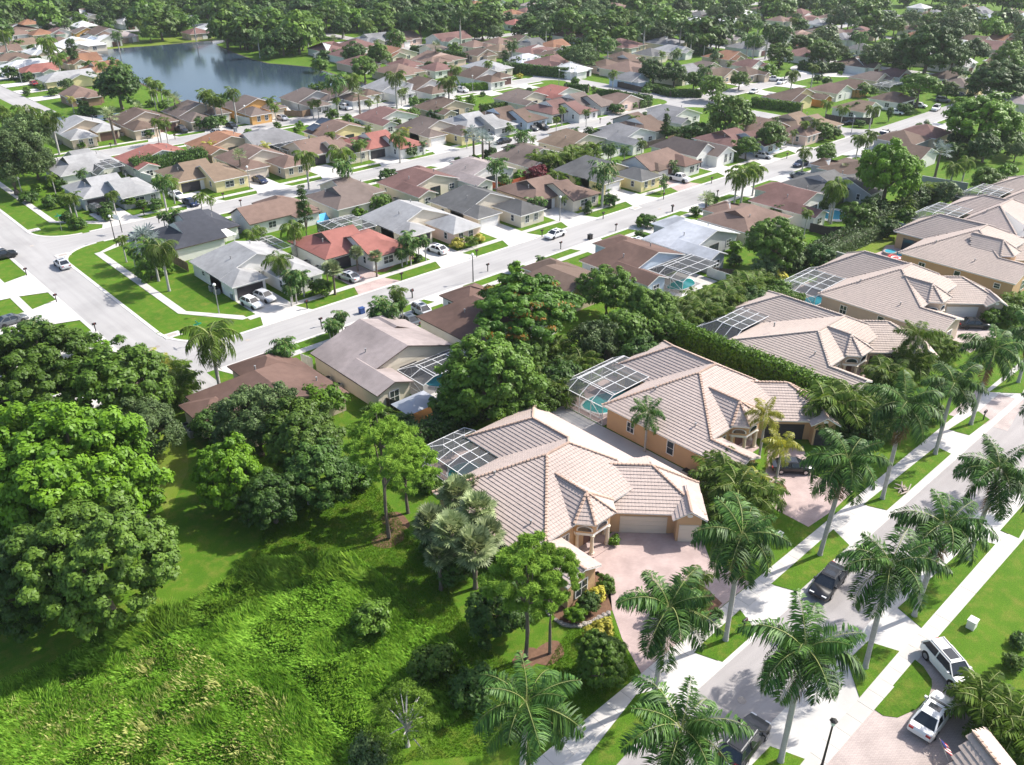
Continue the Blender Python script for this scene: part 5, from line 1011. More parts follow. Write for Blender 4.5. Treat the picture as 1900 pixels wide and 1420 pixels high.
treekind('croton', 'shrub', 'yellow leaved shrub', 1, None, m='leaf_yellow', asp=.8, cz=.7, fn=.5, fl=1.6, fr=1.3, bare=.8, limbs=3)
treekind('redleaf', 'shrub', 'dark red leaved tree', 1, None, m='leaf_red', asp=.85, cz=.9, fl=1.2, bare=.8, limbs=4)
treekind('wispy', 'broadleaf_tree', 'sparse yellow green wispy tree with pale bare limbs', 1, None, m='leaf_pine', asp=.7, cz=1.0, fn=.35, fp=.9, fl=1.3, wl=.2, tr=.05, tm='palm_bark', limbs=18, lean=1.2)
treekind('bamboo', 'shrub', 'tall upright bamboo clump', 1, None, m='leaf_bright', asp=1.5, cz=1.45, fl=1.6, wl=.25, fr=1.2, bare=.9, limbs=6, shape='column')
# palms
def frond_geo(rs, L, droop, up0, nl, ll, lw, plume=.0, fan=0.0, sag=.0):
    """one feather frond along +x: returns verts, quads"""
    V = []; F = []; ts = np.linspace(0, 1, 9); px = [0.0]; pz = [0.0]; ang = up0
    for i in range(1, 9): ang = up0-droop*(i/8)**1.15; px.append(px[-1]+L/8*math.cos(ang)); pz.append(pz[-1]+L/8*math.sin(ang))
    px, pz = np.array(px), np.array(pz)
    for i in range(8):                                        # rachis as a thin ribbon
        w0, w1 = .05*(1-i/9), .05*(1-(i+1)/9); o = len(V)
        V += [(px[i], -w0, pz[i]+.01), (px[i], w0, pz[i]+.01), (px[i+1], w1, pz[i+1]+.01), (px[i+1], -w1, pz[i+1]+.01)]; F.append((o, o+1, o+2, o+3))
    nr = len(F)
    for j in range(nl):
        t = .10+.90*(j+.5)/nl; x = np.interp(t, ts, px); z = np.interp(t, ts, pz); a = up0-droop*t**1.15
        env = ll*(.45+1.1*math.sin(math.pi*min(1, .18+.80*t))**1.0)*(.75 if t > .9 else 1)
        for sg in (-1, 1):
            l = env*rs.uniform(.85, 1.1); sw = rs.uniform(.25, .6)*(.5+.8*t); dn = rs.uniform(-.25, .15)-sag+(rs.choice([-1, 1])*plume if plume else 0)
            dx, dy, dz = math.sin(sw), sg*math.cos(sw)*math.cos(dn), math.sin(dn)
            ca, sa = math.cos(a), math.sin(a); d = (dx*ca-dz*sa*.6, dy, dx*sa+dz)
            w = lw*rs.uniform(.8, 1.2); o = len(V)
            m1 = (x+d[0]*l*.55, d[1]*l*.55, z+d[2]*l*.55); tip = (x+d[0]*l, d[1]*l, z+d[2]*l-l*.22*(1+sag))
            V += [(x, 0, z), (m1[0]-w*ca, m1[1], m1[2]-w*sa), tip, (m1[0]+w*ca, m1[1], m1[2]+w*sa)]; F.append((o, o+1, o+2, o+3))
    return np.array(V), np.array(F), nr
def frond_mesh(name, m, seed, **k):
    rs = random.Random(seed); V, F, nr = frond_geo(rs, **k); r2 = np.random.RandomState(seed)
    return npmesh(name, V, F, [m, 'frond_stem'], np.r_[np.ones(nr, int), np.zeros(len(F)-nr, int)], r2.uniform(0, 1, len(F)))
def palm_trunk(name, h, r, m='palm_bark', shaft=0.0, bulge=.12, sr=None, n=9, bend=0.0):
    b = MB(); zs = [-.1, .12, .35, h*.2, h*.45, h*.7, h]; rr = [r*1.55, r*1.35, r*1.15, r*1.02, r*(1+bulge), r*1.0, r*.80]
    b.tube([(bend*(z/h)**2, 0, z) for z in zs], rr, m, n)
    if shaft: b.tube([(bend, 0, h), (bend, 0, h+.15), (bend, 0, h+shaft*.5), (bend, 0, h+shaft)], [r*.85, r*.95, r*.72, r*.42], 'crownshaft', n)
    return b.mesh(name, True)
RF = [frond_mesh('frond', 'frond_royal', 11+i, L=5.1, droop=dr, up0=u0, nl=84, ll=.90, lw=.062, plume=.42, sag=.45) for i, (dr, u0) in enumerate(((1.0, 1.2), (1.5, 1.0), (1.9, .72), (2.0, .30), (1.3, -.35)))]
_rt = {}
PALMS_NEAR = []
def royal(base, crown, label, m='frond_royal', nf=17, fs=1.0, group='royal palms lining the street', name='royal_palm', trunk_r=.21, seed=None):
    fs = fs*.93
    """base and crown are pixels of the photograph: foot of the trunk and heart of the crown"""
    x, y = G(*base); best = min((abs(project(x, y, z/10)[1]-crown[1]), z/10) for z in range(20, 180))[1]
    sd = seed if seed is not None else int(base[0]*7+base[1]); rs = random.Random(sd)
    t = thing(name, label, 'palm tree', (x, y, 0), rs.uniform(0, 6.28), group)
    th = best-1.35*fs; shaft = 1.35*fs; link('trunk', palm_trunk('trunk', th, trunk_r, shaft=shaft), t)
    for i in range(nf):
        u = i/(nf-1); k = 0 if u < .12 else 1 if u < .38 else 2 if u < .70 else 3 if u < .92 else 4
        a = i*2.39996+rs.uniform(-.25, .25); s = fs*rs.uniform(.86, 1.08)*(.8 if k == 0 else 1)
        M = Matrix.Translation((0, 0, th+shaft*(.98-.25*u))) @ rotz(a) @ Matrix.Rotation(rs.uniform(-.15, .15), 4, 'Y') @ Matrix.Rotation(rs.uniform(-.3, .3), 4, 'X') @ Matrix.Scale(s, 4)
        key = (k, m)
        if m == 'frond_royal': me = RF[k]
        else:
            if key not in _rt:
                _rt[key] = RF[k].copy(); _rt[key].materials[0] = MATS[m]
            me = _rt[key]
        link('frond', me, t, mtx=M)
    if trunk_r > .2:
        t.rotation_euler = (rs.uniform(-.035, .035), rs.uniform(-.035, .035), t.rotation_euler[2])
        if 'dead' not in _rt: _rt['dead'] = RF[4].copy(); _rt['dead'].materials[0] = MATS['frond_dead']
        for i in range(rs.choice((0, 1, 1, 2))): link('frond', _rt['dead'], t, mtx=Matrix.Translation((0, 0, th+.1)) @ rotz(rs.uniform(0, 6)) @ Matrix.Rotation(.55, 4, 'Y') @ Matrix.Scale(.8, 4))['label'] = 'dry brown hanging frond'
    return t
def palm_crown(name, m, seed, nf, L, droop, ll, lw, nl, ups=(1.2, -.5), sag=.2, plume=0):
    rs = random.Random(seed); VS, FS, MI, off = [], [], [], 0
    for i in range(nf):
        u = i/max(1, nf-1); up0 = ups[0]+(ups[1]-ups[0])*u; V, F, nr = frond_geo(rs, L*rs.uniform(.85, 1.1), droop*rs.uniform(.8, 1.15), up0, nl, ll, lw, plume, sag=sag)
        a = i*2.39996+rs.uniform(-.3, .3); c, s = math.cos(a), math.sin(a); R_ = np.array([[c, -s, 0], [s, c, 0], [0, 0, 1]])
        VS.append(V @ R_.T); FS.append(F+off); off += len(V); MI.append(np.r_[np.ones(nr, int), np.zeros(len(F)-nr, int)])
    F = np.vstack(FS); return np.vstack(VS), F, np.concatenate(MI)
def fan_crown(m, seed, nf, pet, fr, blades=13):
    rs = random.Random(seed); V, F, MI = [], [], []
    for i in range(nf):
        u = i/max(1, nf-1); el = 1.25-1.75*u+rs.uniform(-.15, .15); a = i*2.39996+rs.uniform(-.2, .2); d = Vector((math.cos(a)*math.cos(el), math.sin(a)*math.cos(el), math.sin(el)))
        side = d.cross(Vector((0, 0, 1))).normalized(); upv = side.cross(d); p = d*pet*rs.uniform(.8, 1.15); o = len(V)
        V += [tuple(side*-.03), tuple(side*.03), tuple(p+side*.02), tuple(p-side*.02)]; F.append((o, o+1, o+2, o+3)); MI.append(1)
        for k in range(blades):
            b = (k/(blades-1)-.5)*4.3; q = d*math.cos(b)+side*math.sin(b); l = fr*rs.uniform(.85, 1.1); q2 = (q+upv*.12*math.cos(b)-Vector((0, 0, .28))*abs(rs.uniform(.3, 1))); w = q.cross(upv)*fr*.10; o = len(V)
            V += [tuple(p), tuple(p+q*l*.55+w), tuple(p+q*l*.55+(q2)*l*.5), tuple(p+q*l*.55-w)]; F.append((o, o+1, o+2, o+3)); MI.append(0)
    return np.array(V), np.array(F), np.array(MI)
PALM = {}
def palmkind(kind, name, label, h, build, m, r=.16, shaft=0, stems=1, tm='palm_bark', spread=0.0):
    PALM[kind] = dict(name=name, label=label, h=h, build=build, m=m, r=r, shaft=shaft, stems=stems, tm=tm, spread=spread, v={})
palmkind('pq', 'palm_tree', 'slim feather palm', 5.6, dict(nf=17, L=2.3, droop=1.9, ll=.55, lw=.08, nl=18), 'frond_light', .14, .7)
palmkind('pd', 'palm_tree', 'dark green feather palm', 6.8, dict(nf=20, L=3.0, droop=1.7, ll=.65, lw=.085, nl=22, plume=.3), 'frond_royal', .18, .9)
palmkind('pc', 'palm_tree', 'drooping coconut palm', 6.3, dict(nf=20, L=3.2, droop=1.9, ll=.7, lw=.075, nl=22, sag=.5), 'frond_light', .17, 0)
palmkind('pa', 'palm_tree', 'short curly topped palm group', 4.2, dict(nf=13, L=1.7, droop=2.1, ll=.46, lw=.085, nl=14), 'frond_royal', .09, .5, 3, spread=.8)
palmkind('py', 'palm_tree', 'yellow green palm', 5.0, dict(nf=12, L=2.2, droop=1.5, ll=.55, lw=.07, nl=18), 'frond_yellow', .13, .7)
palmkind('areca', 'palm_clump', 'bushy clump of areca palms', 2.4, dict(nf=13, L=2.3, droop=1.5, ll=.55, lw=.085, nl=16, ups=(1.4, .1)), 'frond_light', .06, .3, 6, 'crownshaft', 1.3)
palmkind('fan', 'fan_palm', 'grey green fan palm with ragged round head', 4.5, dict(fan=1, nf=36, pet=1.1, fr=.85, blades=15), 'frond_fan', .19, 0, tm='bark')
palmkind('silver', 'fan_palm', 'silver blue fan palm', 5.0, dict(fan=1, nf=26, pet=1.5, fr=1.35, blades=15), 'leaf_silver', .24, 0, tm='bark')
def palmmesh(kind, v, lo):
    T = PALM[kind]; key = (v, lo)
    if key not in T['v']:
        sd = 31*v+sum(map(ord, kind)); bd = dict(T['build']); rs = random.Random(sd)
        if bd.pop('fan', 0):
            if lo: bd['nf'] = 16; bd['blades'] = 9
            V, F, MI = fan_crown(T['m'], sd, **bd)
        else:
            if lo: bd['nf'] = int(bd['nf']*.75); bd['nl'] = int(bd['nl']*.6); bd['lw'] *= 1.6
            V, F, MI = palm_crown('c', T['m'], sd, **bd)
        V[:, 2] += T['shaft']*.9
        crown = npmesh('crown', V, F, [T['m'], 'frond_stem'], MI, np.random.RandomState(sd).uniform(0, 1, len(F)))
        T['v'][key] = crown
    return T['v'][key]
_pt = {}
def palm(kind, px, py, h=None, sc=1.0, label=None, group=None, v=None):
    """px,py is the pixel of the crown heart"""
    T = PALM[kind]; sc = sc*(.82 if math.hypot(*G(px, py, 5)) > 205 else 1); H_ = (h or T['h']*sc*rng.uniform(.9, 1.1)); x, y = G(px, py, H_); d = math.hypot(x, y); lo = d > 150
    t = thing(T['name'], None, 'palm tree', (x, y, 0), rng.uniform(0, 6.28), group)
    n = T['stems']
    for i in range(n if not lo or n < 2 else max(2, n-2)):
        a = 2.4*i; o = (0, 0) if n == 1 else (T['spread']*sc*math.cos(a)*rng.uniform(.5, 1), T['spread']*sc*math.sin(a)*rng.uniform(.5, 1))
        hh = H_*(1 if i == 0 else rng.uniform(.6, 1.0)); hk = round(max(.5, hh-T['shaft']*sc), 1)
        k = (kind, hk, round(sc, 1))
        if k not in _pt: _pt[k] = palm_trunk('trunk', hk, T['r']*sc, T['tm'], T['shaft']*sc, n=7)
        tr = link('trunk', _pt[k], t, (o[0], o[1], 0))
        c = link('crown', palmmesh(kind, rng.randrange(2) if v is None else v, lo), t, (o[0], o[1], hk), rng.uniform(0, 6.28)); s = sc*rng.uniform(.92, 1.08); c.scale = (s, s, s)
    AUTO.append((t, label or T['label'], px, py, d)); return t
AUTO = []
def tree(kind, px, py, wpx, label=None, group=None, zs=1.0, q=None):
    """px,py and wpx: middle and width of the crown in the photograph"""
    T = LIB[kind]; r = 4.0
    for _ in range(6):
        x, y = G(px, py, T['cz']*r*zs); d = project(x, y, T['cz']*r*zs)[2]; r = wpx/2*d/FOC/1.02
    q = q or ('x' if wpx > 190 else 'n' if wpx > 95 else 'm' if wpx > 34 else 'f'); return tree_at(kind, x, y, r, px, py, d, label, group, zs, q)
def tree_b(kind, base, crown, wpx, label):
    """tree given by the pixel of its foot, of its crown heart and the width of the crown"""
    T = LIB[kind]; x, y = G(*base); hh = min((abs(project(x, y, z/10)[1]-crown[1]), z/10) for z in range(10, 250))[1]; d = project(x, y, hh)[2]; r = wpx/2*d/FOC
    t = tree_at(kind, x, y, r, crown[0], crown[1], d, label, None, hh/(T['cz']*r), 'n'); t.scale[2] = r*.95
    for ch in t.children:
        if ch.name.startswith('crown'): ch.location.z = hh/(r*.95)-T['cz']
        else: ch.scale[2] = hh/(r*.95)/T['cz']
    return t
def tree_at(kind, x, y, r, px, py, d, label=None, group=None, zs=1.0, q='m'):
    T = LIB[kind]; t = thing(T['name'], None, 'shrub' if 'shrub' in T['name'] else 'tree', (x, y, 0), rng.uniform(0, 6.28), group)
    cm, tm = treemesh(kind, q, rng.randrange(T['nvar'])); t.scale = (r*rng.uniform(.94, 1.06), r, r*zs)
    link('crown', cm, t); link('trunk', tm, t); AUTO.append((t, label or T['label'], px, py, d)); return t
def hedge(name, label, pts, w, h, m='leaf_green', dens=70, leaf=.16, wob=.12, seed=0, cat='hedge', base='leaf_dark'):
    """clipped hedge along a ground line (points in metres)"""
    rs = np.random.RandomState(seed+len(label)); P, N = [], []
    for a, b in zip(pts[:-1], pts[1:]):
        a = np.array(a); b = np.array(b); L = np.linalg.norm(b-a); d = (b-a)/L; n = np.array([-d[1], d[0]])
        for nx, area in ((1, L*h), (-1, L*h), (0, L*w)):
            k = int(area*dens); s = rs.uniform(0, L, k); jit = rs.normal(0, wob, k)
            if nx: z = rs.uniform(.05, h, k); p = a+d*s[:, None]+n*(nx*w/2+jit)[:, None]; P.append(np.c_[p, z]); N.append(np.tile(np.r_[n*nx, .35], (k, 1)))
            else: u = rs.uniform(-w/2, w/2, k); p = a+d*s[:, None]+n*u[:, None]; P.append(np.c_[p, h+jit+.12*np.sin(s*1.7)]); N.append(np.tile(np.r_[0, 0, 1.0], (k, 1)))
    P = np.vstack(P); N = unit(np.vstack(N)+rs.normal(size=P.shape)*.45); L_ = rs.uniform(.6, 1.3, len(P))*leaf
    c0 = np.array(pts).mean(0); P[:, :2] -= c0
    V, F = leaf_cards(P, N, L_, L_*.6, rs); t = thing(name, label, cat, (c0[0], c0[1], 0))
    link('foliage', npmesh('foliage', V, F, [m], None, rs.uniform(0, 1, len(F))), t)
    b = MB()
    for a, c in zip(pts[:-1], pts[1:]):
        b.bar((a[0]-c0[0], a[1]-c0[1], h*.46), (c[0]-c0[0], c[1]-c0[1], h*.46), w*.7, 'bark', h*.86)
    b.obj('branches', t); return t

# ------------------------------------------------------------------ planting: foreground first
ROY = [((1212, 1300), (1226, 1122), 'royal palm with dark heavy crown beside the round clipped shrub', 17, 1.0), ((1346, 1188), (1374, 995), 'royal palm on the grass island by the brown mailbox', 18, 1.02),
       ((1521, 1030), (1553, 848), 'royal palm standing in front of the second villa drive', 18, 1.02), ((1637, 926), (1668, 752), 'royal palm next to the pile of pale driftwood', 18, 1.0),
       ((1735, 843), (1759, 712), 'royal palm on the verge behind the driftwood palm', 17, .95), ((1801, 788), (1830, 650), 'royal palm on the verge beside the small dark mailbox', 17, .95), ((1889, 710), (1900, 612), 'royal palm cut by the right picture edge near the top of the row', 16, .9),
       ((965, 1500), (985, 1300), 'royal palm at the bottom edge over the end of the sidewalk', 18, 1.0), ((1225, 1560), (1250, 1352), 'royal palm at the bottom edge between sidewalk and black car', 18, 1.0),
       ((1448, 1413), (1478, 1206), 'royal palm with widest crown over the street in front of the dark pickup', 18, 1.08), ((1605, 1239), (1644, 1048), 'royal palm leaning over the street beside the black car', 18, 1.03),
       ((1696, 1143), (1738, 975), 'royal palm across the street behind the leaning one', 17, 1.0), ((1796, 1038), (1828, 872), 'royal palm across the street at the far grass strip', 18, 1.0), ((1905, 905), (1912, 752), 'royal palm cut by the right edge across the street', 16, .95)]
for b_, c_, lb, nf, fs in ROY: royal(b_, c_, lb, nf=nf, fs=fs)
royal((1196, 838), (1204, 764), 'small young palm against the orange side wall of the second villa', nf=11, fs=.62, group=None, trunk_r=.13)
royal((1408, 850), (1413, 768), 'bright yellow palm at the porch of the second villa', m='frond_yellow', nf=11, fs=.60, group=None, trunk_r=.14)
royal((1437, 906), (1449, 826), 'yellow green palm leaning over the pink drive of the second villa', m='frond_yellow', nf=12, fs=.62, group=None, trunk_r=.14)
royal((1684, 700), (1697, 622), 'wind blown palm in front of the hedge villa', m='frond_light', nf=12, fs=.8, group=None, trunk_r=.17)
def T_(rows, fr):
    for r in rows:
        k, x, y, w = r[:4]; px, py = Q(fr, x, y); lb = r[4] if len(r) > 4 else None
        if k in PALM: palm(k, px, py, sc=w, label=lb)
        else: tree(k, px, py, w*FR[fr][2], lb, zs=r[5] if len(r) > 5 else 1.0)
T_([('bright', 118, 870, 340, 'huge bright green spreading tree filling the left edge'), ('oak', 70, 700, 230, 'dark mottled tree in the upper left of the field, at the picture edge'), ('oak', 225, 715, 190, 'broad grey green tree behind the huge bright one'),
    ('grey', 270, 800, 140, 'pale grey green tree between the huge bright tree and the brown bend house'), ('olive', 180, 1045, 300, 'broad tree with a pale dead patch at the lower left of the field'), ('dark', 40, 1075, 220, 'very dark tree at the left edge under the huge bright one'), ('dark', 20, 950, 120, 'dark shaded tree below the huge bright crown at the edge'), ('oak', 268, 930, 80, 'shaded tree at the right flank of the huge bright one'),
    ('grey', 475, 782, 165, 'tall grey green tree before the brown bend house roof'), ('bright', 595, 745, 90, 'yellow green glossy tree at the bend house corner'), ('olive', 560, 810, 165, 'olive tree right of the light green upright one'), ('bright', 425, 880, 135, 'upright light green tree with feathery tips in the field', 1.35), ('dark', 385, 790, 70, 'dark tree in the shade left of the upright light green one'),
    ('dark', 590, 880, 150, 'dark dense tree at the edge of the field by the leaning dead stump'), ('dark', 505, 925, 130, 'dark shaded tree under the olive tree'), ('bushd', 655, 880, 80, 'dark shrub mass left of the two left pines'),
    
    ('dark', 925, 1135, 128, 'dark round headed tree below the bright pine head'), ('topiary', 1117, 1225, 112, 'large round clipped dark shrub beside the pink driveway'), ('croton', 1112, 1172, 52, 'golden yellow shrub behind the round clipped one'), ('bushb', 1068, 1140, 40, 'lime green shrub inside the stone edged bed'), ('bushd', 1092, 1118, 46, 'dark shrub inside the stone edged bed'), ('croton', 1105, 1105, 36, 'yellow green spiky shrub by the villa corner'), ('bush', 1125, 1085, 36, 'upright green shrub at the corner of the villa drive'),
    ('bushb', 1140, 1003, 22, 'yellow green shrub by the porch column of the nearest villa'), ('wispy', 752, 1335, 150, 'sparse wispy yellow green tree with bare pale limbs in the tall grass'), ('bushg', 690, 1400, 80, 'feathery shrub at the bottom of the field'),
    ('oak', 905, 700, 190, 'large rounded leafy tree behind the pool cage of the nearest villa'), ('oak', 850, 750, 100, 'small leafy tree attached to the left of the large rounded one'), ('oak', 970, 770, 80, 'leafy tree low at the right of the large rounded one'), ('flame', 978, 575, 225),
    ('oak', 1128, 540, 108, 'glossy leaved tree right of the flame tree'), ('olive', 1205, 572, 105, 'misty olive tree behind the clipped hedge'), ('grey', 1102, 632, 92, 'silvery green fluffy tree below the glossy leaved one'), ('oak', 1160, 610, 95, 'light green tree left of the misty olive one'), ('oak', 1245, 612, 75, 'dark green rounded tree at the top of the clipped hedge'), ('oak', 975, 655, 100, 'feathery grey tree in the shade under the flame tree'), ('bushd', 1040, 700, 80, 'dark shrubs behind the white pool cage'), ('bushd', 1190, 655, 80, 'dark thicket left of the second villa roof'), ('bush', 1015, 740, 60, 'green shrub at the left foot of the white pool cage'),
    ('bushd', 745, 790, 60, 'white flowering dark shrub by the grey canopy'), ('bush', 700, 770, 50, 'small shrub beside the lilac house side wall'), ('bushd', 820, 790, 60, 'dark shrub right of the grey canopy'),
    ('areca', 1025, 640, 1.1), ('areca', 1062, 672, 1.1, 'areca clump with orange dead fronds behind the white pool cage'), ('areca', 1005, 690, 1.0), ('areca', 1045, 715, 1.0), ('areca', 1085, 665, .9), ('areca', 1290, 565, 1.3), ('areca', 1322, 578, 1.3), ('areca', 1345, 550, 1.4), ('areca', 1378, 528, 1.4), ('areca', 1405, 515, 1.2), ('areca', 1268, 590, 1.2), ('areca', 1310, 548, 1.2),
    ('bushg', 1422, 498, 55), ('croton', 1443, 512, 30, 'golden flowering shrub by the cage of the white garage villa'), ('bushd', 1395, 560, 70), ('bush', 1445, 545, 55),
    ('oak', 1437, 452, 112, 'dense round tree with yellow green top behind the salmon hip roofed house'), ('bright', 1650, 322, 122, 'tall bright green tree with hanging lower branches', 1.25), ('oak', 1597, 404, 66, 'rounded pale flowering tree beside the round turquoise pool'), ('ball', 1682, 402, 34, 'ball clipped tree on the yellow lawn'), ('bushg', 1472, 484, 48), ('bushd', 1522, 478, 60), ('bushd', 1650, 425, 45), ('oak', 1830, 335, 60, 'grey leaved tree with dark trunk behind the sixth villa'), ('bushb', 1868, 322, 34),
    ('areca', 1352, 868, 1.3, 'feathery palm clump at the front corner of the second villa'), ('areca', 1392, 905, 1.4, 'feathery palm clump beside the pink drive of the second villa'), ('areca', 1370, 935, 1.2), ('areca', 1345, 905, 1.0), ('py', 1400, 885, .8), ('areca', 1560, 745, 1.7, 'big yellow green palm clump before the hedge villa'), ('areca', 1610, 755, 1.4), ('areca', 1648, 690, 1.3), ('areca', 1700, 665, 1.2), ('areca', 1755, 640, 1.0), ('bushd', 1590, 800, 70), ('bush', 1650, 790, 60), ('bushd', 1725, 760, 55), ('bushb', 1840, 590, 40, 'yellow shrub at the corner of the toy pool villa'), ('bush', 1878, 585, 50), ('areca', 1890, 560, 1.0),
    ('pq', 1295, 1068, .75, 'small palm in the planting island of the nearest villa drive'), ('areca', 1275, 1110, .8, 'low palm clump in the planting island of the villa drive'), ('bushd', 1330, 1140, 24), ('areca', 1850, 1310, 1.2, 'palm clump beside the tan tiled roof corner'), ('areca', 1880, 1340, 1.2), ('areca', 1830, 1285, .8), ('bush', 1880, 1230, 40), ('bushd', 1890, 1190, 30),
    ('fan', 838, 985, 1.25), ('fan', 885, 945, 1.15), ('fan', 880, 1015, 1.15), ('fan', 800, 970, 1.1), ('fan', 845, 915, 1.0), ('fan', 905, 990, 1.0), ('fan', 815, 1030, .9), ('fan', 870, 905, .9), ('bushd', 845, 1060, 70), ('bushd', 800, 1010, 50), ('bush', 790, 895, 50),
    ('bush', 690, 1150, 80, 'dark leafy hump in the tall grass'), ('bush', 800, 1230, 80), ('bushd', 880, 1275, 90, 'dark bush in deep shade below the dark round headed tree')], 'p')
hedge('hedge', 'tall clipped hedge between the second villa and the hedge villa', [(94.6, 41.8), (94.6, 67.5)], 1.9, 4.3, 'leaf_bright', 90, .19, .28)
hedge('hedge', 'dark low hedge before the cage of the white garage villa', [(114.5, 70.5), (119.6, 61)], 2.4, 3.0, 'leaf_green', 70, .18, .2)
hedge('hedge', 'long clipped grey hedge beside the yellow green lawn', [GQ('J', 965, 815, 1), GQ('J', 1330, 655, 1)], 2.2, 2.2, 'leaf_grey', 70, .16, .12)
hedge('hedge', 'dark hedge closing the gardens behind the villas', [(84, 71), (120, 72.5), (150, 73), (200, 74)], 1.8, 2.6, 'leaf_dark', 40, .22, .3)
hedge('hedge', 'leafy hedge at the rear of the villa row, by the flame tree', [(46, 72), (68, 72.5), (84, 72.8)], 2.2, 2.6, 'leaf_dark', 45, .22, .3)
hedge('hedge', 'dark clipped hedge strip between white fence and red terracotta house', [GQ('i6', 985, 690, 1.5), GQ('i6', 1790, 560, 1.5)], 3.4, 3.8, 'leaf_dark', 45, .24, .4)
for b_, c_, w_, l_ in (((722, 1000), (706, 830), 150, 'tallest pine, standing left of the pool cage of the nearest villa'), ((757, 952), (795, 868), 120, 'pine with sparse yellow green head beside the pool cage'), ((976, 1222), (955, 1068), 165, 'pine with round bright head in front of the nearest villa'), ((1020, 1213), (1052, 1060), 112, 'small headed pine by the porch of the nearest villa')): tree_b('pine', b_, c_, w_, l_)
# ---------------- middle distance
T_([('grey', 40, 165, 430, 'big hazy grey green tree at the left edge behind the corner lawn'), ('grey', 150, 30, 260), ('grey', 185, 175, 220, 'grey tree with pale forked trunk beside the caged house'), ('pq', 280, 255, .9), ('areca', 300, 270, .9), ('pd', 445, 235, .8), ('topiary', 263, 400, 34, 'leftmost of the four egg shaped clipped shrubs', 1.5), ('topiary', 292, 418, 36, 'second egg shaped shrub, lowest of the four', 1.5), ('topiary', 312, 378, 36, 'third egg shaped shrub, highest of the four', 1.5), ('topiary', 347, 405, 40, 'rightmost of the four egg shaped clipped shrubs', 1.5),
    ('pq', 395, 370, 1.0), ('pq', 365, 362, .9), ('pq', 612, 355, .9), ('ball', 708, 395, 78, 'flat clipped small tree before the pale grey roofed house', .7), ('pd', 880, 275, 1.05), ('pq', 935, 280, 1.0), ('pq', 1095, 365, .9), ('pq', 1150, 375, .8), ('pa', 905, 455, 1.1), ('pa', 950, 450, 1.0), ('pq', 665, 600, .8), ('pa', 745, 655, 1.0), ('silver', 790, 610, 1.15, 'silver blue palm beside the black roofed house'), ('pc', 880, 650, 1.2, 'drooping palm on the corner lawn before the white corner house'), ('pd', 830, 640, 1.0), ('bush', 820, 770, 150, 'round bush on the corner lawn under the drooping palm'), ('bushb', 905, 760, 90),
    ('pc', 1605, 530, 1.1, 'leaning palm with pale trunk behind the white corner house'), ('pc', 1380, 560, .7), ('pq', 1430, 550, .7), ('conifer', 1665, 440, 105, 'tall dark feathery conifer behind the salmon gable house'), ('pc', 1520, 710, .95, 'feathery palm in front of the white corner house garage'), ('pa', 1590, 800, 1.2), ('pa', 1640, 790, 1.0), ('bushd', 1625, 890, 60), ('bush', 1760, 870, 120, 'glossy wide shrub at the pavilion of the white corner house'), ('fan', 1825, 770, .95), ('fan', 1790, 760, .6)], 'K')
T_([('pc', 1150, 450, 1.35, 'lush palm with yellow dead fronds before the brown bend house'), ('py', 800, 560, 1.0), ('py', 870, 590, 1.0), ('areca', 930, 640, 1.2), ('areca', 970, 720, 1.2), ('py', 780, 620, .9), ('bushd', 930, 800, 120), ('pa', 1545, 490, 1.2, 'curly palms behind the brown bend house roof'), ('pa', 220, 375, 1.1), ('pa', 160, 385, 1.0), ('bush', 60, 440, 90), ('py', 310, 480, .6), ('bushb', 560, 520, 90), ('pa', 1850, 330, 1.0), ('pa', 1820, 385, .9), ('oak', 60, 560, 200), ('oak', 420, 500, 170), ('oak', 560, 580, 150), ('grey', 700, 700, 150), ('dark', 790, 790, 120)], 'D')
T_([('pq', 315, 205, .9), ('pa', 215, 270, 1.2), ('pa', 265, 290, 1.1), ('pa', 330, 250, .9), ('bushb', 960, 85, 70)], 'E')
T_([('pd', 110, 195, 1.1), ('pc', 90, 140, 1.0), ('pq', 200, 80, 1.0), ('pa', 190, 90, 1.0), ('pc', 415, 20, 1.0), ('bushd', 460, 115, 90), ('pa', 540, 70, 1.0), ('fan', 180, 680, .8), ('fan', 285, 700, .8), ('pa', 445, 600, 1.2), ('pa', 480, 570, 1.2), ('pa', 535, 600, 1.1), ('croton', 740, 630, 75, 'yellow shrub at the left of the peach walled house'), ('croton', 860, 600, 60, 'yellow shrub at the right of the peach walled house'), ('areca', 810, 600, .6), ('bushd', 520, 710, 50), ('bush', 305, 410, 120, 'round shrub between the gablet house and the peach walled house'), ('bush', 685, 280, 75), ('pd', 950, 180, 1.15, 'tall dark palm by the red fence'), ('bush', 990, 290, 90), ('redleaf', 1168, 245, 115, 'dark red leaved round tree above the red fence'), ('bushb', 1080, 260, 70), ('areca', 1290, 250, 1.0), ('bushb', 1420, 285, 85), ('areca', 1200, 160, 1.5, 'golden green palm thicket behind the tan split house'), ('areca', 1270, 160, 1.5), ('areca', 1330, 150, 1.5), ('areca', 1400, 120, 1.5), ('areca', 1450, 100, 1.4), ('areca', 1160, 190, 1.2), ('areca', 1490, 140, 1.2),
    ('pa', 1145, 385, .95), ('pa', 1190, 390, .9), ('pd', 1540, 215, 1.35, 'tallest dark palm in front of the yellow walled house'), ('bushd', 1530, 320, 75), ('bush', 1260, 400, 45), ('pq', 1320, 375, .6), ('croton', 1400, 430, 34), ('bushd', 1450, 415, 50), ('pd', 1580, 105, .9), ('pd', 1655, 100, .9), ('pq', 1750, 70, 1.0), ('bushb', 1745, 510, 70, 'young green tree on the verge by the lavender grey house'), ('bushd', 1735, 580, 60), ('pa', 1200, 705, .7), ('bushb', 1060, 770, 90), ('bush', 1745, 320, 45), ('pa', 1870, 280, .7)], 'I')
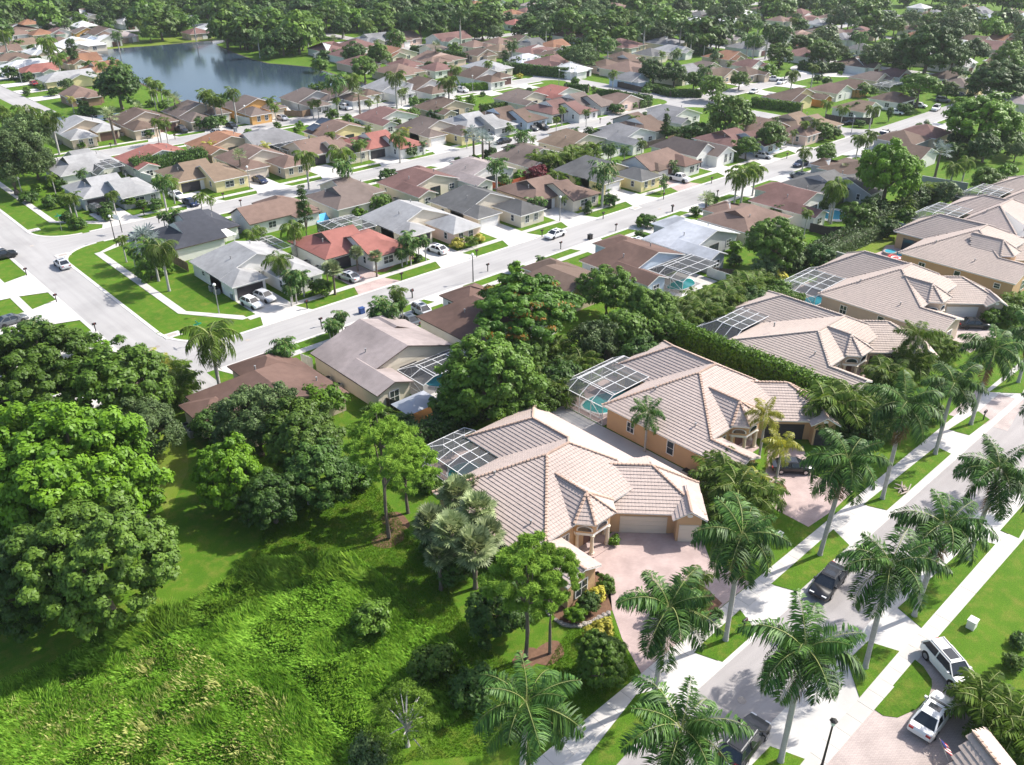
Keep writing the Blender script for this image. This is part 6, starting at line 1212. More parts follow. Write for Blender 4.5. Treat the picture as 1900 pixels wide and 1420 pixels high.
T_([('oak', 690, 155, 190, 'tall rounded tree in front of the salmon corner house'), ('olive', 460, 50, 270, 'wide olive twin crowned tree behind the mauve hip roofed house'), ('oak', 550, 215, 140, 'soft pale green tree beside the white clerestory house'), ('bush', 480, 265, 70), ('conifer', 105, 100, 62, 'slim dark spire conifer by the twin gablet house'), ('bushd', 270, 140, 150), ('pc', 870, 235, 1.05), ('oak', 985, 250, 130, 'dark dense rounded tree behind the pale feathery palm'), ('pc', 1170, 160, 1.1), ('pc', 1240, 140, 1.0), ('pc', 1210, 170, 1.0), ('pc', 540, 345, 1.2), ('pc', 600, 330, 1.1), ('pc', 500, 370, 1.1), ('fan', 330, 500, 1.1), ('bush', 270, 570, 60), ('pa', 160, 300, .9), ('pq', 100, 380, .6), ('pc', 1050, 420, 1.2), ('pc', 1030, 450, 1.0), ('bushd', 735, 575, 110), ('pq', 885, 570, .8), ('bushd', 950, 530, 110), ('fan', 1090, 330, .9), ('silver', 1615, 240, 1.45, 'big silver palm before the white gabled roof'), ('pc', 1690, 320, 1.2), ('pc', 1760, 290, 1.2), ('bushg', 1650, 480, 150), ('bushd', 1480, 480, 150), ('areca', 1540, 450, 1.2), ('areca', 1590, 430, 1.1), ('bushd', 1350, 660, 70), ('areca', 1330, 600, .8), ('bushb', 490, 770, 80), ('bushd', 480, 840, 80), ('pq', 870, 80, 1.1), ('pq', 930, 70, 1.2), ('bush', 975, 135, 110, 'clipped wedge of shrubs at the cross street lawn'), ('pq', 810, 130, .9), ('pa', 1500, 90, 1.0), ('pa', 1540, 75, 1.0), ('bushd', 1250, 550, 160), ('areca', 1400, 520, 1.1), ('bush', 1740, 250, 100)], 'J')
T_([('bright', 1530, 1050, 720, 'great spreading tree at the right edge', .8), ('flat', 990, 750, 360, 'flat topped tree shading the parked white suv', 1.1), ('oak', 1225, 790, 170, 'darker round tree right of the flat topped one'), ('dark', 1060, 470, 560, 'long bank of very dark trees, middle part'), ('dark', 830, 500, 300, 'long bank of very dark trees, left part'), ('dark', 1280, 500, 320, 'long bank of very dark trees, right part'), ('grey', 600, 500, 290), ('dark', 1470, 450, 260), ('dark', 1330, 1230, 200), ('dark', 1560, 1290, 300), ('oak', 1780, 1240, 260), ('bushd', 1450, 1330, 160), ('grey', 1830, 1330, 200), ('dark', 1240, 1330, 150), ('dark', 1700, 720, 560, 'massive dark tree above the great spreading one', .75), ('bright', 1640, 260, 270), ('oak', 1750, 520, 330), ('oak', 130, 480, 250), ('grey', 250, 460, 200), ('oak', 60, 420, 160), ('bushd', 100, 600, 120), ('dark', 560, 60, 140, 'dark dome tree next to the timber gable far house'), ('dark', 450, 110, 130), ('dark', 235, 195, 110), ('dark', 410, 145, 90), ('oak', 520, 210, 160), ('dark', 600, 300, 150), ('dark', 430, 340, 140), ('olive', 760, 230, 170), ('oak', 1060, 200, 190), ('grey', 1260, 240, 300), ('grey', 900, 165, 180), ('oak', 1180, 150, 120), ('pq', 100, 270, 1.3), ('pq', 1800, 390, 1.6), ('dark', 1420, 110, 130), ('grey', 1290, 100, 130), ('oak', 1450, 230, 120), ('dark', 1740, 130, 110), ('grey', 1850, 400, 200), ('oak', 1850, 560, 200), ('bushd', 850, 960, 120), ('bush', 430, 980, 150), ('pc', 570, 950, 1.2), ('pc', 310, 950, 1.0), ('cypress', 715, 1000, 60, 'dark green cone shrub at the white gable corner'), ('pq', 1300, 890, 1.3), ('bushb', 1540, 610, 110), ('oak', 480, 790, 130), ('oak', 550, 800, 100), ('bushd', 160, 720, 90), ('pq', 1430, 720, 1.2), ('oak', 500, 520, 120), ('oak', 90, 130, 110), ('dark', 170, 40, 150), ('grey', 30, 50, 150), ('oak', 780, 420, 130), ('oak', 350, 520, 120), ('pc', 170, 900, 1.0), ('grey', 970, 250, 130)], 'e4')
T_([('dark', 345, 640, 260, 'left of two merged dark round trees'), ('dark', 530, 650, 240, 'right of two merged dark round trees'), ('olive', 870, 770, 240, 'tall leafy mast like tree at the cross street'), ('oak', 700, 700, 180), ('dark', 760, 720, 160), ('olive', 1100, 700, 180, 'olive tree before the sand roof'), ('bright', 1355, 630, 150, 'bright green round tree in the right cluster'), ('olive', 1460, 480, 230, 'feathery pale tree above the right cluster'), ('pc', 1570, 640, 1.4), ('bushg', 890, 520, 130, 'silvery round shrub by the long hedge'), ('bright', 90, 320, 230, 'vivid green dome tree at the upper middle'), ('dark', 1100, 330, 120), ('flat', 920, 375, 170, 'umbrella shaped tree by the white van'), ('olive', 990, 250, 150), ('dark', 1060, 110, 200), ('oak', 1210, 180, 170), ('grey', 900, 110, 170), ('dark', 590, 70, 190), ('grey', 460, 150, 200), ('dark', 290, 90, 160), ('oak', 80, 180, 170), ('grey', 400, 300, 230), ('grey', 660, 290, 200), ('pd', 270, 190, 2.2, 'tall royal palm at the left of the far palm row'), ('pd', 380, 200, 1.8), ('pd', 590, 200, 2.0), ('pd', 830, 200, 2.1), ('pd', 1360, 240, 2.1), ('pd', 1500, 260, 2.3), ('pd', 1180, 320, 1.7), ('pd', 1240, 320, 1.7), ('pd', 680, 320, 1.5), ('dark', 1640, 240, 150), ('oak', 1640, 380, 190), ('grey', 1720, 380, 200), ('oak', 1830, 450, 230), ('oak', 1470, 60, 140), ('dark', 1600, 170, 110), ('oak', 1340, 120, 110), ('dark', 820, 40, 150), ('grey', 1650, 40, 110), ('oak', 1800, 60, 120), ('pq', 1800, 260, 1.6), ('grey', 1130, 230, 130), ('conifer', 460, 1090, 105)][:-1]+[('bush', 165, 930, 80), ('bush', 215, 860, 80), ('bushd', 500, 1170, 150), ('pa', 250, 990, 1.0), ('pq', 170, 1030, 1.1), ('pq', 560, 440, 1.3), ('pa', 250, 510, 1.3), ('pq', 420, 460, 1.2), ('bushb', 870, 590, 100), ('pq', 1010, 550, 1.0), ('dark', 1790, 690, 80, 'dark ragged little tree at the pale turning area'), ('grey', 1250, 400, 170), ('oak', 1420, 350, 140), ('bush', 280, 800, 80)], 'd4')
T_([('dark', 90, 210, 330, 'big dark tree at the upper left of centre'), ('oak', 640, 200, 380, 'broad bright crowned tree in the central wood', .8), ('bright', 610, 120, 190), ('dark', 310, 170, 220), ('dark', 180, 60, 190), ('dark', 700, 90, 120), ('oak', 290, 300, 150), ('oak', 570, 310, 110), ('grey', 740, 300, 160), ('dark', 950, 280, 130), ('dark', 1050, 220, 230), ('oak', 1370, 210, 310, 'large rounded tree behind the orange roof'), ('grey', 1140, 290, 150), ('oak', 1450, 130, 150), ('grey', 1600, 110, 230), ('grey', 1560, 270, 190), ('grey', 1250, 60, 260), ('oak', 1820, 300, 180), ('dark', 1740, 190, 170), ('oak', 1140, 150, 130), ('dark', 870, 160, 100), ('grey', 1520, 505, 270, 'big grey green domed tree before the white hip roofed house'), ('oak', 395, 440, 130), ('fan', 230, 410, 1.9, 'tall shaggy palm in the long dark hedge'), ('pd', 440, 110, 2.4, 'tall palm rising from the central wood'), ('pd', 280, 130, 2.0), ('pd', 900, 380, 1.6), ('oak', 900, 440, 110), ('bush', 960, 560, 110), ('bushd', 820, 600, 130), ('pq', 690, 550, 1.4), ('cypress', 840, 510, 70), ('pc', 340, 700, 1.9, 'spiky yellow green palm before the brown roof'), ('bamboo', 130, 710, 75, 'upright light green bamboo clump'), ('bushd', 180, 600, 120), ('bushd', 300, 600, 110), ('bush', 40, 660, 90), ('pc', 400, 600, 1.3), ('bamboo', 430, 900, 90), ('bamboo', 540, 900, 100, 'bamboo like clump by the mauve wide gable house'), ('bush', 360, 920, 90), ('bush', 540, 1000, 80), ('croton', 965, 670, 55, 'orange yellow plant on the corner island'), ('pa', 35, 880, 1.2), ('bush', 110, 890, 60), ('silver', 640, 1220, 1.4, 'silver palm pair at the grey brown roofed house, right one'), ('silver', 560, 1190, 1.3, 'silver palm pair at the grey brown roofed house, left one'), ('silver', 700, 1250, 1.1), ('pd', 985, 1170, 1.3), ('oak', 1040, 1070, 120), ('redleaf', 900, 1120, 70, 'red flowering shrub tree at the light grey house'), ('oak', 860, 1130, 110), ('pq', 1340, 950, 1.1), ('pq', 1555, 970, 1.0), ('pq', 1290, 1040, .9), ('pq', 500, 1150, 1.0), ('pa', 890, 1290, 1.3), ('pq', 1080, 1210, .8), ('pa', 1340, 1170, 1.2), ('pa', 1460, 1140, 1.1), ('bush', 1620, 1170, 50), ('bush', 1750, 1100, 50), ('bushd', 280, 1010, 140), ('bushd', 200, 1020, 110), ('oak', 35, 1010, 110), ('areca', 340, 1010, .9), ('bush', 90, 1220, 90), ('areca', 1500, 1330, 1.5), ('areca', 1580, 1290, 1.5), ('areca', 1400, 1340, 1.3), ('pd', 1750, 1290, 1.0), ('pq', 1790, 640, 1.4), ('pd', 1745, 370, 1.6), ('oak', 1800, 410, 110), ('oak', 1410, 350, 110), ('oak', 1480, 370, 70), ('bushd', 1820, 960, 110), ('bush', 650, 510, 60), ('dark', 1420, 40, 220), ('grey', 930, 50, 100), ('dark', 470, 30, 130), ('oak', 860, 60, 90), ('grey', 1700, 60, 130)], 'c4')
T_([('dark', 680, 360, 320, 'dark glossy lakeside tree on the far shore point', .9), ('bright', 640, 300, 200, 'vivid green tree behind the dark glossy lakeside tree'), ('oak', 850, 350, 180), ('olive', 300, 330, 200, 'feathery tree leaning over the lake'), ('dark', 420, 380, 150), ('bushd', 560, 470, 140), ('bush', 770, 450, 100), ('dark', 1320, 480, 220, 'dark domed tree right of the white pool cage'), ('oak', 1530, 480, 240, 'broad shoreline tree right of the dark domed one'), ('oak', 1400, 600, 260, 'low spreading shoreline tree'), ('bushd', 1060, 490, 110), ('bushd', 1170, 490, 110), ('bush', 1010, 580, 150), ('pc', 1290, 680, 1.8), ('pd', 1140, 690, 2.1, 'tall palm in the lakeside row before the dark roof'), ('oak', 1030, 780, 120), ('bush', 950, 770, 70), ('pq', 570, 870, 1.4), ('pq', 610, 930, 1.2), ('pq', 240, 800, 1.9, 'dark drooping palm against the lake'), ('pq', 20, 800, 1.7), ('pq', 70, 860, 1.5), ('pq', 130, 880, 1.4), ('bushd', 190, 900, 160), ('bushd', 60, 1080, 140), ('bushb', 145, 1060, 90), ('pq', 940, 900, 1.2), ('pq', 985, 890, 1.1), ('pq', 1150, 870, 1.1), ('fan', 1350, 830, 1.6, 'pale feathery palm before the dark roofed lakeside house'), ('py', 1510, 850, 1.1), ('pq', 1440, 890, 1.1), ('pq', 1720, 800, 1.1), ('pq', 1755, 780, 1.1), ('pc', 1670, 660, 1.8), ('bush', 1830, 890, 100), ('bush', 1110, 1010, 110), ('bush', 640, 1100, 70), ('bushd', 1340, 1110, 90), ('pq', 1430, 1110, 1.0), ('bushd', 1520, 1100, 90), ('areca', 1650, 1060, 1.2), ('oak', 1820, 1000, 120), ('py', 1760, 1130, 1.1), ('pc', 1700, 1190, 1.3, 'slim palm before the rust red split house'), ('pa', 1340, 1250, 1.4), ('pa', 1400, 1240, 1.3), ('bushd', 1790, 1330, 130), ('pc', 1190, 1330, 1.6), ('pc', 880, 1360, 1.4), ('py', 60, 1260, .9), ('py', 20, 1260, .9), ('py', 530, 1270, 1.1), ('fan', 300, 1370, 1.4), ('pq', 1100, 1170, 1.2), ('bushd', 1190, 1170, 110), ('oak', 880, 170, 200), ('dark', 780, 130, 200), ('oak', 1060, 160, 260, 'broad olive crowned tree in the park beyond the lake'), ('bright', 1330, 170, 240, 'yellow green tree in the park beyond the lake'), ('dark', 1200, 240, 200), ('oak', 1560, 210, 260), ('dark', 1720, 230, 200), ('dark', 1850, 160, 200), ('grey', 480, 150, 220), ('dark', 350, 60, 200), ('dark', 560, 50, 220), ('oak', 960, 230, 190), ('oak', 1450, 300, 160), ('dark', 1650, 110, 200), ('dark', 1000, 60, 220), ('oak', 1200, 70, 240), ('dark', 1450, 70, 230), ('oak', 1560, 50, 180), ('dark', 1780, 60, 230), ('dark', 760, 40, 190), ('grey', 660, 130, 160), ('bushb', 940, 300, 90), ('bushb', 1020, 320, 90), ('fan', 1130, 340, 1.3), ('oak', 130, 80, 200), ('dark', 60, 40, 180), ('oak', 250, 240, 130), ('grey', 20, 110, 150)], 'b4')
T_([('dark', 1035, 770, 430, 'huge round dome tree on the lawn left of the lake'), ('oak', 1000, 580, 150, 'open crowned tree at the lake edge'), ('oak', 1110, 610, 100), ('pq', 885, 560, 1.5), ('oak', 785, 585, 110), ('cypress', 635, 460, 100, 'tall dark column of vine clad conifer left of the lake', 1.2), ('pc', 400, 350, 2.2, 'big drooping palm before the low brown roof'), ('pc', 440, 430, 1.5), ('pc', 500, 500, 1.5), ('bushd', 560, 530, 150), ('oak', 290, 435, 90), ('oak', 165, 400, 100, 'small flat crowned tree before the tan roofed white house'), ('grey', 690, 380, 90), ('pc', 240, 970, 1.9, 'wild coconut palm on the lawn left of the narrow water'), ('pc', 440, 1030, 1.7), ('pc', 90, 1010, 1.6), ('pc', -10, 960, 1.5), ('fan', 960, 1010, 2.0, 'broad fan leaved palm by the narrow water'), ('pq', 1300, 700, 1.5), ('pq', 1350, 720, 1.5), ('pq', 1400, 740, 1.4), ('pq', 1340, 800, 1.2), ('pq', 1460, 800, 1.2), ('fan', 1530, 880, 1.7), ('oak', 1440, 930, 110), ('grey', 1560, 1000, 130), ('fan', 1210, 940, 1.3), ('pq', 1380, 1060, 1.4), ('pq', 1440, 1070, 1.3), ('bushd', 1300, 1170, 110), ('pq', 1790, 830, 1.7), ('pq', 1860, 860, 1.6), ('bushd', 1740, 1090, 130), ('bushd', 1850, 1090, 130), ('grey', 590, 740, 110), ('bushd', 660, 690, 120), ('bushd', 800, 690, 120), ('py', 620, 860, 1.1), ('bushd', 470, 810, 90), ('bushd', 240, 680, 100), ('bushd', 110, 650, 130), ('oak', 60, 620, 90), ('bushd', 310, 540, 100), ('bush', 355, 770, 70), ('olive', 1310, 290, 170, 'grey feathery palm like tree on the grass bank'), ('oak', 1480, 250, 140), ('dark', 1540, 260, 110), ('oak', 1620, 210, 120), ('dark', 90, 110, 220, 'dark dome tree in the upper left corner'), ('grey', 130, 180, 150), ('oak', 360, 120, 160), ('dark', 470, 90, 140), ('oak', 700, 170, 130), ('oak', 560, 120, 110), ('oak', 950, 250, 110), ('dark', 930, 180, 160), ('bright', 1300, 110, 260, 'bright green tree at the edge of the dark woods'), ('dark', 1130, 110, 220), ('dark', 840, 90, 170), ('dark', 620, 60, 170), ('dark', 980, 40, 220), ('oak', 1150, 30, 200), ('dark', 1430, 60, 200), ('oak', 1700, 80, 160), ('dark', 1800, 50, 220), ('dark', 1600, 40, 180), ('dark', 420, 30, 160), ('oak', 250, 40, 140), ('oak', 750, 30, 160), ('grey', 560, 210, 130), ('bushd', 700, 250, 80), ('oak', 410, 240, 80), ('pc', 20, 290, 2.0), ('oak', 1820, 100, 130)], 'a4')
hedge('hedge', 'long dark hedge bordering the middle cluster of houses', [GQ('c4', 20, 470, 0), GQ('c4', 510, 545, 0)], 2.0, 3.0, 'leaf_dark', 22, .35, .2)
hedge('hedge', 'tall dark hedge around the corner lot with the white house behind the grey tree', [GQ('c4', 890, 640, 0), GQ('c4', 1400, 690, 0), GQ('c4', 1500, 660, 0)], 2.0, 3.4, 'leaf_dark', 22, .35, .15)
hedge('hedge', 'second tall green hedge inside the corner lot', [GQ('c4', 1030, 600, 0), GQ('c4', 1260, 560, 0)], 2.0, 3.2, 'leaf_green', 22, .35, .2)
hedge('hedge', 'low bright hedge before the brown hip roofed house', [GQ('c4', 455, 800, 0), GQ('c4', 700, 785, 0)], 2.0, 2.2, 'leaf_bright', 24, .32, .12)
hedge('hedge', 'clipped hedge in front of the yellow gabled corner house', [GQ('d4', 1210, 930, 0), GQ('d4', 1290, 945, 0), GQ('d4', 1640, 990, 0)], 2.0, 2.6, 'leaf_green', 22, .35, .12)
hedge('hedge', 'dark hedge behind the red roofed house at the cross street', [GQ('c4', 1360, 800, 0), GQ('c4', 1570, 815, 0)], 1.6, 2.4, 'leaf_dark', 22, .35, .12)
hedge('hedge', 'curved dark hedge at the rounded corner lawn', [GQ('c4', 1640, 850, 0), GQ('c4', 1800, 855, 0), GQ('d4', 200, 900, 0), GQ('d4', 305, 905, 0), GQ('d4', 300, 935, 0), GQ('d4', 210, 955, 0)], 1.6, 2.2, 'leaf_dark', 22, .35, .12)
hedge('hedge', 'dark ground hugging hedge under the two merged trees', [GQ('d4', 280, 790, 0), GQ('d4', 500, 850, 0), GQ('d4', 760, 855, 0)], 2.2, 2.0, 'leaf_dark', 22, .35, .2)
hedge('hedge', 'hedge behind the far palm row', [GQ('d4', 290, 385, 0), GQ('d4', 500, 405, 0), GQ('d4', 820, 425, 0)], 2.0, 2.8, 'leaf_dark', 12, .5, .2)
hedge('hedge', 'hedge along the white pale van street', [GQ('d4', 650, 470, 0), GQ('d4', 960, 510, 0)], 2.0, 2.6, 'leaf_dark', 12, .5, .2)
hedge('hedge', 'dark hedge wall at the end of the pale turning area', [GQ('e4', -80, 610, 0), GQ('e4', 90, 640, 0), GQ('e4', 480, 625, 0)], 2.2, 3.0, 'leaf_dark', 12, .5, .2)
hedge('hedge', 'hedge behind the mauve wide gable house', [GQ('c4', 620, 990, 0), GQ('c4', 970, 950, 0)], 1.8, 2.2, 'leaf_green', 22, .35, .15)
hedge('hedge', 'small dark hedge beside the twin gablet house', [GQ('d4', 570, 1200, 0), GQ('d4', 870, 1150, 0)], 2.0, 2.2, 'leaf_dark', 25, .32, .15)
# ---------------- anonymous far trees: fill the distance where the photograph is simply wooded
occ = [(o.matrix_basis.translation.x if o.parent is None else 0, 0) for o in ()]
def clear(x, y):
    for a, b_, c, d in ((34, 300, 105, 118), (40, 330, 169, 181), (60, 260, 233, 244), (33, 46, 100, 420), (236, 246, 115, 470), (75, 84, 300, 470), (345, 354, 122, 330), (244, 620, 329, 339), (353, 620, 235, 244), (437, 620, 164, 173), (60, 620, 469, 479)):
        if a < x < b_ and c < y < d: return False
    for s, hx, hy in HOUSES:
        if abs(x-hx-8) < 12 and abs(y-hy-7) < 12: return False
    n = len(lake); c = False
    for i in range(n):
        (xa, ya), (xb, yb) = lake[i], lake[(i+1) % n]
        if (ya > y) != (yb > y) and x < (xb-xa)*(y-ya)/(yb-ya)+xa: c = not c
    return not c
for k_ in ('oak', 'dark', 'grey', 'olive'):
    LIB['far'+k_] = dict(LIB[k_], name='shade_tree', label='far '+LIB[k_]['label'], v=LIB[k_]['v'], seedname=k_)
rh = random.Random(77); nh = 0; tries = 0; FARROOF = [('salmon', 'roof_salmon'), ('brown', 'roof_brown'), ('pale grey', 'roof_light'), ('taupe', 'roof_taupe'), ('tan', 'roof_tan'), ('white', 'roof_white'), ('rust', 'roof_maroon'), ('grey', 'roof_grey'), ('orange', 'roof_orange')]
while nh < 75 and tries < 4000:                        # roofs glimpsed between the far trees
    tries += 1; px = rh.uniform(-20, 1920); py = 2+rh.random()**.8*135; x, y = G(px, py, 2.7)
    if not clear(x, y) or (380 < px < 560 and 50 < py) or (px < 1000 and 15 < py and px > 640 and py < 70) or (300 < px < 760 and py < 60): continue
    nm, rm = rh.choice(FARROOF); wm = rh.choice(['wall_white', 'wall_cream', 'wall_white', 'wall_tan', 'wall_pink']); ax = rh.choice('xy'); W_, D_ = rh.uniform(12, 19), rh.uniform(11, 17)
    h = House('house', None, x-W_/2, y-D_/2, wm, rm, 'white', wm); HOUSES[-1] = (None, x-8, y-7); h.wing(0, W_, 0, D_, 2.7, 5.3, ax, rh.choice('hhgd'), rh.choice('hhg')); k = W_*.45; h.wing(W_*.1, W_*.1+k, -2.4, D_*.4, 2.68, 4.2, 'y', rh.choice('hg'), 'h')
    h.win(W_*.7, .42, 1.5, '-y', 1.6, 1.3); h.door(W_*.1+k/2, -2.0, '-y', 3.2, 2.1, rh.choice(['white_door', 'brown_door'])); h.done(); AUTO.append((h.t, nm+' roofed far house', px, py, project(x, y, 3)[2])); nh += 1
r2 = random.Random(21); nfill = 0; tries = 0
while nfill < 290 and tries < 9000:
    tries += 1; px = r2.uniform(-40, 1940); py = r2.uniform(-6, 105)**1.0
    if r2.random() > (1.1-py/130): continue
    kind = r2.choice(['oak', 'oak', 'dark', 'grey', 'olive', 'dark', 'oak']); x, y = G(px, py, 4)
    if not clear(x, y): continue
    d = project(x, y, 4)[2]; tree_at('far'+kind, x, y, r2.uniform(4.2, 8.2), px, py, d, None, None, r2.uniform(.85, 1.1), 'f'); nfill += 1
r3 = random.Random(5); npl = 0; tries = 0
while npl < 60 and tries < 3000:
    tries += 1; px = r3.uniform(0, 1900); py = r3.uniform(4, 130); x, y = G(px, py, 6)
    if clear(x, y): palm(r3.choice(['pq', 'pd', 'pd', 'pc']), px, py, sc=r3.uniform(1.2, 1.8)); npl += 1
r4 = random.Random(9); nb = 0; tries = 0
while nb < 120 and tries < 6000:                       # garden shrubs between the houses
    tries += 1; px = r4.uniform(0, 1900); py = r4.uniform(110, 420); x, y = G(px, py, .8)
    if not clear(x, y) or (y < 104 and x > 95) or (41 < x < 55 and y < 170): continue
    d = project(x, y, 1)[2]; tree_at(r4.choice(['bush', 'bushd', 'bushb', 'bushd']), x, y, r4.uniform(.8, 1.7), px, py, d, None, None, 1, 'f'); nb += 1
# ---------------- the field of tall grass
def field(name, poly_px, n, m, hgt, seed, label):
    rs = np.random.RandomState(seed); W_ = np.array([G(*p) for p in poly_px]); lo, hi = W_.min(0), W_.max(0)
    P = rs.uniform(lo, hi, (n*2, 2)); ins = np.zeros(len(P), bool); k = len(W_)
    for i in range(k):
        a, b = W_[i], W_[(i+1) % k]; c = (a[1] > P[:, 1]) != (b[1] > P[:, 1]); xx = (b[0]-a[0])*(P[:, 1]-a[1])/(b[1]-a[1]+1e-9)+a[0]; ins ^= c & (P[:, 0] < xx)
    P = P[ins][:n]; q = len(P)
    def vn(s, k):
        g = np.random.RandomState(k).uniform(-1, 1, (64, 64)); u = P*s+100; i = np.floor(u).astype(int); f = u-i; f = f*f*(3-2*f); a0, a1 = i[:, 0] % 64, (i[:, 0]+1) % 64; b0, b1 = i[:, 1] % 64, (i[:, 1]+1) % 64
        return (g[a0, b0]*(1-f[:, 0])+g[a1, b0]*f[:, 0])*(1-f[:, 1])+(g[a0, b1]*(1-f[:, 0])+g[a1, b1]*f[:, 0])*f[:, 1]
    cl = np.clip(.8*vn(.55, seed)+.6*vn(1.3, seed+1)+.3*vn(3.0, seed+2), -1, 1); big_ = vn(.14, seed+3)
    H_ = hgt*(.62+.30*cl+.45*np.maximum(0, big_))*rs.uniform(.6, 1.3, q); H_ = np.maximum(.15, H_)
    a = rs.uniform(0, 6.28, q); w = rs.uniform(.03, .07, q)*(1 if hgt > .3 else .55); lean = rs.uniform(.15, .9, q)*H_; la = a*.3+2.2+2.6*vn(.35, seed+4)
    ex = np.stack([np.cos(a)*w, np.sin(a)*w], 1); le = np.stack([np.cos(la), np.sin(la)], 1)*lean[:, None]
    V = np.zeros((q, 4, 3)); V[:, 0, :2] = P-ex; V[:, 1, :2] = P+ex; V[:, 0, 2] = V[:, 1, 2] = -.02
    V[:, 2, :2] = P+le*.5+ex*.8; V[:, 2, 2] = H_*.72; V[:, 3, :2] = P+le; V[:, 3, 2] = H_
    F = (np.array([[0, 1, 2, 3]])[None]+(np.arange(q)*4)[:, None, None]).reshape(-1, 4)
    tint = np.clip(.45+.40*cl*rs.uniform(.4, 1, q)+rs.normal(0, .18, q)+.25*big_, 0, 1)
    return stuff(link(name, npmesh(name, V.reshape(-1, 3), F, [m], None, tint), None), label)
MEAD = [(-60, 1300), (120, 1225), (230, 1165), (390, 1105), (470, 1045), (560, 1035), (660, 1035), (735, 1090), (775, 1140), (845, 1195), (870, 1245), (880, 1300), (840, 1345), (700, 1400), (560, 1470), (-60, 1520)]
sheet('meadow', [[G(*p) for p in MEAD]], .010, 'meadow_ground', 'open field under the tall wild grass')
field('tall_grass', MEAD, 150000, 'blade', .85, 3, 'tall wild green grass filling the field at the lower left')
field('tall_grass', [(0, 1320), (150, 1250), (330, 1180), (560, 1330), (640, 1420), (300, 1460), (0, 1460)], 9000, 'blade_dry', .75, 8, 'straw coloured patches in the tall grass')
field('tall_grass', [(200, 1180), (380, 1112), (460, 1050), (640, 1040), (700, 1085), (560, 1090), (420, 1150), (240, 1210)], 22000, 'blade', 1.1, 12, 'taller fringe of grass at the rim of the field')
field('grass', [(640, 900), (690, 890), (830, 1090), (880, 1190), (1000, 1260), (1060, 1160), (1130, 1140), (1150, 1190), (1180, 1250), (1080, 1340), (900, 1400), (740, 1415), (880, 1300), (770, 1130), (700, 1070), (560, 1030), (470, 1040), (500, 960)], 70000, 'blade_lawn', .10, 15, 'short mown grass between the field and the nearest villa')

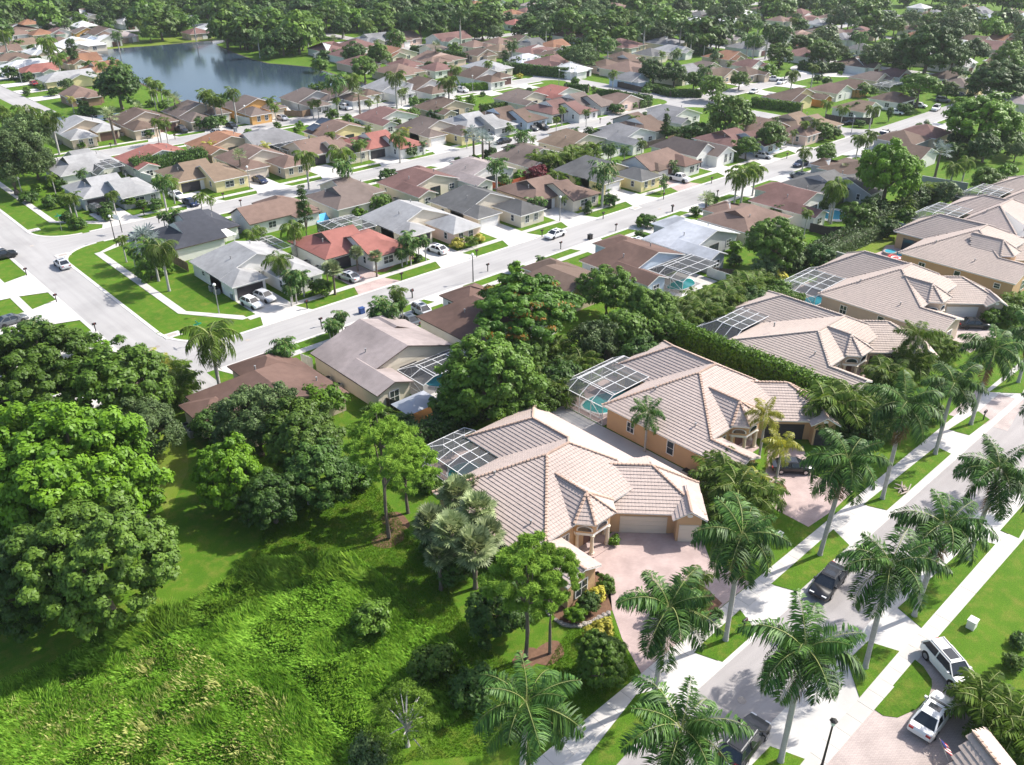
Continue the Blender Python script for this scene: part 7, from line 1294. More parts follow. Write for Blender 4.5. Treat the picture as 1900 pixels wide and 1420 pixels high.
# ------------------------------------------------------------------ vehicles
def ring_loft(b, st, m, n=8):
    """st: (x, zlow, zmid, ztop, half width at mid, half width at top)"""
    rings = []
    for x, z0, z1, z2, w1, w2 in st:
        rings.append([(x, -w1*.9, z0), (x, -w1, z0+.12), (x, -w1, z1), (x, -w2, z2), (x, w2, z2), (x, w1, z1), (x, w1, z0+.12), (x, w1*.9, z0)])
    V = [p for r in rings for p in r]; F = []
    for i in range(len(rings)-1):
        for k in range(8): F.append((i*8+k, i*8+(k+1) % 8, (i+1)*8+(k+1) % 8, (i+1)*8+k))
    F.append(tuple(reversed(range(8)))[::-1]); F.append(tuple(range((len(rings)-1)*8, len(rings)*8))[::-1]); b.poly(V, F, m)
_cb = {}
def car_meshes(kind):
    if kind in _cb: return _cb[kind]
    S = dict(sedan=dict(L=4.85, W=.93, belt=.93, roof=1.46, cab=(-1.85, -1.0, .42, 1.28), hood=.84, tail=.97, wb=1.40, wr=.33),
             hatch=dict(L=4.4, W=.90, belt=.98, roof=1.55, cab=(-2.1, -1.35, .35, 1.05), hood=.88, tail=1.0, wb=1.32, wr=.34),
             suv=dict(L=4.75, W=.96, belt=1.10, roof=1.74, cab=(-2.30, -1.85, .40, 1.10), hood=1.02, tail=1.12, wb=1.42, wr=.38),
             wagon=dict(L=4.95, W=.96, belt=1.05, roof=1.66, cab=(-2.35, -1.85, .55, 1.35), hood=.96, tail=1.08, wb=1.5, wr=.37),
             pickup=dict(L=5.7, W=.98, belt=1.18, roof=1.86, cab=(-.75, -.55, .85, 1.40), hood=1.12, tail=1.15, wb=1.75, wr=.42))[kind]
    L, W, z0 = S['L'], S['W'], .24; x0, x1 = -L/2, L/2; bl, hd, tl = S['belt'], S['hood'], S['tail']; ca, cb_, cc, cd = S['cab']
    b = MB()
    ring_loft(b, [(x0, .42, .62, .78, W*.80, W*.72), (x0+.12, .28, .70, tl-.03, W*.94, W*.84), (x0+.55, z0, .74, tl, W, W*.90), (cb_, z0, .76, bl, W, W*.92), (cc, z0, .76, bl, W, W*.92), (cd, z0, .74, (bl+hd)/2+.03, W, W*.90), (x1-.55, z0, .70, hd, W*.98, W*.84), (x1-.14, .28, .62, hd-.12, W*.92, W*.74), (x1, .40, .55, .64, W*.78, W*.62)], 'paint')
    rw = W*.70
    # roof panel and pillars
    b.box(cb_-.05, cc+.05, -rw, rw, S['roof']-.05, S['roof'], 'paint'); b.box(cb_+.1, cc-.1, -rw*.85, rw*.85, S['roof'], S['roof']+.025, 'paint')
    for sg in (-1, 1):
        b.bar((cd, sg*W*.90, bl-.04), (cc+.03, sg*rw*.97, S['roof']-.03), .08, 'paint'); b.bar((ca, sg*W*.89, tl-.04), (cb_-.03, sg*rw*.97, S['roof']-.03), .12, 'paint')
        b.bar(((cb_+cc)/2, sg*W*.915, bl-.03), ((cb_+cc)/2, sg*rw*.99, S['roof']-.03), .09, 'paint')
        b.box((cc+cd)/2-.1, (cc+cd)/2+.08, sg*W*.93-.02 if sg > 0 else -W*.93-.19, sg*W*.93+.19 if sg > 0 else -W*.93+.02, bl-.02, bl+.15, 'paint')
        for wx in (-S['wb'], S['wb']): b.tube([(wx, sg*(W-.06), S['wr']), (wx, sg*(W+.006), S['wr'])], [S['wr']+.07]*2, 'black_metal', 12)
    if kind == 'pickup': b.box(x0+.1, ca-.05, -W*.80, W*.80, bl-.01, bl+.012, 'dark_gap'); 
    for sg in (-1, 1): 
        if kind in ('suv', 'wagon'): b.bar((cb_, sg*rw*.8, S['roof']+.05), (cc, sg*rw*.8, S['roof']+.05), .05, 'metal_grey')
    b.box(x0-.01, x0+.05, -.26, .26, .56, .68, 'white'); b.box(x1-.14, x1-.02, -.42, .42, .42, .56, 'black_metal')
    def frus(pts, nm):
        g = MB(); g.face(pts, 'car_glass'); return g.mesh(nm)
    g = {}
    e = .012; y0, yr = W*.875, rw*.93; zt = S['roof']-.06
    g['windscreen'] = frus([(cd+e, -y0, bl-.02), (cd+e, y0, bl-.02), (cc+.04, yr, zt), (cc+.04, -yr, zt)], 'windscreen')
    g['rear_window'] = frus([(ca-e, y0, tl-.02), (ca-e, -y0, tl-.02), (cb_-.04, -yr, zt), (cb_-.04, yr, zt)], 'rear_window')
    for sg in (-1, 1):
        p = [(ca+.03, sg*(W*.895), bl-.03), (cd-.03, sg*W*.895, bl-.03), (cc+.02, sg*rw*.965, zt), (cb_-.02, sg*rw*.965, zt)]
        g['side_window%d' % sg] = frus(p if sg < 0 else p[::-1], 'side_window')
    if kind in ('suv', 'sedan', 'wagon'):
        s = MB(); s.face([((cb_+cc)/2-.1, -.42, S['roof']+.029), (cc-.25, -.42, S['roof']+.029), (cc-.25, .42, S['roof']+.029), ((cb_+cc)/2-.1, .42, S['roof']+.029)], 'car_glass'); g['sunroof'] = s.mesh('sunroof')
    wt = MB(); wt.tube([(0, -.1, 0), (0, .1, 0)], [S['wr']]*2, 'tyre', 16); rm = MB(); rm.tube([(0, -.115, 0), (0, .115, 0)], [S['wr']*.64]*2, 'rim', 10)
    hl = MB(); hl.box(-.13, .06, -.2, .2, -.07, .06, 'lamp_clear'); tlm = MB(); tlm.box(-.04, .1, -.17, .17, -.08, .09, 'lamp_red')
    bme = b.mesh('body', True); bme.set_sharp_from_angle(angle=rad(38)); _cb[kind] = (bme, g, wt.mesh('wheel'), rm.mesh('rim'), hl.mesh('headlight'), tlm.mesh('tail_light'), S); return _cb[kind]
bpy.data.materials.new('paint'); MATS['paint'] = bpy.data.materials['paint']
def car2(kind, rear, front, paint, label):
    a, b_ = G(*rear, .5), G(*front, .5); m = ((rear[0]+front[0])/2, (rear[1]+front[1])/2); return car(kind, 'p', m[0], m[1], math.degrees(math.atan2(b_[1]-a[1], b_[0]-a[0])), paint, label, sc=1.1)
def car(kind, fr, px, py, ang, paint, label, sc=1.0):
    """ang: heading of the front in degrees from +x; px,py: middle of the car on the ground"""
    x, y = GQ(fr, px, py, .7); d = math.hypot(x, y); body, g, wt, rm, hl, tl, S = car_meshes(kind)
    nm = {'sedan': 'sedan_car', 'hatch': 'hatchback_car', 'suv': 'suv_car', 'wagon': 'station_wagon', 'pickup': 'pickup_truck'}[kind]
    t = thing(nm, label, 'truck' if kind == 'pickup' else 'car', (x, y, Z_DRIVE+.02), rad(ang)); o = link('body', body, t)
    for i, sl in enumerate(body.materials):
        if sl and sl.name == 'paint': o.material_slots[i].link = 'OBJECT'; o.material_slots[i].material = MATS[paint]
    for k, me in g.items(): link(k.rstrip('-1'), me, t)
    if d < 240:
        for sx in (-1, 1):
            for sy in (-1, 1): w = link('wheel', wt, t, (sx*S['wb'], sy*(S['W']-.07), S['wr'])); (link('rim', rm, w) if d < 130 else None)
        for sy in (-1, 1): link('headlight', hl, t, (S['L']/2-.12, sy*S['W']*.58, S['hood']-.17)); link('tail_light', tl, t, (-S['L']/2+.03, sy*S['W']*.66, S['tail']-.17))
    t.scale = (sc, sc, sc); return t
car2('wagon', (1733, 1203), (1790, 1268), 'paint_white', 'white suv with sunroof on the pale paver driveway by the lawn')
car2('sedan', (1712, 1352), (1750, 1300), 'paint_white', 'white sedan with dark rear window on the pale paver driveway')
car2('sedan', (1554, 1057), (1521, 1099), 'paint_black', 'shiny black sedan driving down the palm lined street')
car2('wagon', (1361, 1402), (1403, 1347), 'paint_black', 'black suv at the bottom edge of the palm lined street')
car('sedan', 'F', 620, 1165, -45, 'paint_black', 'dark car half hidden by palms on the second villa drive')
car('sedan', 'F', 1620, 385, -45, 'paint_black', 'black car before the white garage doors of the fourth villa')
for a in (('hatch', 'i1', 1165, 1130, -82, 'paint_white', 'white hatchback with black roof on the white corner house drive'), ('hatch', 'i1', 1310, 1060, -82, 'paint_silver', 'silver hatchback beside the grey bin on the corner house drive'), ('sedan', 'i2', 690, 960, 100, 'paint_silver', 'silver sedan on the pink paver drive of the red roofed house'),
          ('sedan', 'i3', 185, 1015, 96, 'paint_white', 'white sedan on the curved drive of the peach walled house'), ('sedan', 'i3', 1480, 850, 183, 'paint_white', 'white sedan driving along the long middle street'), ('pickup', 'i4', 1245, 595, -86, 'paint_white', 'white pickup on the pink drive of the salmon roofed house'), ('sedan', 'K', 340, 735, 90, 'paint_silver', 'silver sedan on the corner street casting a shadow'), ('suv', 'K', 15, 690, 0, 'paint_black', 'black car at the left edge beyond the corner street'), ('sedan', 'K', 60, 1045, 5, 'paint_grey', 'dark grey car on the left drive behind the small palms'),
          ('suv', 'i6', 600, 1120, -78, 'paint_grey', 'dark suv on the grey drive of the pale grey roofed house'), ('sedan', 'i6', 1465, 955, -85, 'paint_white', 'white car on the drive of the straw roofed house'), ('sedan', 'i6', 1620, 1035, -85, 'paint_blue', 'dark blue car at the kerb before the straw roofed house'), ('pickup', 'i6', 1515, 240, -88, 'paint_black', 'black pickup on the drive by the lake street'), ('sedan', 'j1', 840, 965, -86, 'paint_blue', 'dark sedan in front of the peach garage of the salmon tan house'),
          ('sedan', 'j1', 530, 370, -86, 'paint_black', 'black car on the drive beside the shrub hidden lakeside house'), ('sedan', 'j1', 1085, 285, -86, 'paint_silver', 'silver car on the drive of the orange gable lakeside house'), ('pickup', 'j1', 1775, 170, -88, 'paint_white', 'white pickup on the drive of the bay window lakeside house'), ('suv', 'j3', 1330, 220, -95, 'paint_silver', 'silver van behind the brown roof by the flame tree'), ('sedan', 'j3', 1175, 310, 85, 'paint_grey', 'dark grey car beside the lilac roofed house'),
          ('sedan', 'c4', 825, 1235, 178, 'paint_black', 'black car in the street by the silver palms'), ('hatch', 'c4', 1075, 1125, -80, 'paint_grey', 'dark hatchback left of the black convertible'), ('suv', 'c4', 1160, 1115, -80, 'paint_black', 'black jeep on the drive of the blue gable house'), ('suv', 'c4', 465, 790, -85, 'paint_white', 'white suv by the low bright hedge'), ('pickup', 'c4', 990, 470, -90, 'paint_blue', 'dark blue truck on the steep white drive of the middle cluster'),
          ('sedan', 'J', 845, 305, 178, 'paint_blue', 'blue car parked at the kerb behind the pale feathery palm'), ('sedan', 'J', 640, 260, -82, 'paint_silver', 'silver car beside the soft pale green tree'), ('pickup', 'J', 1370, 185, 120, 'paint_silver', 'silver pickup before the low dark brown roof'), ('sedan', 'e4', 365, 1075, 150, 'paint_black', 'dark convertible at the side street corner'), ('suv', 'e4', 1120, 950, 190, 'paint_white', 'white long suv under the flat topped tree'), ('hatch', 'e4', 980, 925, -80, 'paint_white', 'white hatchback left of the long white suv'), ('hatch', 'e4', 775, 985, -80, 'paint_white', 'white car by the cone shaped shrub'), ('sedan', 'e4', 1345, 832, -80, 'paint_grey', 'grey car at the small cream house'), ('suv', 'e4', 1185, 880, -80, 'paint_grey', 'dark suv in the shade of the flat topped tree'),
          ('sedan', 'd4', 1225, 800, 190, 'paint_white', 'white car at the kerb of the cross street cluster'), ('suv', 'd4', 1470, 720, 185, 'paint_white', 'white suv at the entrance of the pale turning area'), ('pickup', 'd4', 1390, 695, -60, 'paint_white', 'white truck beside the bright green round tree'), ('wagon', 'd4', 825, 440, 185, 'paint_white', 'long white van by the umbrella shaped tree'), ('sedan', 'd4', 1100, 412, 0, 'paint_blue', 'dark car in the street right of the white van'), ('pickup', 'd4', 1030, 500, 0, 'paint_grey', 'dark truck parked before the maroon cluster roof'), ('hatch', 'd4', 1305, 1360, -80, 'paint_silver', 'silver car at the foot of the soft pale green tree far side'), ('suv', 'b4', 1860, 20, 0, 'paint_white', 'tiny white van at the top edge'),
          ('sedan', 'a4', 295, 730, 90, 'paint_red', 'red car on the left lakeside street'), ('sedan', 'a4', 45, 660, 90, 'paint_white', 'white car on the left lakeside street'), ('sedan', 'e4', 320, 195, 0, 'paint_black', 'black car in the far estate street'), ('suv', 'e4', 1870, 240, 0, 'paint_silver', 'silver car at the far right among trees'), ('sedan', 'd4', 1240, 440, 0, 'paint_black', 'black car on the far pale street'), ('hatch', 'K', 770, 580, 0, 'paint_grey', 'dark car behind the silver blue palm'), ('sedan', 'i5', 730, 520, 85, 'paint_white', 'white car between the lavender and blue walled houses'), ('sedan', 'c4', 690, 1190, -85, 'paint_white', 'white car by the red flowering shrub'), ('sedan', 'b4', 105, 1160, -86, 'paint_silver', 'pale car in front of the leafy shrub line'), ('suv', 'J', 840, 375, 85, 'paint_grey', 'dark suv beside the charcoal roofed house')): car(*a)
# dump truck
x, y = GQ('e4', 690, 1185, 1); t = thing('dump_truck', 'black and white dump truck parked at the side street corner', 'truck', (x, y, 0), rad(2)); b = MB(); b.box(-2.9, 2.9, -.5, .5, .6, .85, 'black_metal'); b.obj('chassis', t)
b = MB(); b.box(-3.6, -1.4, -1.1, 1.1, .75, 1.5, 'paint_white'); b.poly([(-3.3, -1.05, 1.5), (-1.5, -1.05, 1.5), (-1.5, 1.05, 1.5), (-3.3, 1.05, 1.5), (-2.9, -.95, 2.4), (-1.6, -.95, 2.4), (-1.6, .95, 2.4), (-2.9, .95, 2.4)], [(4, 5, 6, 7), (1, 2, 6, 5), (0, 1, 5, 4), (2, 3, 7, 6)], 'paint_white'); b.poly([(-3.31, -1.0, 1.55), (-3.31, 1.0, 1.55), (-2.95, .9, 2.35), (-2.95, -.9, 2.35)], [(0, 1, 2, 3)], 'car_glass'); b.obj('cab', t)
b = MB(); b.box(-1.2, 3.2, -1.15, 1.15, 1.0, 1.15, 'black_metal'); b.box(-1.2, -1.1, -1.15, 1.15, 1.15, 2.5, 'black_metal'); b.box(-1.1, 3.2, -1.15, -1.07, 1.15, 1.9, 'black_metal'); b.box(-1.1, 3.2, 1.07, 1.15, 1.15, 1.9, 'black_metal'); b.obj('dump_body', t)
wt = car_meshes('pickup')[2]
for sx in (-2.5, 1.4, 2.3):
    for sy in (-.9, .9): link('wheel', wt, t, (sx, sy, .45))
# boat on its trailer
x, y = GQ('b4', 710, 960, 1); t = thing('covered_boat', 'white covered boat beside the orange gable lakeside house', 'boat', (x, y, 0), rad(75)); b = MB()
b.poly([(-3, -1.1, .9), (2, -1.1, .9), (3.4, 0, 1.1), (2, 1.1, .9), (-3, 1.1, .9), (-3, -.5, .4), (2, -.4, .4), (2, .4, .4), (-3, .5, .4)], [(0, 1, 6, 5), (1, 2, 6), (2, 3, 7), (2, 7, 6), (3, 4, 8, 7), (4, 0, 5, 8)], 'white'); b.obj('hull', t)
b = MB(); b.poly([(-3, -1.1, .92), (2, -1.1, .92), (3.4, 0, 1.12), (2, 1.1, .92), (-3, 1.1, .92), (-2.4, 0, 2.0), (1.2, 0, 2.2)], [(0, 1, 6, 5), (1, 2, 6), (2, 3, 6), (3, 4, 5, 6), (4, 0, 5)], 'white'); b.obj('cover', t)

# ------------------------------------------------------------------ street furniture
mbm = MB(); mbm.box(-.05, .05, -.05, .05, 0, 1.05, 'black_metal'); mpost = mbm.mesh('post')
mbm = MB(); mbm.box(-.24, .24, -.10, .10, 1.05, 1.22, 'black_metal'); mbm.tube([(-.24, 0, 1.22), (.24, 0, 1.22)], [.10, .10], 'black_metal', 10); mbox = mbm.mesh('box')
mbm = MB(); mbm.box(-.02, .02, -.14, -.12, 1.15, 1.45, 'lamp_red'); mflag = mbm.mesh('flag')
def mailbox(fr, x, y, label, rz=0, col=None):
    p = GQ(fr, x, y); t = thing('mailbox', label, 'mailbox', (p[0], p[1], 0), rz); link('post', mpost, t); o = link('box', mbox, t); link('flag', mflag, t)
    t.scale = (1.25, 1.25, 1.15)
for a in (('i1', 1775, 1205, 'dark mailbox on the verge of the white corner house'), ('i2', 238, 1320, 'dark mailbox on the verge left of the pink drive'), ('i2', 1275, 1010, 'dark mailbox with a plant at its foot on the verge by the red roofed house'), ('i3', 620, 1110, 'dark mailbox on the verge of the peach walled house'), ('i3', 1335, 885, 'dark mailbox in front of the moving white sedan'), ('i3', 740, 1265, 'dark mailbox on the near verge opposite the peach walled house'), ('i3', 1540, 1020, 'dark mailbox on the near verge opposite the moving white sedan'), ('i4', 408, 1045, 'dark mailbox on the verge by the tallest dark palm'), ('i4', 1070, 830, 'dark mailbox on the verge of the yellow walled house'), ('i4', 1597, 655, 'dark mailbox on the verge of the white clerestory house'), ('i4', 1170, 970, 'dark mailbox on the near verge by the salmon hip roofed house'), ('i4', 1660, 800, 'dark mailbox on the near verge by the hanging palms'), ('i4', 548, 1175, 'stout double mailbox on the near verge by the lavender house'),
          ('j3', 215, 390, 'mailbox behind the curly palms of the lilac house'), ('j3', 1215, 80, 'mailbox on the near verge by the brown roof and flame tree'), ('i6', 1110, 1180, 'mailbox on the verge of the straw roofed house'), ('i6', 748, 450, 'mailbox on the verge of the wine red garage house'), ('i6', 1450, 350, 'mailbox on the verge of the black pickup house'), ('j1', 443, 1185, 'mailbox on the verge of the salmon tan house'), ('j1', 635, 1262, 'mailbox behind the salmon gable house'), ('i1', 150, 262, 'mailbox behind the black roofed house'), ('K', 148, 805, 'mailbox on the left grass panel near the black car'), ('K', 312, 950, 'mailbox at the kerb tip of the middle left grass panel'), ('K', 527, 1112, 'mailbox at the kerb tip of the lower left grass panel'), ('D', 693, 578, 'mailbox behind the mottled tree at the bend'), ('H', 352, 685, 'brown mailbox on the grass island beside the royal palm'), ('F', 1668, 918, 'dark mailbox on the verge near the right sidewalk'), ('i2', 1390, 1195, 'mailbox across the street from the pink drive'), ('c4', 1672, 1085, 'mailbox on the verge of the black trimmed gable house'), ('J', 355, 415, 'mailbox on the verge right of the white pickup'), ('J', 768, 280, 'mailbox on the verge beside the pale green tree'), ('J', 138, 570, 'mailbox across from the yellow walled house')): mailbox(*a)
def lamp(fr, x, y, h, label, m='metal_grey', head='globe'):
    p = GQ(fr, x, y); t = thing('street_lamp', label, 'street lamp', (p[0], p[1], 0)); b = MB(); b.tube([(0, 0, 0), (0, 0, .4), (0, 0, h)], [.13, .10, .07], m, 8); b.obj('pole', t)
    b = MB()
    if head == 'globe': b.tube([(0, 0, h), (0, 0, h+.1), (0, 0, h+.32), (0, 0, h+.5)], [.12, .26, .28, .08], 'white', 10)
    else: b.tube([(0, 0, h), (0, 0, h+.08), (0, 0, h+.5)], [.1, .17, .26], 'lamp_clear', 6); b.tube([(0, 0, h+.5), (0, 0, h+.62)], [.32, .1], 'black_metal', 6)
    b.obj('lamp_head', t)
for a in (('K', 1203, 1010, 4.7, 'white topped lamp post leaning on the corner lawn'), ('K', 132, 390, 4.7, 'lamp post on the left corner lawn'), ('K', 632, 612, 4.7, 'thin lamp post at the tip of the corner lawn', 'black_metal'), ('I', 1297, 505, 4.9, 'white globe lamp post at the drive of the tan split house'), ('j1', 735, 1070, 4.9, 'lamp post beside the salmon tan house drive'), ('j1', 697, 355, 4.9, 'lamp post at the orange gable lakeside house'), ('I', 822, 838, 4.8, 'dark lamp post opposite the red roofed house', 'black_metal'), ('c4', 555, 805, 5.0, 'lamp post before the low bright hedge'), ('c4', 1310, 750, 5.0, 'lamp post at the cross street above the bright red roof'), ('i6', 1275, 405, 4.8, 'lamp post on the lake street verge', 'black_metal'), ('J', 1120, 150, 4.9, 'lamp post at the side street corner'), ('a4', 195, 740, 5, 'lamp post at the red car')): lamp(*a)
lamp('H', 783, 1425, 4.6, 'black lantern post at the bottom edge beside the far sidewalk', 'black_metal', 'lantern')
def tbox(name, label, cat, fr, x, y, dims, m, top=None, rz=0):
    p = GQ(fr, x, y); t = thing(name, label, cat, (p[0], p[1], 0), rz); w, d, h = dims; b = MB(); b.box(-w/2, w/2, -d/2, d/2, 0, h*.88, m); b.obj('body', t); b = MB(); b.box(-w/2-.04, w/2+.04, -d/2-.04, d/2+.04, h*.88, h, top or m); b.obj('lid', t); return t
tbox('utility_box', 'pale green utility box on the right lawn', 'utility box', 'H', 1602, 662, (.8, .7, .95), 'white')
tbox('utility_box', 'small white utility post on the lawn by the villa hedge', 'utility box', 'H', 552, 172, (.45, .4, .7), 'white')
tbox('rubbish_bin', 'grey wheeled bin beside the black garage door', 'bin', 'i1', 975, 1095, (.9, .8, 1.25), 'bin_grey', 'white')
tbox('rubbish_bin', 'blue bin on the near verge behind the lilac roofed house', 'bin', 'j3', 660, 245, (.8, .7, 1.0), 'bin_blue')
tbox('rubbish_bin', 'black bin on the near verge by the streaked brown roof', 'bin', 'i5', 205, 497, (.8, .7, 1.0), 'black_metal')
tbox('rubbish_bin', 'grey bin at the lake street kerb', 'bin', 'j1', 575, 440, (.8, .7, 1.1), 'bin_grey')
tbox('utility_box', 'small white post box on the near verge of the lilac house', 'utility box', 'j3', 345, 570, (.35, .35, .7), 'white')
# street name signs, hoop
def sign(fr, x, y, label, h=3.0):
    p = GQ(fr, x, y); t = thing('street_sign', label, 'sign', (p[0], p[1], 0)); b = MB(); b.tube([(0, 0, 0), (0, 0, h)], [.05, .05], 'metal_grey', 6); b.obj('post', t)
    for z, a in ((h, 0), (h+.28, math.pi/2)): b = MB(); b.box(-.6, .6, -.02, .02, z, z+.24, 'sign_green', rotz(a)); b.obj('sign_plate', t)
sign('D', 1105, 500, 'green street name sign behind the lush palm at the bend', 3.2); sign('K', 340, 558, 'street name sign on the left corner lawn', 3.0)
p = GQ('i6', 868, 1370); t = thing('basketball_hoop', 'basketball hoop at the kerb behind the black roofed house', 'basketball hoop', (p[0], p[1], 0), rad(200)); b = MB(); b.tube([(0, 0, 0), (0, 0, 2.6), (.6, 0, 3.1)], [.08, .08, .06], 'black_metal', 7); b.obj('pole', t); b = MB(); b.box(.6, .65, -.8, .8, 2.8, 3.8, 'lamp_clear'); b.obj('backboard', t); b = MB(); b.tube([(.66, 0, 3.0), (1.1, 0, 3.0)], [.02, .02], 'toy_red', 5); b.obj('rim', t)
p = GQ('H', 1480, 1400); t = thing('flag', 'striped flag on a slanted pole by the tan tiled roof', 'flag', (p[0], p[1], 0)); b = MB(); b.tube([(0, 0, 0), (-1.2, .9, 2.9)], [.03, .02], 'white', 6); b.obj('pole', t)
for i in range(7):
    b = MB(); b.poly([(-1.15+.03*math.sin(i), .86-.10*i, 2.75-.11*i), (-1.15+.05*math.sin(i+1), .86-.10*i-.10, 2.75-.11*i-.11), (-.35+.1*math.sin(i), .30-.1*i, 1.75-.11*i), (-.35, .40-.1*i, 1.86-.11*i)], [(0, 1, 2, 3), (3, 2, 1, 0)], 'flag_red' if i % 2 == 0 else 'white'); b.obj('stripe', t)
b = MB(); b.poly([(-1.17, .87, 2.80), (-1.17, .44, 2.34), (-.83, .20, 1.92), (-.83, .62, 2.36)], [(0, 1, 2, 3), (3, 2, 1, 0)], 'flag_blue'); o = b.obj('canton', t); o.location = (.02, -.02, .03)
# tiled roof corner in the lower right, with the house below it
P0 = GQ('H', 1480, 1420, 3.2); t = thing('tile_roofed_villa', 'grey tan tiled roof corner cut by the lower right edge of the picture', 'villa', (P0[0], P0[1], 0))
A_ = GQ('H', 1612, 1238, 5.0)+(5.0,); R2_ = GQ('H', 1800, 1480, 5.0)+(5.0,); B_ = GQ('H', 1462, 1440, 3.2)+(3.2,)
o3 = Vector((P0[0], P0[1], 0)); a_, r_, b_ = Vector(A_)-o3, Vector(R2_)-o3, Vector(B_)-o3; b2 = b_+(r_-a_); c_ = Vector((2*a_.x-b_.x, 2*a_.y-b_.y, 3.2)); c2 = c_+(r_-a_)
fa = [[tuple(v) for v in (a_, b_, b2, r_)], [tuple(v) for v in (a_, r_, c2, c_)]]
b = MB(); roof_solid(b, fa, [], 'roof_felt', 'white', 'white'); b.obj('roof', t); tiles(fa, 'roof_tile', t, 'tile_sand', seed=9); caps([(tuple(a_), tuple(r_))], 'ridge_tile', t); b = MB(); m_ = (b_+c2)/2; b.prism([tuple((v+(m_-v)*.12).xy) for v in (b_, b2, c2, c_)], 0, 3.15, 'stucco_beige'); b.obj('wall', t)
# driftwood pile, dead stump, satellite dishes, rocks
p = GQ('F', 1225, 1310); t = thing('driftwood_pile', 'pile of pale cut branches on the grass island by a royal palm', 'branches', (p[0], p[1], Z_ISLE)); rr = random.Random(3)
for i in range(14): a = rr.uniform(0, 3.1); b = MB(); l = rr.uniform(.5, 1.3); o = Vector((rr.uniform(-.6, .6), rr.uniform(-.5, .5), .08+.05*i*.5)); dv = Vector((math.cos(a)*l, math.sin(a)*l, rr.uniform(-.05, .5))); b.tube([o-dv*.5, o, o+dv*.5], [.06, .08, .05], 'tile_sand', 6); b.obj('branch', t)
p = G(574, 935); t = thing('dead_stump', 'pale leaning dead stump at the edge of the dark trees', 'tree stump', (p[0], p[1], 0)); b = MB(); b.tube([(0, 0, 0), (.1, 0, 1.2), (-.1, .1, 2.2)], [.25, .18, .1], 'palm_bark', 8); b.obj('trunk', t)
for fr, x, y, z, lb in (('L', 1000, 0, 0, ''),)[:0]: pass
for fr, x, y, z, lb in (('r4', 1095, 212, 2.8, 'white satellite dish behind the second villa'), ('r8' if 'r8' in FR else 'F', 765, 770, 2.6, 'white satellite dish on the side of the hedge villa'), ('j3', 430, 1135, 2.9, 'small white dish by the lilac house eave')):
    p = GQ(fr, x, y, z); t = thing('satellite_dish', lb, 'satellite dish', (p[0], p[1], 0)); b = MB(); b.tube([(0, 0, 0), (0, 0, z)], [.04, .04], 'metal_grey', 6); b.obj('mast', t); b = MB(); b.tube([(0, 0, z), (-.06, -.05, z+.02), (-.16, -.14, z+.05)], [.05, .3, .42], 'white', 12); b.obj('dish', t)
pts = [(1032, 1152), (1045, 1160), (1060, 1163), (1075, 1163), (1090, 1159), (1104, 1152), (1116, 1146), (1128, 1140), (1020, 1142), (1012, 1130)]
t = thing('rock_border', 'curved border of pale stones round the villa planting bed', 'stone border', G(1075, 1163)+(0,)); o0 = G(1075, 1163)
rr = random.Random(8); rm_ = []
for k in range(3):
    b = MB(); b.tube([(0, 0, -.1), (0, 0, .06), (.03, .02, .24), (0, 0, .3)], [.2, .26, .2, .06], 'rock', 7); rm_.append(b.mesh('stone'))
for i in range(len(pts)-1):
    for s in (0, .33, .66):
        q = G(pts[i][0]+(pts[i+1][0]-pts[i][0])*s if i != 7 else pts[i][0], pts[i][1]+(pts[i+1][1]-pts[i][1])*s if i != 7 else pts[i][1]); o = link('stone', rm_[rr.randrange(3)], t, (q[0]-o0[0], q[1]-o0[1], 0), rr.uniform(0, 6)); s_ = rr.uniform(.7, 1.2); o.scale = (s_, s_, s_)
sheet('planting_bed', [[G(*p) for p in ((1015, 1128), (1050, 1075), (1110, 1060), (1132, 1090), (1136, 1132), (1116, 1146), (1090, 1158), (1060, 1161), (1034, 1150))]], .018, 'mulch', 'mulched planting bed at the villa corner')
sheet('planting_bed', [blob(*G(1018, 1213), 1.6, 1.3), blob(*G(722, 1000), 1.8, 1.5), blob(*G(978, 1222), 1.3, 1.1), blob(*G(735, 968), 1.2, 2.0)], .016, 'mulch', 'reddish mulch rings under the pines')
sheet('planting_bed', [[GQ('i2', *p) for p in ((870, 850), (960, 920), (1100, 915), (1190, 850), (1420, 770), (1410, 720), (1250, 760), (1000, 860))]], .016, 'mulch', 'red mulch bed before the red roofed house')
sheet('planting_bed', [blob(*GQ('F', 530, 1290), 1.4, 1.2), [G(*p) for p in ((1288, 1070), (1340, 1120), (1300, 1160), (1258, 1118))]], .024, 'mulch', 'dark planting islands beside the villa drives')
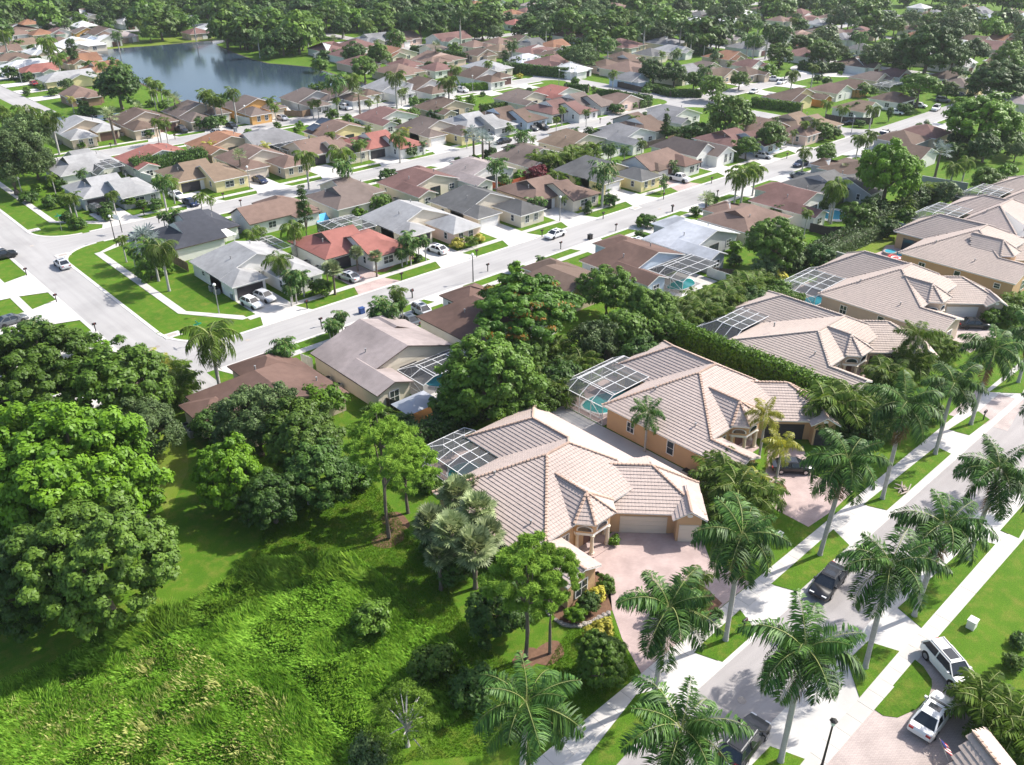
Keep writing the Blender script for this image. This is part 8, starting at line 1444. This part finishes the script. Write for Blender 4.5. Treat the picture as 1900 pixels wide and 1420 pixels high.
# fences and walls
def fence(name, label, fr, pts, h, m, kind='board', cat='fence'):
    W_ = [GQ(fr, *p) for p in pts]; o0 = W_[0]; t = thing(name, label, cat, (o0[0], o0[1], 0))
    bm = None
    for a, c in zip(W_[:-1], W_[1:]):
        L_ = math.hypot(c[0]-a[0], c[1]-a[1]); an = math.atan2(c[1]-a[1], c[0]-a[0])
        if kind == 'wall':
            b = MB(); b.box(0, L_, -.08, .08, 0, h, m); b.box(-.05, L_+.05, -.12, .12, h, h+.06, m); link('panel', b.mesh('panel'), t, (a[0]-o0[0], a[1]-o0[1], 0), an); continue
        n = max(1, int(L_/(.5 if L_ < 30 else 1.0))); s = L_/n; b = MB(); b.box(.012, s-.012, -.02, .02, .05, h, m); b2 = MB(); b2.box(.012, s-.012, -.035, .005, .05, h-.03, m); ms = (b.mesh('plank'), b2.mesh('plank'))
        for i in range(n): link('plank', ms[i % 2], t, (a[0]-o0[0]+math.cos(an)*s*i, a[1]-o0[1]+math.sin(an)*s*i, 0), an)
        b = MB(); b.box(0, L_, .02, .06, h*.25, h*.25+.09, m); b.box(0, L_, .02, .06, h*.75, h*.75+.09, m); link('rail', b.mesh('rail'), t, (a[0]-o0[0], a[1]-o0[1], 0), an)
    return t
fence('fence', 'red brown wooden fence behind the tan split house', 'I', [(880, 330), (1000, 330), (1160, 285)], 1.8, 'wood_red')
fence('garden_wall', 'white garden wall beside the yellow green lawn', 'J', [(1330, 655), (1360, 670), (1520, 725)], 1.7, 'wall_white', 'wall', 'wall')
fence('garden_wall', 'grey garden wall by the mansard cage yard', 'J', [(1030, 835), (1100, 855)], 1.6, 'wall_grey', 'wall', 'wall')
fence('garden_wall', 'long dark grey wall behind the silver palm', 'r7', [(760, 245), (1260, 330)], 1.9, 'wall_grey', 'wall', 'wall')
fence('fence', 'dark wooden fence at the round turquoise pool', 'J', [(890, 680), (985, 700), (1080, 700)], 1.8, 'wood_dark')
fence('fence', 'dark fence right of the screened turquoise pool', 'i5', [(1545, 905), (1790, 930)], 1.7, 'wood_dark')
fence('fence', 'brown wooden fence between the black roofed and white corner houses', 'i1', [(280, 690), (480, 800)], 1.8, 'wood')
fence('fence', 'dark fence at the rear of the lilac roofed house', 'j3', [(830, 1235), (970, 1310), (1090, 1330)], 1.7, 'wood_dark')
fence('fence', 'dark brown fence under the small blue house', 'd4', [(0, 760), (250, 820)], 2.0, 'wood_dark')
fence('fence', 'grey wooden fence beside the bay window lakeside house', 'b4', [(700, 1025), (860, 1030), (940, 1010)], 1.9, 'wood')
fence('fence', 'dark fence along the side street under the tan roof', 'e4', [(140, 1060), (320, 1090), (560, 1095)], 2.0, 'wood_dark')
fence('garden_wall', 'white wall in front of the spiky palm house', 'c4', [(190, 860), (300, 845)], 1.9, 'wall_white', 'wall', 'wall')
fence('garden_wall', 'white garden wall beside the shrub hidden lakeside house', 'b4', [(270, 1070), (400, 1095)], 1.9, 'wall_white', 'wall', 'wall')
fence('garden_wall', 'long white wall left of the terracotta gable house', 'i6', [(1015, 775), (1200, 830)], 1.9, 'wall_white', 'wall', 'wall')
fence('fence', 'white panel gate between the brown bend house and lilac house', 'j2', [(1300, 690), (1430, 740)], 1.8, 'white')
def lot_fence(label, x0, y0, x1, y1, h, m):
    t = thing('fence', label, 'fence', (x0, y0, 0)); L_ = math.hypot(x1-x0, y1-y0); an = math.atan2(y1-y0, x1-x0); n = max(1, int(L_/.9)); s_ = L_/n; b = MB(); b.box(.012, s_-.012, -.025, .025, .04, h, m); me = b.mesh('plank')
    b = MB(); b.box(.012, s_-.012, -.045, .005, .04, h-.04, m); me2 = b.mesh('plank')
    for i in range(n): link('plank', me if i % 2 else me2, t, (math.cos(an)*s_*i, math.sin(an)*s_*i, 0), an)
    return t
for k, (u0, w, nm) in enumerate(((90.3, 15.5, 'the peach walled house'), (106.9, 15, 'the dark grey roofed house'), (143.4, 14.5, 'the yellow walled house'), (158.8, 15.5, 'the salmon roofed house'), (176.5, 14, 'the white clerestory house'), (192, 15, 'the mauve hip roofed house'))):
    lot_fence(('white', 'grey', 'brown')[k % 3]+' board fence at the back of '+nm, u0, 145.6, u0+w, 145.6, 1.8, ('white', 'wood_dark', 'wood')[k % 3])
for k, (u0, nm) in enumerate(((51.2, 'the lilac roofed house'), (104.4, 'the blue walled house'), (121.4, 'the lavender grey roofed house'), (138.3, 'the salmon hip roofed house'), (156, 'the mauve roofed house'))):
    lot_fence(('brown', 'dark', 'white')[k % 3]+' side fence running from the rear of '+nm, u0, 74.5, u0, 81, 1.8, ('wood', 'wood_dark', 'white')[k % 3])
ab = MB(); ab.box(-.45, .45, -.45, .45, 0, .9, 'metal_grey'); acm = ab.mesh('cabinet'); ab = MB(); ab.tube([(0, 0, .9), (0, 0, .95)], [.36, .36], 'black_metal', 10); acf = ab.mesh('fan_grille')
for o in [o for o in COL.objects if o.parent is None and o.name.split('.')[0] == 'house'][:58]:
    dims = [c for c in o.children if c.name.startswith('roof')]
    if not dims: continue
    xs = [v.co.x for c in dims for v in c.data.vertices]; ys = [v.co.y for c in dims for v in c.data.vertices]
    for j in range(2): p_ = (min(xs)+.05-.4, min(ys)+(max(ys)-min(ys))*(.45+.12*j)+rng.uniform(-1, 1), 0); q_ = link('air_conditioner', acm, o, p_); link('fan_grille', acf, q_); 
    yv = sorted(ys)[len(ys)//2]; gz = MB()
# pool cages, pools, canopy, pergola, toys in the back gardens
def px_cage(label, fr, a, c, h, hr, nx, ny, m, sm):
    p = GQ(fr, *a, h); q = GQ(fr, *c, h); x0_, x1_ = sorted((p[0], q[0])); y0_, y1_ = sorted((p[1], q[1])); return cage(label, x0_, x1_, y0_, y1_, h, hr, nx, ny, m, sm)
cage('dark screened patio cage at the cream gable of the lilac house', 58.2, 67.4, 80.2, 86.0, 2.4, 3.1, 4, 2, 'alu_white', 'screen_dark')
cage('screened cage over the turquoise pool of the blue walled house', 111.2, 121.0, 78.6, 86.2, 2.5, 3.3, 4, 3, 'alu_white', 'screen_dark')
cage('dark flat pool cage behind the white corner house', 66.5, 71.6, 136.5, 146.0, 2.5, 3.0, 3, 3, 'alu_white', 'screen_dark')
cage('dark pool cage behind the red roofed house', 82.5, 89.5, 135.5, 146, 2.5, 3.0, 3, 4, 'alu_white', 'screen_dark')
px_cage('black hip shaped pool cage beside the caged grey roofed house', 'i6', (420, 650), (910, 690), 2.4, 3.6, 3, 3, 'alu_white', 'screen_dark')
px_cage('long dark pool cage in front of the slate roof', 'j1', (970, 590), (1420, 600), 2.4, 3.0, 5, 2, 'alu_white', 'screen_dark')
px_cage('grey green roofed screen lean to in the right cluster', 'e4', (560, 745), (820, 740), 2.4, 3.0, 2, 2, 'alu_white', 'screen')
px_cage('wide dark pool cage on the lake bank before the mauve house', 'a4', (970, 350), (1210, 345), 2.4, 3.4, 4, 2, 'alu_dark', 'screen_dark')
px_cage('white pool cage of the lakeside house between big trees', 'b4', (950, 470), (1130, 455), 2.5, 3.2, 4, 2, 'alu_white', 'screen')
pool('turquoise pool behind the blue walled house', blob(115.2, 81.6, 3.0, 1.8), 'pool_water', deck=rect(106, 121, 78.3, 85.6), dm='concrete', dlabel='pool deck behind the blue walled house')
pool('blue corner pool behind the lilac roofed house', blob(63.8, 83.0, 2.5, 1.7), 'pool_water_blue', deck=rect(58, 68, 79.8, 86), dm='concrete', dlabel='pool deck behind the lilac roofed house')
q = GQ('J', 1020, 590); pool('round turquoise pool in the open garden of the mauve roofed house', blob(q[0], q[1], 3.3, 3.0), 'pool_water_blue', deck=blob(q[0], q[1], 4.6, 4.2), dm='concrete', dlabel='round pool deck of the mauve roofed house')
q = GQ('J', 1230, 515); pool('small blue pool seen under the tall bright tree', blob(q[0], q[1], 3.0, 1.6), 'pool_water_blue')
q = GQ('r7', 545, 1045); pool('blue pool with red toys beside the tall orange villa', blob(q[0], q[1], 1.7, 2.6), 'pool_water_blue', deck=[GQ('r7', *p) for p in ((190, 1035), (330, 985), (380, 920), (470, 915), (600, 950), (640, 1010), (600, 1120), (440, 1110))], dm='paver_pink', dlabel='terracotta pool deck beside the orange villa')
q = GQ('r7', 420, 1010); t = thing('hot_tub', 'round raised spa at the end of the toy pool', 'hot tub', (q[0], q[1], 0)); b = MB(); b.prism(blob(0, 0, 1.4, 1.2, k=.03), 0, .5, 'rock'); b.obj('rim', t); b = MB(); b.prism(blob(0, 0, 1.1, .95, k=.03), .3, .52, 'pool_water_blue'); b.obj('pool_water', t)
for i, (dx, dy, c, lb) in enumerate(((450, 1065, 'toy_red', 'red inflatable ring on the pool deck, left one'), (520, 1085, 'toy_red', 'bright red inflatable toy at the pool edge'), (480, 1080, 'white', 'white inflatable slide between the red toys'))):
    q = GQ('r7', dx, dy); t = thing('pool_toy', lb, 'pool toy', (q[0], q[1], .05)); b = MB(); R0 = .75; pts_ = [(R0*math.cos(k*.628), R0*math.sin(k*.628), .25) for k in range(11)]; b.tube(pts_, [.24]*11, c, 8); b.obj('ring', t)
q = GQ('j3', 1255, 1220, 2.4); t = thing('canopy', 'grey fabric canopy over the patio behind the lilac house', 'canopy', (q[0], q[1], 0)); b = MB(); b.poly([(-2.6, -1.9, 2.3), (2.6, -1.9, 2.3), (2.6, 1.9, 2.3), (-2.6, 1.9, 2.3), (0, 0, 3.0)], [(0, 1, 4), (1, 2, 4), (2, 3, 4), (3, 0, 4)], 'tarp_grey'); b.obj('fabric', t)
for sx in (-2.5, 2.5):
    for sy in (-1.8, 1.8): b = MB(); b.tube([(sx, sy, 0), (sx, sy, 2.3)], [.05, .05], 'black_metal', 6); b.obj('pole', t)
sheet('patio', [blob(q[0]+.3, q[1]-.5, 3.6, 2.4)], .014, 'wood_orange', 'warm orange patio under the grey canopy')
q = (64.6, 152.6); t = thing('pergola', 'white slatted pergola roof behind the black roofed house', 'pergola', (q[0], q[1], 0)); b = MB()
for sx in (-2.6, 2.6):
    for sy in (-2, 2): b = MB(); b.box(sx-.07, sx+.07, sy-.07, sy+.07, 0, 2.5, 'white'); b.obj('post', t)
for sy in (-2.1, 2.1): b = MB(); b.box(-3, 3, sy-.05, sy+.05, 2.5, 2.65, 'white'); b.obj('beam', t)
sl = MB(); sl.box(-.33, .33, -2.5, 2.5, 2.66, 2.72, 'white'); slm = sl.mesh('slat')
for i in range(8): link('slat', slm, t, (-2.7+i*.77, 0, 0))
q = GQ('i2', 390, 340, .5); t = thing('play_tent', 'bright blue tent with a toy slide in the back garden', 'tent', (q[0], q[1], 0)); b = MB(); b.poly([(-1.5, -1.2, 0), (1.5, -1.2, 0), (1.5, 1.2, 0), (-1.5, 1.2, 0), (-1.2, 0, 1.7), (1.2, 0, 1.7)], [(0, 1, 5, 4), (2, 3, 4, 5), (1, 2, 5), (3, 0, 4)], 'tarp_blue'); b.obj('fabric', t)
b = MB(); b.box(-2.3, -1.7, -.3, .3, 0, 1.1, 'toy_red'); b.poly([(-2.0, .9, 1.0), (-1.5, .9, 1.0), (-1.5, 2.3, .1), (-2.0, 2.3, .1)], [(0, 1, 2, 3), (3, 2, 1, 0)], 'toy_yellow'); b.obj('slide', t)
# solar panels lie on the roof
def solar(fr, quad, z0, z1, label):
    P_ = [Vector(GQ(fr, *q, z)+(z,)) for q, z in zip(quad, (z0, z1, z1, z0))]; c = sum(P_, Vector())/4; t = thing('solar_panel', label, 'solar panel', tuple(c)); b = MB(); up_ = Vector((0, 0, .14)); V = [tuple(p-c+up_) for p in P_]+[tuple(p-c+up_+Vector((0, 0, .05))) for p in P_]
    b.poly(V, [(4, 5, 6, 7), (0, 1, 5, 4), (1, 2, 6, 5), (2, 3, 7, 6), (3, 0, 4, 7), (3, 2, 1, 0)], 'solar'); b.obj('panel', t)
solar('j1', ((1340, 410), (1435, 355), (1515, 378), (1425, 443)), 3.55, 4.35, 'lower black solar panel on the pinkish tan roof')
solar('j1', ((1445, 345), (1520, 290), (1620, 310), (1520, 370)), 3.55, 4.35, 'upper black solar panel on the pinkish tan roof')
q = GQ('e4', 120, 890, 1.5); h = House('garden_house', 'small orange garden house with dark double door', q[0]-2.5, q[1]-2, 'wood_orange', 'roof_brown', 'white', 'wood_orange', short='the orange garden house'); h.wing(0, 6, 0, 5, 2.4, 3.6, 'y', 'g', 'g'); h.door(3, .42, '-y', 1.8, 1.9, 'brown_door', 'front_door'); h.done()

# ------------------------------------------------------------------ the air: far things fade a little
if HAZE:
    hz = MB(); hz.box(-700, 2200, -700, 2200, -1.2, HCAM+3.0, 'white'); ho = hz.obj('haze'); ho.data.materials.clear()
    hm = bpy.data.materials.new('haze_air'); hm.use_nodes = True; hn = hm.node_tree.nodes; hl_ = hm.node_tree.links; hn.remove(hn['Principled BSDF'])
    pv = hn.new('ShaderNodeVolumePrincipled'); pv.inputs['Color'].default_value = (.90, .95, 1.0, 1); pv.inputs['Density'].default_value = HAZE; pv.inputs['Anisotropy'].default_value = .2
    hl_.new(pv.outputs['Volume'], hn['Material Output'].inputs['Volume']); ho.data.materials.append(hm); stuff(ho, 'thin summer haze over the far trees and roofs')
# ------------------------------------------------------------------ labels: say which one, by what stands next to it
LM = []
for s, x, y in HOUSES:
    if s: px, py, d = project(x+7, y+6, 2.5); LM.append((s, px, py, d))
LM += [('the grass islands of the palm street', 1400, 1150, 80), ('the wild grass field', 500, 1200, 80), ('the mottled tree at the left edge', 75, 700, 110), ('the flame tree', 978, 575, 115), ('the white pool cage of the second villa', 1130, 700, 100), ('the cross street', 1250, 180, 260), ('the far lake shore', 330, 88, 420), ('the lake', 480, 130, 330), ('the narrow water', 180, 222, 270), ('the pale turning area', 1540, 145, 330), ('the park woods', 800, 40, 450), ('the great spreading tree', 1823, 228, 220)]
def rel_words(px, py, w):
    dx, dy = px-w[1], py-w[2]
    if abs(dx) > 1.3*abs(dy): return 'right of' if dx > 0 else 'left of'
    return 'in front of' if dy > 0 else 'behind'
used = set(o['label'] for o in COL.objects if 'label' in o.keys() and 'category' in o.keys())
def art(t): return t
for t, lb, px, py, d in AUTO:
    if lb not in [T['label'] for T in LIB.values()]+[T['label'] for T in PALM.values()] and lb not in used: t['label'] = lb; used.add(lb)
pend = [a for a in AUTO if 'label' not in a[0].keys()]
size = lambda t: ''
for t, lb, px, py, d in pend:
    near = sorted(LM, key=lambda w: (w[1]-px)**2+(2.2*(w[2]-py))**2)
    cands = []
    for w in near[:3]:
        cands.append('%s %s %s' % (lb, rel_words(px, py, w), w[0]))
    for i in range(3):
        for j in range(3):
            if i != j: cands.append('%s %s %s, towards %s' % (lb, rel_words(px, py, near[i]), near[i][0], near[j][0]))
    for pre in ('smaller', 'taller', 'outer', 'inner'):
        for w in near[:3]: cands.append('%s %s %s %s' % (pre, lb, rel_words(px, py, w), w[0]))
    ok = [c for c in cands if len(c.replace(',', '').split()) <= 16 and c not in used]
    c = ok[0] if ok else cands[0]
    t['label'] = c; used.add(c)
    if t.get('group') is None:
        g = None
# groups for repeats
GR = {'shade_tree': 'shade trees of the far estate', 'broadleaf_tree': 'broadleaf trees of the estate', 'pine_tree': 'slender pines by the villas', 'palm_tree': 'feather palms in the gardens', 'palm_clump': 'areca palm clumps', 'fan_palm': 'fan palms', 'shrub': 'garden shrubs', 'house': 'houses of the estate', 'tile_roofed_villa': 'tile roofed villas along the palm street', 'mailbox': 'mailboxes at the kerbs', 'street_lamp': 'lamp posts of the estate', 'pool_enclosure': 'screened pool enclosures', 'swimming_pool': 'garden swimming pools', 'hedge': 'clipped hedges', 'sedan_car': 'cars parked and driving in the estate', 'suv_car': 'cars parked and driving in the estate', 'hatchback_car': 'cars parked and driving in the estate', 'pickup_truck': 'cars parked and driving in the estate', 'storm_drain': 'storm drains', 'manhole_cover': 'manhole covers', 'solar_panel': 'solar panels on the pinkish tan roof', 'pool_toy': 'inflatable pool toys', 'satellite_dish': 'satellite dishes', 'rubbish_bin': 'wheeled bins', 'fence': 'garden fences', 'garden_wall': 'garden walls', 'topiary_shrub': 'clipped round shrubs', 'conifer_tree': 'narrow conifers'}
for o in COL.objects:
    if o.parent is None and 'category' in o.keys() and 'group' not in o.keys():
        g = GR.get(o.name.split('.')[0])
        if g: o['group'] = g
